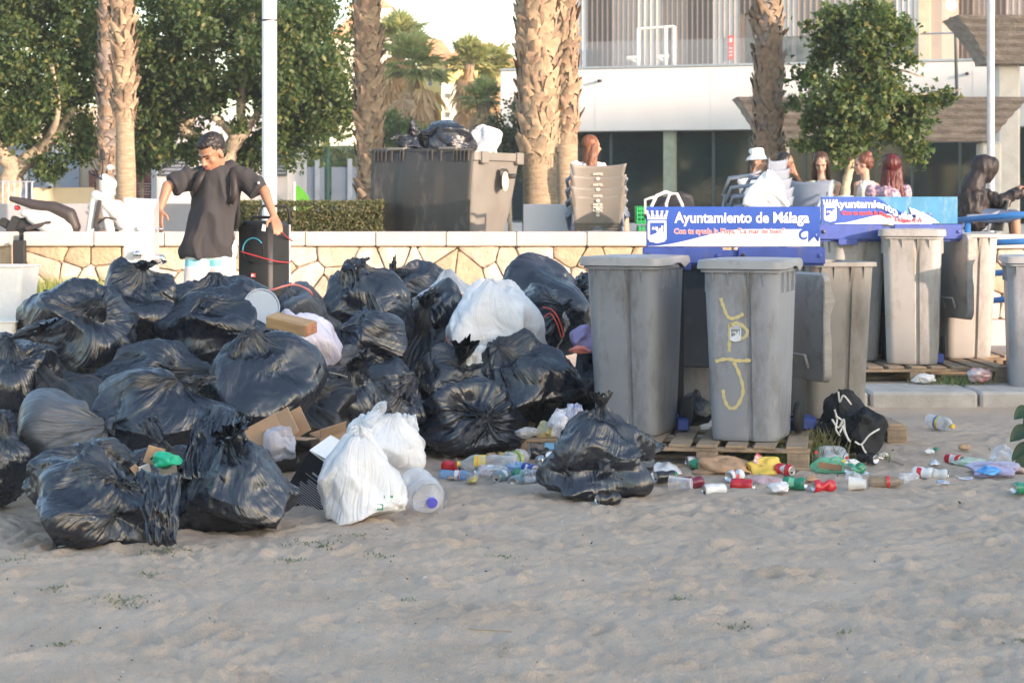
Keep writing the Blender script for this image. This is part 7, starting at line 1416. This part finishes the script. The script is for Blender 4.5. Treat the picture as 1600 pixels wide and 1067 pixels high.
bc2 = carton('torn open brown cardboard box tipped towards the right in the heap', W(383, 700, 10.9) + Vector((0, .05, 0)), (R(-8), R(62), R(-20)), (.15, .20, .26), CARD, (('r', 60, .10, CARD), ('f', 70, .09, CARD), ('b', 100, .08, CARD)))
lowres(True); crumple('clear film wrapping spilling out of the brown cardboard box', (412, 668, 460, 718), 10.75, clear_plastic('grey_film', (.68, .68, .76), .6, .2), 120, depth=.2, floor=False)
carton('brown cardboard box corner behind the black carton', W(520, 712, 11.3), (R(6), R(-14), R(25)), (.16, .16, .14), CARD, (('f', 60, .07, CARD),))
crumple('bright green plastic scrap between the two front bags', (240, 706, 284, 732), 9.75, mat('green_plastic', (.02, .42, .24), .35, bump=(20, .5, .01)), 121, 'plastic_scrap', 'plastic scrap', .12, floor=False); lowres(False)
for (lab, px, py, rr, sz, mm) in (('brown card piece with a dark mark behind the green plastic scrap', 241, 712, (.2, .3, .3), (.085, .006, .09), CARD), ('white card corner left of the green plastic scrap', 226, 733, (.4, -.3, .5), (.06, .006, .05), WHC), ('small brown card strip left of the white card corner', 213, 735, (.1, .9, .5), (.06, .006, .035), CARD), ('grey wrapper below the green plastic scrap', 262, 735, (.5, -.2, .2), (.09, .02, .05), mat('grey_wrapper', (.3, .32, .32), .4))):
    t = thing('card_piece', lab, 'card', W(px, py, 9.85), rot=rr); MB().box((0, 0, 0), sz, None, .002).obj('card_sheet', mm, t)
    if 'dark mark' in lab: MB().prism([(-.02, -.02), (.02, -.02), (.0, .0)], -.005, -.004).obj('print_mark', BKC, t)
# timber, tub lid, white panel, foam boxes
tm = thing('timber_block', 'short sawn timber beam with split end resting on the lavender bag', 'timber', W(455, 507, 12.05), rot=(R(12), R(9), R(-32))); TMB = mat('sawn_timber', (.52, .33, .17), .7, col2=(.40, .23, .11), var=(4, 1), bump=(30, .5, .006), mapping=(1, 9, 9)); TEN = mat('timber_end', (.42, .20, .12), .85, var=(20, .3))
tbm = MB().box((0, 0, 0), (.30, .11, .075), None, .006); tbm.obj('beam', TMB, tm); MB().box((.151, 0, 0), (.004, .10, .066)).obj('end_grain', TEN, tm)
tl_ = thing('tub_lid', 'pale blue grey round tub lid standing on edge left of the timber', 'lid', W(408, 480, 12.75), rot=(R(74), 0, R(20))); LBL = mat('pale_blue_plastic', (.36, .42, .50), .45, var=(5, .05)); MB().lathe([(.001, 0), (.095, 0), (.100, .004), (.112, .004), (.115, .010), (.115, .022), (.108, .022), (.104, .012), (.001, .010)], 36).obj('disc', LBL, tl_, True, auto=40)
wp_ = thing('white_panel', 'cream white folded plastic panel sticking out below the lavender bag', 'panel', W(473, 580, 12.25), rot=(R(-28), R(42), R(-10))); PNL = mat('cream_plastic', (.74, .70, .62), .5, var=(4, .04)); MB().box((0, 0, 0), (.34, .02, .17), None, .008).obj('sheet_panel', PNL, wp_); MB().box((0, -.014, .0), (.34, .006, .012), None, .002).obj('ridge', PNL, wp_)
FOAM = mat('foam_white', (.80, .78, .76), .8, var=(30, .04), bump=(120, .2, .003))
def tapered(name, label, cat, px0, px1, py0, py1, D, taper, dep, m, rot=0):
    w = (px1 - px0) / S(D); h = (py1 - py0) / S(D); c = W((px0 + px1) / 2, py1, D); t = thing(name, label, cat, c, R(rot)); a = w / 2; b = w / 2 * taper; s = loft([(rrect(2 * b, dep * taper, .03), 0), (rrect(2 * a, dep, .03), h - .01), (rrect(2 * a + .02, dep + .02, .03), h - .008), (rrect(2 * a + .02, dep + .02, .03), h), (rrect(2 * a - .03, dep - .03, .03), h + .001), (rrect(2 * b - .02, dep * taper - .03, .03), .03)]); s.obj('tub_wall', m, t, True, auto=35); return t
tapered('foam_tub', 'large white foam tub cut by the left edge behind the bags', 'tub', -50, 50, 414, 520, 12.9, .86, .35, FOAM, -6); tapered('foam_tub', 'lower white foam tub fragment at the left edge under the large one', 'tub', -70, 28, 500, 560, 12.3, .9, .3, FOAM, 8)
cord('cane', [W(500, 580, 12.2), W(525, 584, 12.1), W(543, 589, 12.05)], .004, mat('cane', (.45, .4, .32), .7), 'thin pale cane stick lying across the knotted centre bag', 'stick')
# black cloth bag with white strings by the bins
CL_ = mat('black_cloth', (.010, .010, .012), .7, bump=(25, .5, .01)); bb_ = bag('black cloth bag with tangled white strings slumped against the open bin', (1270, 612, 1368, 712), 12.75, (-.1, -.4, .9), 131, CL_, depth=.35, group=None, tuft=0, tight=.3, name='cloth_bag', cat='cloth bag', floor=True, sag=.35, crease=1.3, lump=1.4)
b2_ = bag('rounded end of black cloth sacking lying on the sand right of the string tangle', (1318, 640, 1386, 710), 12.55, (-.6, -.3, .7), 132, CL_, depth=.3, group=None, tuft=0, name='cloth_bag', cat='cloth bag', floor=True, crease=.8)
for pts in ([(1304, 640), (1308, 655), (1306, 670), (1312, 680)], [(1306, 650), (1318, 660), (1312, 676)], [(1300, 655), (1310, 668), (1318, 655), (1320, 672), (1326, 688)], [(1316, 665), (1322, 680), (1328, 690)], [(1336, 690), (1346, 694), (1358, 680), (1374, 670)], [(1346, 694), (1352, 706), (1362, 712), (1380, 716)], [(1310, 612), (1312, 628), (1318, 618), (1330, 632)]):
    cord('string', [W(a, b, 12.36 if k % 2 else 12.34) for k, (a, b) in enumerate(pts)], .006, mat('white_string', (.7, .66, .62), .8), parent=bb_)
bag('dark cushion like bag under the gap between the front bins', (1058, 610, 1112, 668), 13.2, (0, -.3, .8), 133, BLK, group=None, tuft=0, depth=.25)
MB().box((X(1252, 12.9), 12.9, PZ + .04), (.16, .25, .07), None, .005).obj('tmpblue', BLUE); o = bpy.data.objects['tmpblue']; o.name = 'steel_foot'; tag(o, 'blue painted steel foot block lying on the pallet right of the graffiti bin', 'steel block')
lowres(True)
for lab_, bx, m_, sd_, nm_, ct_ in (('crumpled clear cup among the cans left of the torn bag', (812, 734, 842, 758), FILM, 141, 'plastic_cup', 'cup'), ('pale blue crumpled film strip by the teal cans', (790, 722, 822, 742), CBLUE, 142, 'crumpled_film', 'plastic film'), ('crushed yellow and blue carton behind the red can base', (728, 738, 748, 756), cp('carton_blue', (.05, .12, .5), col2=(.7, .6, .1)), 143, 'drink_carton', 'carton'),
                              ('crushed clear bottle flattened behind the blue water bottle', (745, 728, 790, 750), CLEAR, 144, 'flattened_bottle', 'bottle'), ('silver foil ball beside the round bottle base', (836, 712, 858, 734), MET, 145, 'foil_ball', 'foil'), ('dark wet paper lump between green can and red can', (1255, 742, 1278, 760), BRP, 146, 'paper_lump', 'paper'), ('flattened clear beaker right of the green package', (1322, 736, 1346, 756), FILM, 147, 'plastic_cup', 'cup'), ('crumpled white serviette left of the green can', (1200, 752, 1232, 772), mat('white_tissue', (.72, .70, .72), .8), 148, 'serviette', 'serviette')):
    crumple(lab_, bx, on_ground(bx[0], bx[3]).y + .04, m_, sd_, nm_, ct_, .09)
can('crushed beer-gold can wedged behind the large soda bottle', 792, 722, 30, cp('gold', (.5, .36, .10)), (CWH, -.2, .1, 2, 4), crush=1.2, seed=31); can('blue can lying behind the crushed foil ball', 828, 742, -60, CBL, (CWH, -.1, .2, 2, 4), crush=.8, seed=32); can('bent white can by the foot of the brown paper bag', 1148, 752, 50, CWH, (CR, -.3, .1, 2, 4), crush=1.2, seed=33)
can('squashed green can behind the green package edge', 1336, 742, 40, CGR, None, crush=1.3, seed=34); can('small red can pressed in beside the yellow packet', 1226, 745, -55, CR, (CWH, -.1, .2, 2, 4), crush=.7, seed=35)
for k in range(26):                                    # more bits trodden into the sand around the pallets
    lowres(True, 20, 30) if k == 0 else None; rs_ = random.Random(900 + k); px = rs_.choice([rs_.uniform(690, 850), rs_.uniform(1000, 1500)]); py = rs_.uniform(700, 762); d_ = on_ground(px, py).y; w_ = rs_.uniform(10, 22); nm, mm = rs_.choice([('clear scrap of film', FILM), ('white scrap of paper', WHC), ('brown scrap of card', CARD), ('red scrap of wrapper', CR), ('green scrap of wrapper', CGR), ('silver scrap of foil', MET)])
    bag(nm + (' trodden in ' + ('left of the torn shiny bag' if px < 850 else 'below the pallet' if px < 1260 else 'below the black cloth bag' if px < 1400 else 'right of the black cloth bag')) + (', nearer the camera' if py > 735 else ', further back'), (px, py - w_ * rs_.uniform(.4, .9), px + w_, py), d_, (.2, -.3, .8), 600 + k, mm, depth=.05, group='scraps trodden into the sand by the bins', tuft=0, name='litter_scrap', cat='scrap', floor=True, crease=1.8, lump=1.8, pleat=.3)
lowres(False)
# weeds by the pallet, plant at the right edge
tuft_('weed_clump', X(1238, 12.4), 12.42, .30, .16, 420, .14, WEED, 61, .6); tuft_('weed_clump', X(1190, 12.1), 12.15, .16, .1, 140, .07, WEED, 62, .8); tuft_('dry_weed', X(1276, 12.5), 12.5, .12, .1, 160, .20, leaf_mats('dry_weed', [(.30, .24, .13), (.22, .2, .10)]), 63, .5); tuft_('weed_clump', X(1500, 16.0), 16.0, .25, .12, 260, .13, WEED, 64, .6); tuft_('weed_clump', X(1345, 12.6), 12.6, .2, .1, 120, .05, WEED, 65, .9)
rs = np.random.RandomState(12); wl = []
for cx, cy, cz, r_, n in ((X(1238, 12.4), 12.4, .07, .13, 260), (X(1215, 12.3), 12.3, .04, .08, 90), (X(1262, 12.5), 12.5, .09, .07, 90)): wl.append(rs.normal(size=(n, 3)) * np.array([r_, .06, .045]) + (cx, cy, cz))
leaves('weed_leaves', np.vstack(wl), .022, WEED, None, 13, star=False)
pl = thing('leafy_plant', 'dark green broad leaves reaching in from the right edge', 'plant', (X(1618, 12.2), 12.3, gz(X(1618, 12.2), 12.3))); PLM = mat('broad_leaf', (.014, .045, .016), .4, var=(6, .2)); q = lambda px, py, d=0.: W(px, py, 12.2 + d) - pl.location
for a, b, w in (((1612, 668), (1578, 690), .045), ((1612, 640), (1584, 655), .04), ((1615, 700), (1588, 742), .05), ((1610, 690), (1580, 722), .03), ((1625, 650), (1598, 664), .05)):
    A_, B_ = q(*a), q(*b); d = B_ - A_; s = d.cross(Vector((0, -1, .4))).normalized() * w; V = []; 
    for i in range(9):
        t_ = i / 8; k = math.sin(math.pi * min(1, t_ * 1.02)) ** .7; c = A_ + d * t_ + Vector((0, 0, .02 * math.sin(t_ * 3))); V += [c - s * k, c + Vector((0, .01, -.006)), c + s * k]
    link('leaf', npmesh('leaf', V, gridfaces(3, 9), PLM, True), pl); MB().tube([A_, q(1622, 700)], .004, 5).obj('stem', PLM, pl)
# grit on the sand
rs = np.random.RandomState(44); V = []; F = []; n = 900; yy = rs.uniform(6.2, 14, n) ; xx = rs.uniform(-.27, .27, n) * yy; zz = sand_z(xx, yy)
for i in range(n):
    s = rs.uniform(.0015, .005); k = len(V); a = rs.normal(size=(4, 3)) * s; V += [tuple(a[j] + (xx[i], yy[i], zz[i] + s * .5)) for j in range(4)]; F += [[k, k + 1, k + 2], [k, k + 2, k + 3], [k, k + 3, k + 1], [k + 1, k + 3, k + 2]]
me = npmesh('grit', V, F, mat('grit_pale', (.6, .55, .5), .8), False); me.materials.append(mat('grit_dark', (.06, .05, .04), .8)); me.polygons.foreach_set('material_index', [int(v) for v in np.repeat(rs.rand(n) < .35, 4)]); tag(link('grit', me), kind='stuff')
for (lab, pts) in (('thin dry curved twig on the sand at the bottom right of centre', [(732, 992), (745, 986), (765, 985), (800, 988)]), ('short dry twig bending up near the bottom centre', [(780, 1033), (786, 1025), (791, 1014)]), ('straight thin twig right of the black cloth bag', [(1362, 712), (1385, 718), (1412, 724)])):
    cord('twig', [on_ground(*p) + Vector((0, 0, .004)) for p in pts], .0022, mat('dry_twig', (.35, .27, .18), .8), lab, 'twig')
# ------------------------------------------------------------------ evening haze
hz = MB().box((0, 880, 11), (1900, 2060, 24.4)).mesh('haze'); hm = bpy.data.materials.new('haze'); hm.use_nodes = True; hn = hm.node_tree; hn.nodes.remove(hn.nodes['Principled BSDF']); pv = hn.nodes.new('ShaderNodeVolumePrincipled')
pv.inputs['Color'].default_value = (.92, .90, .88, 1); pv.inputs['Density'].default_value = .0012; pv.inputs['Anisotropy'].default_value = .2; hn.links.new(pv.outputs[0], hn.nodes['Material Output'].inputs['Volume']); hz.materials.append(hm)
tag(link('haze', hz), kind='stuff')
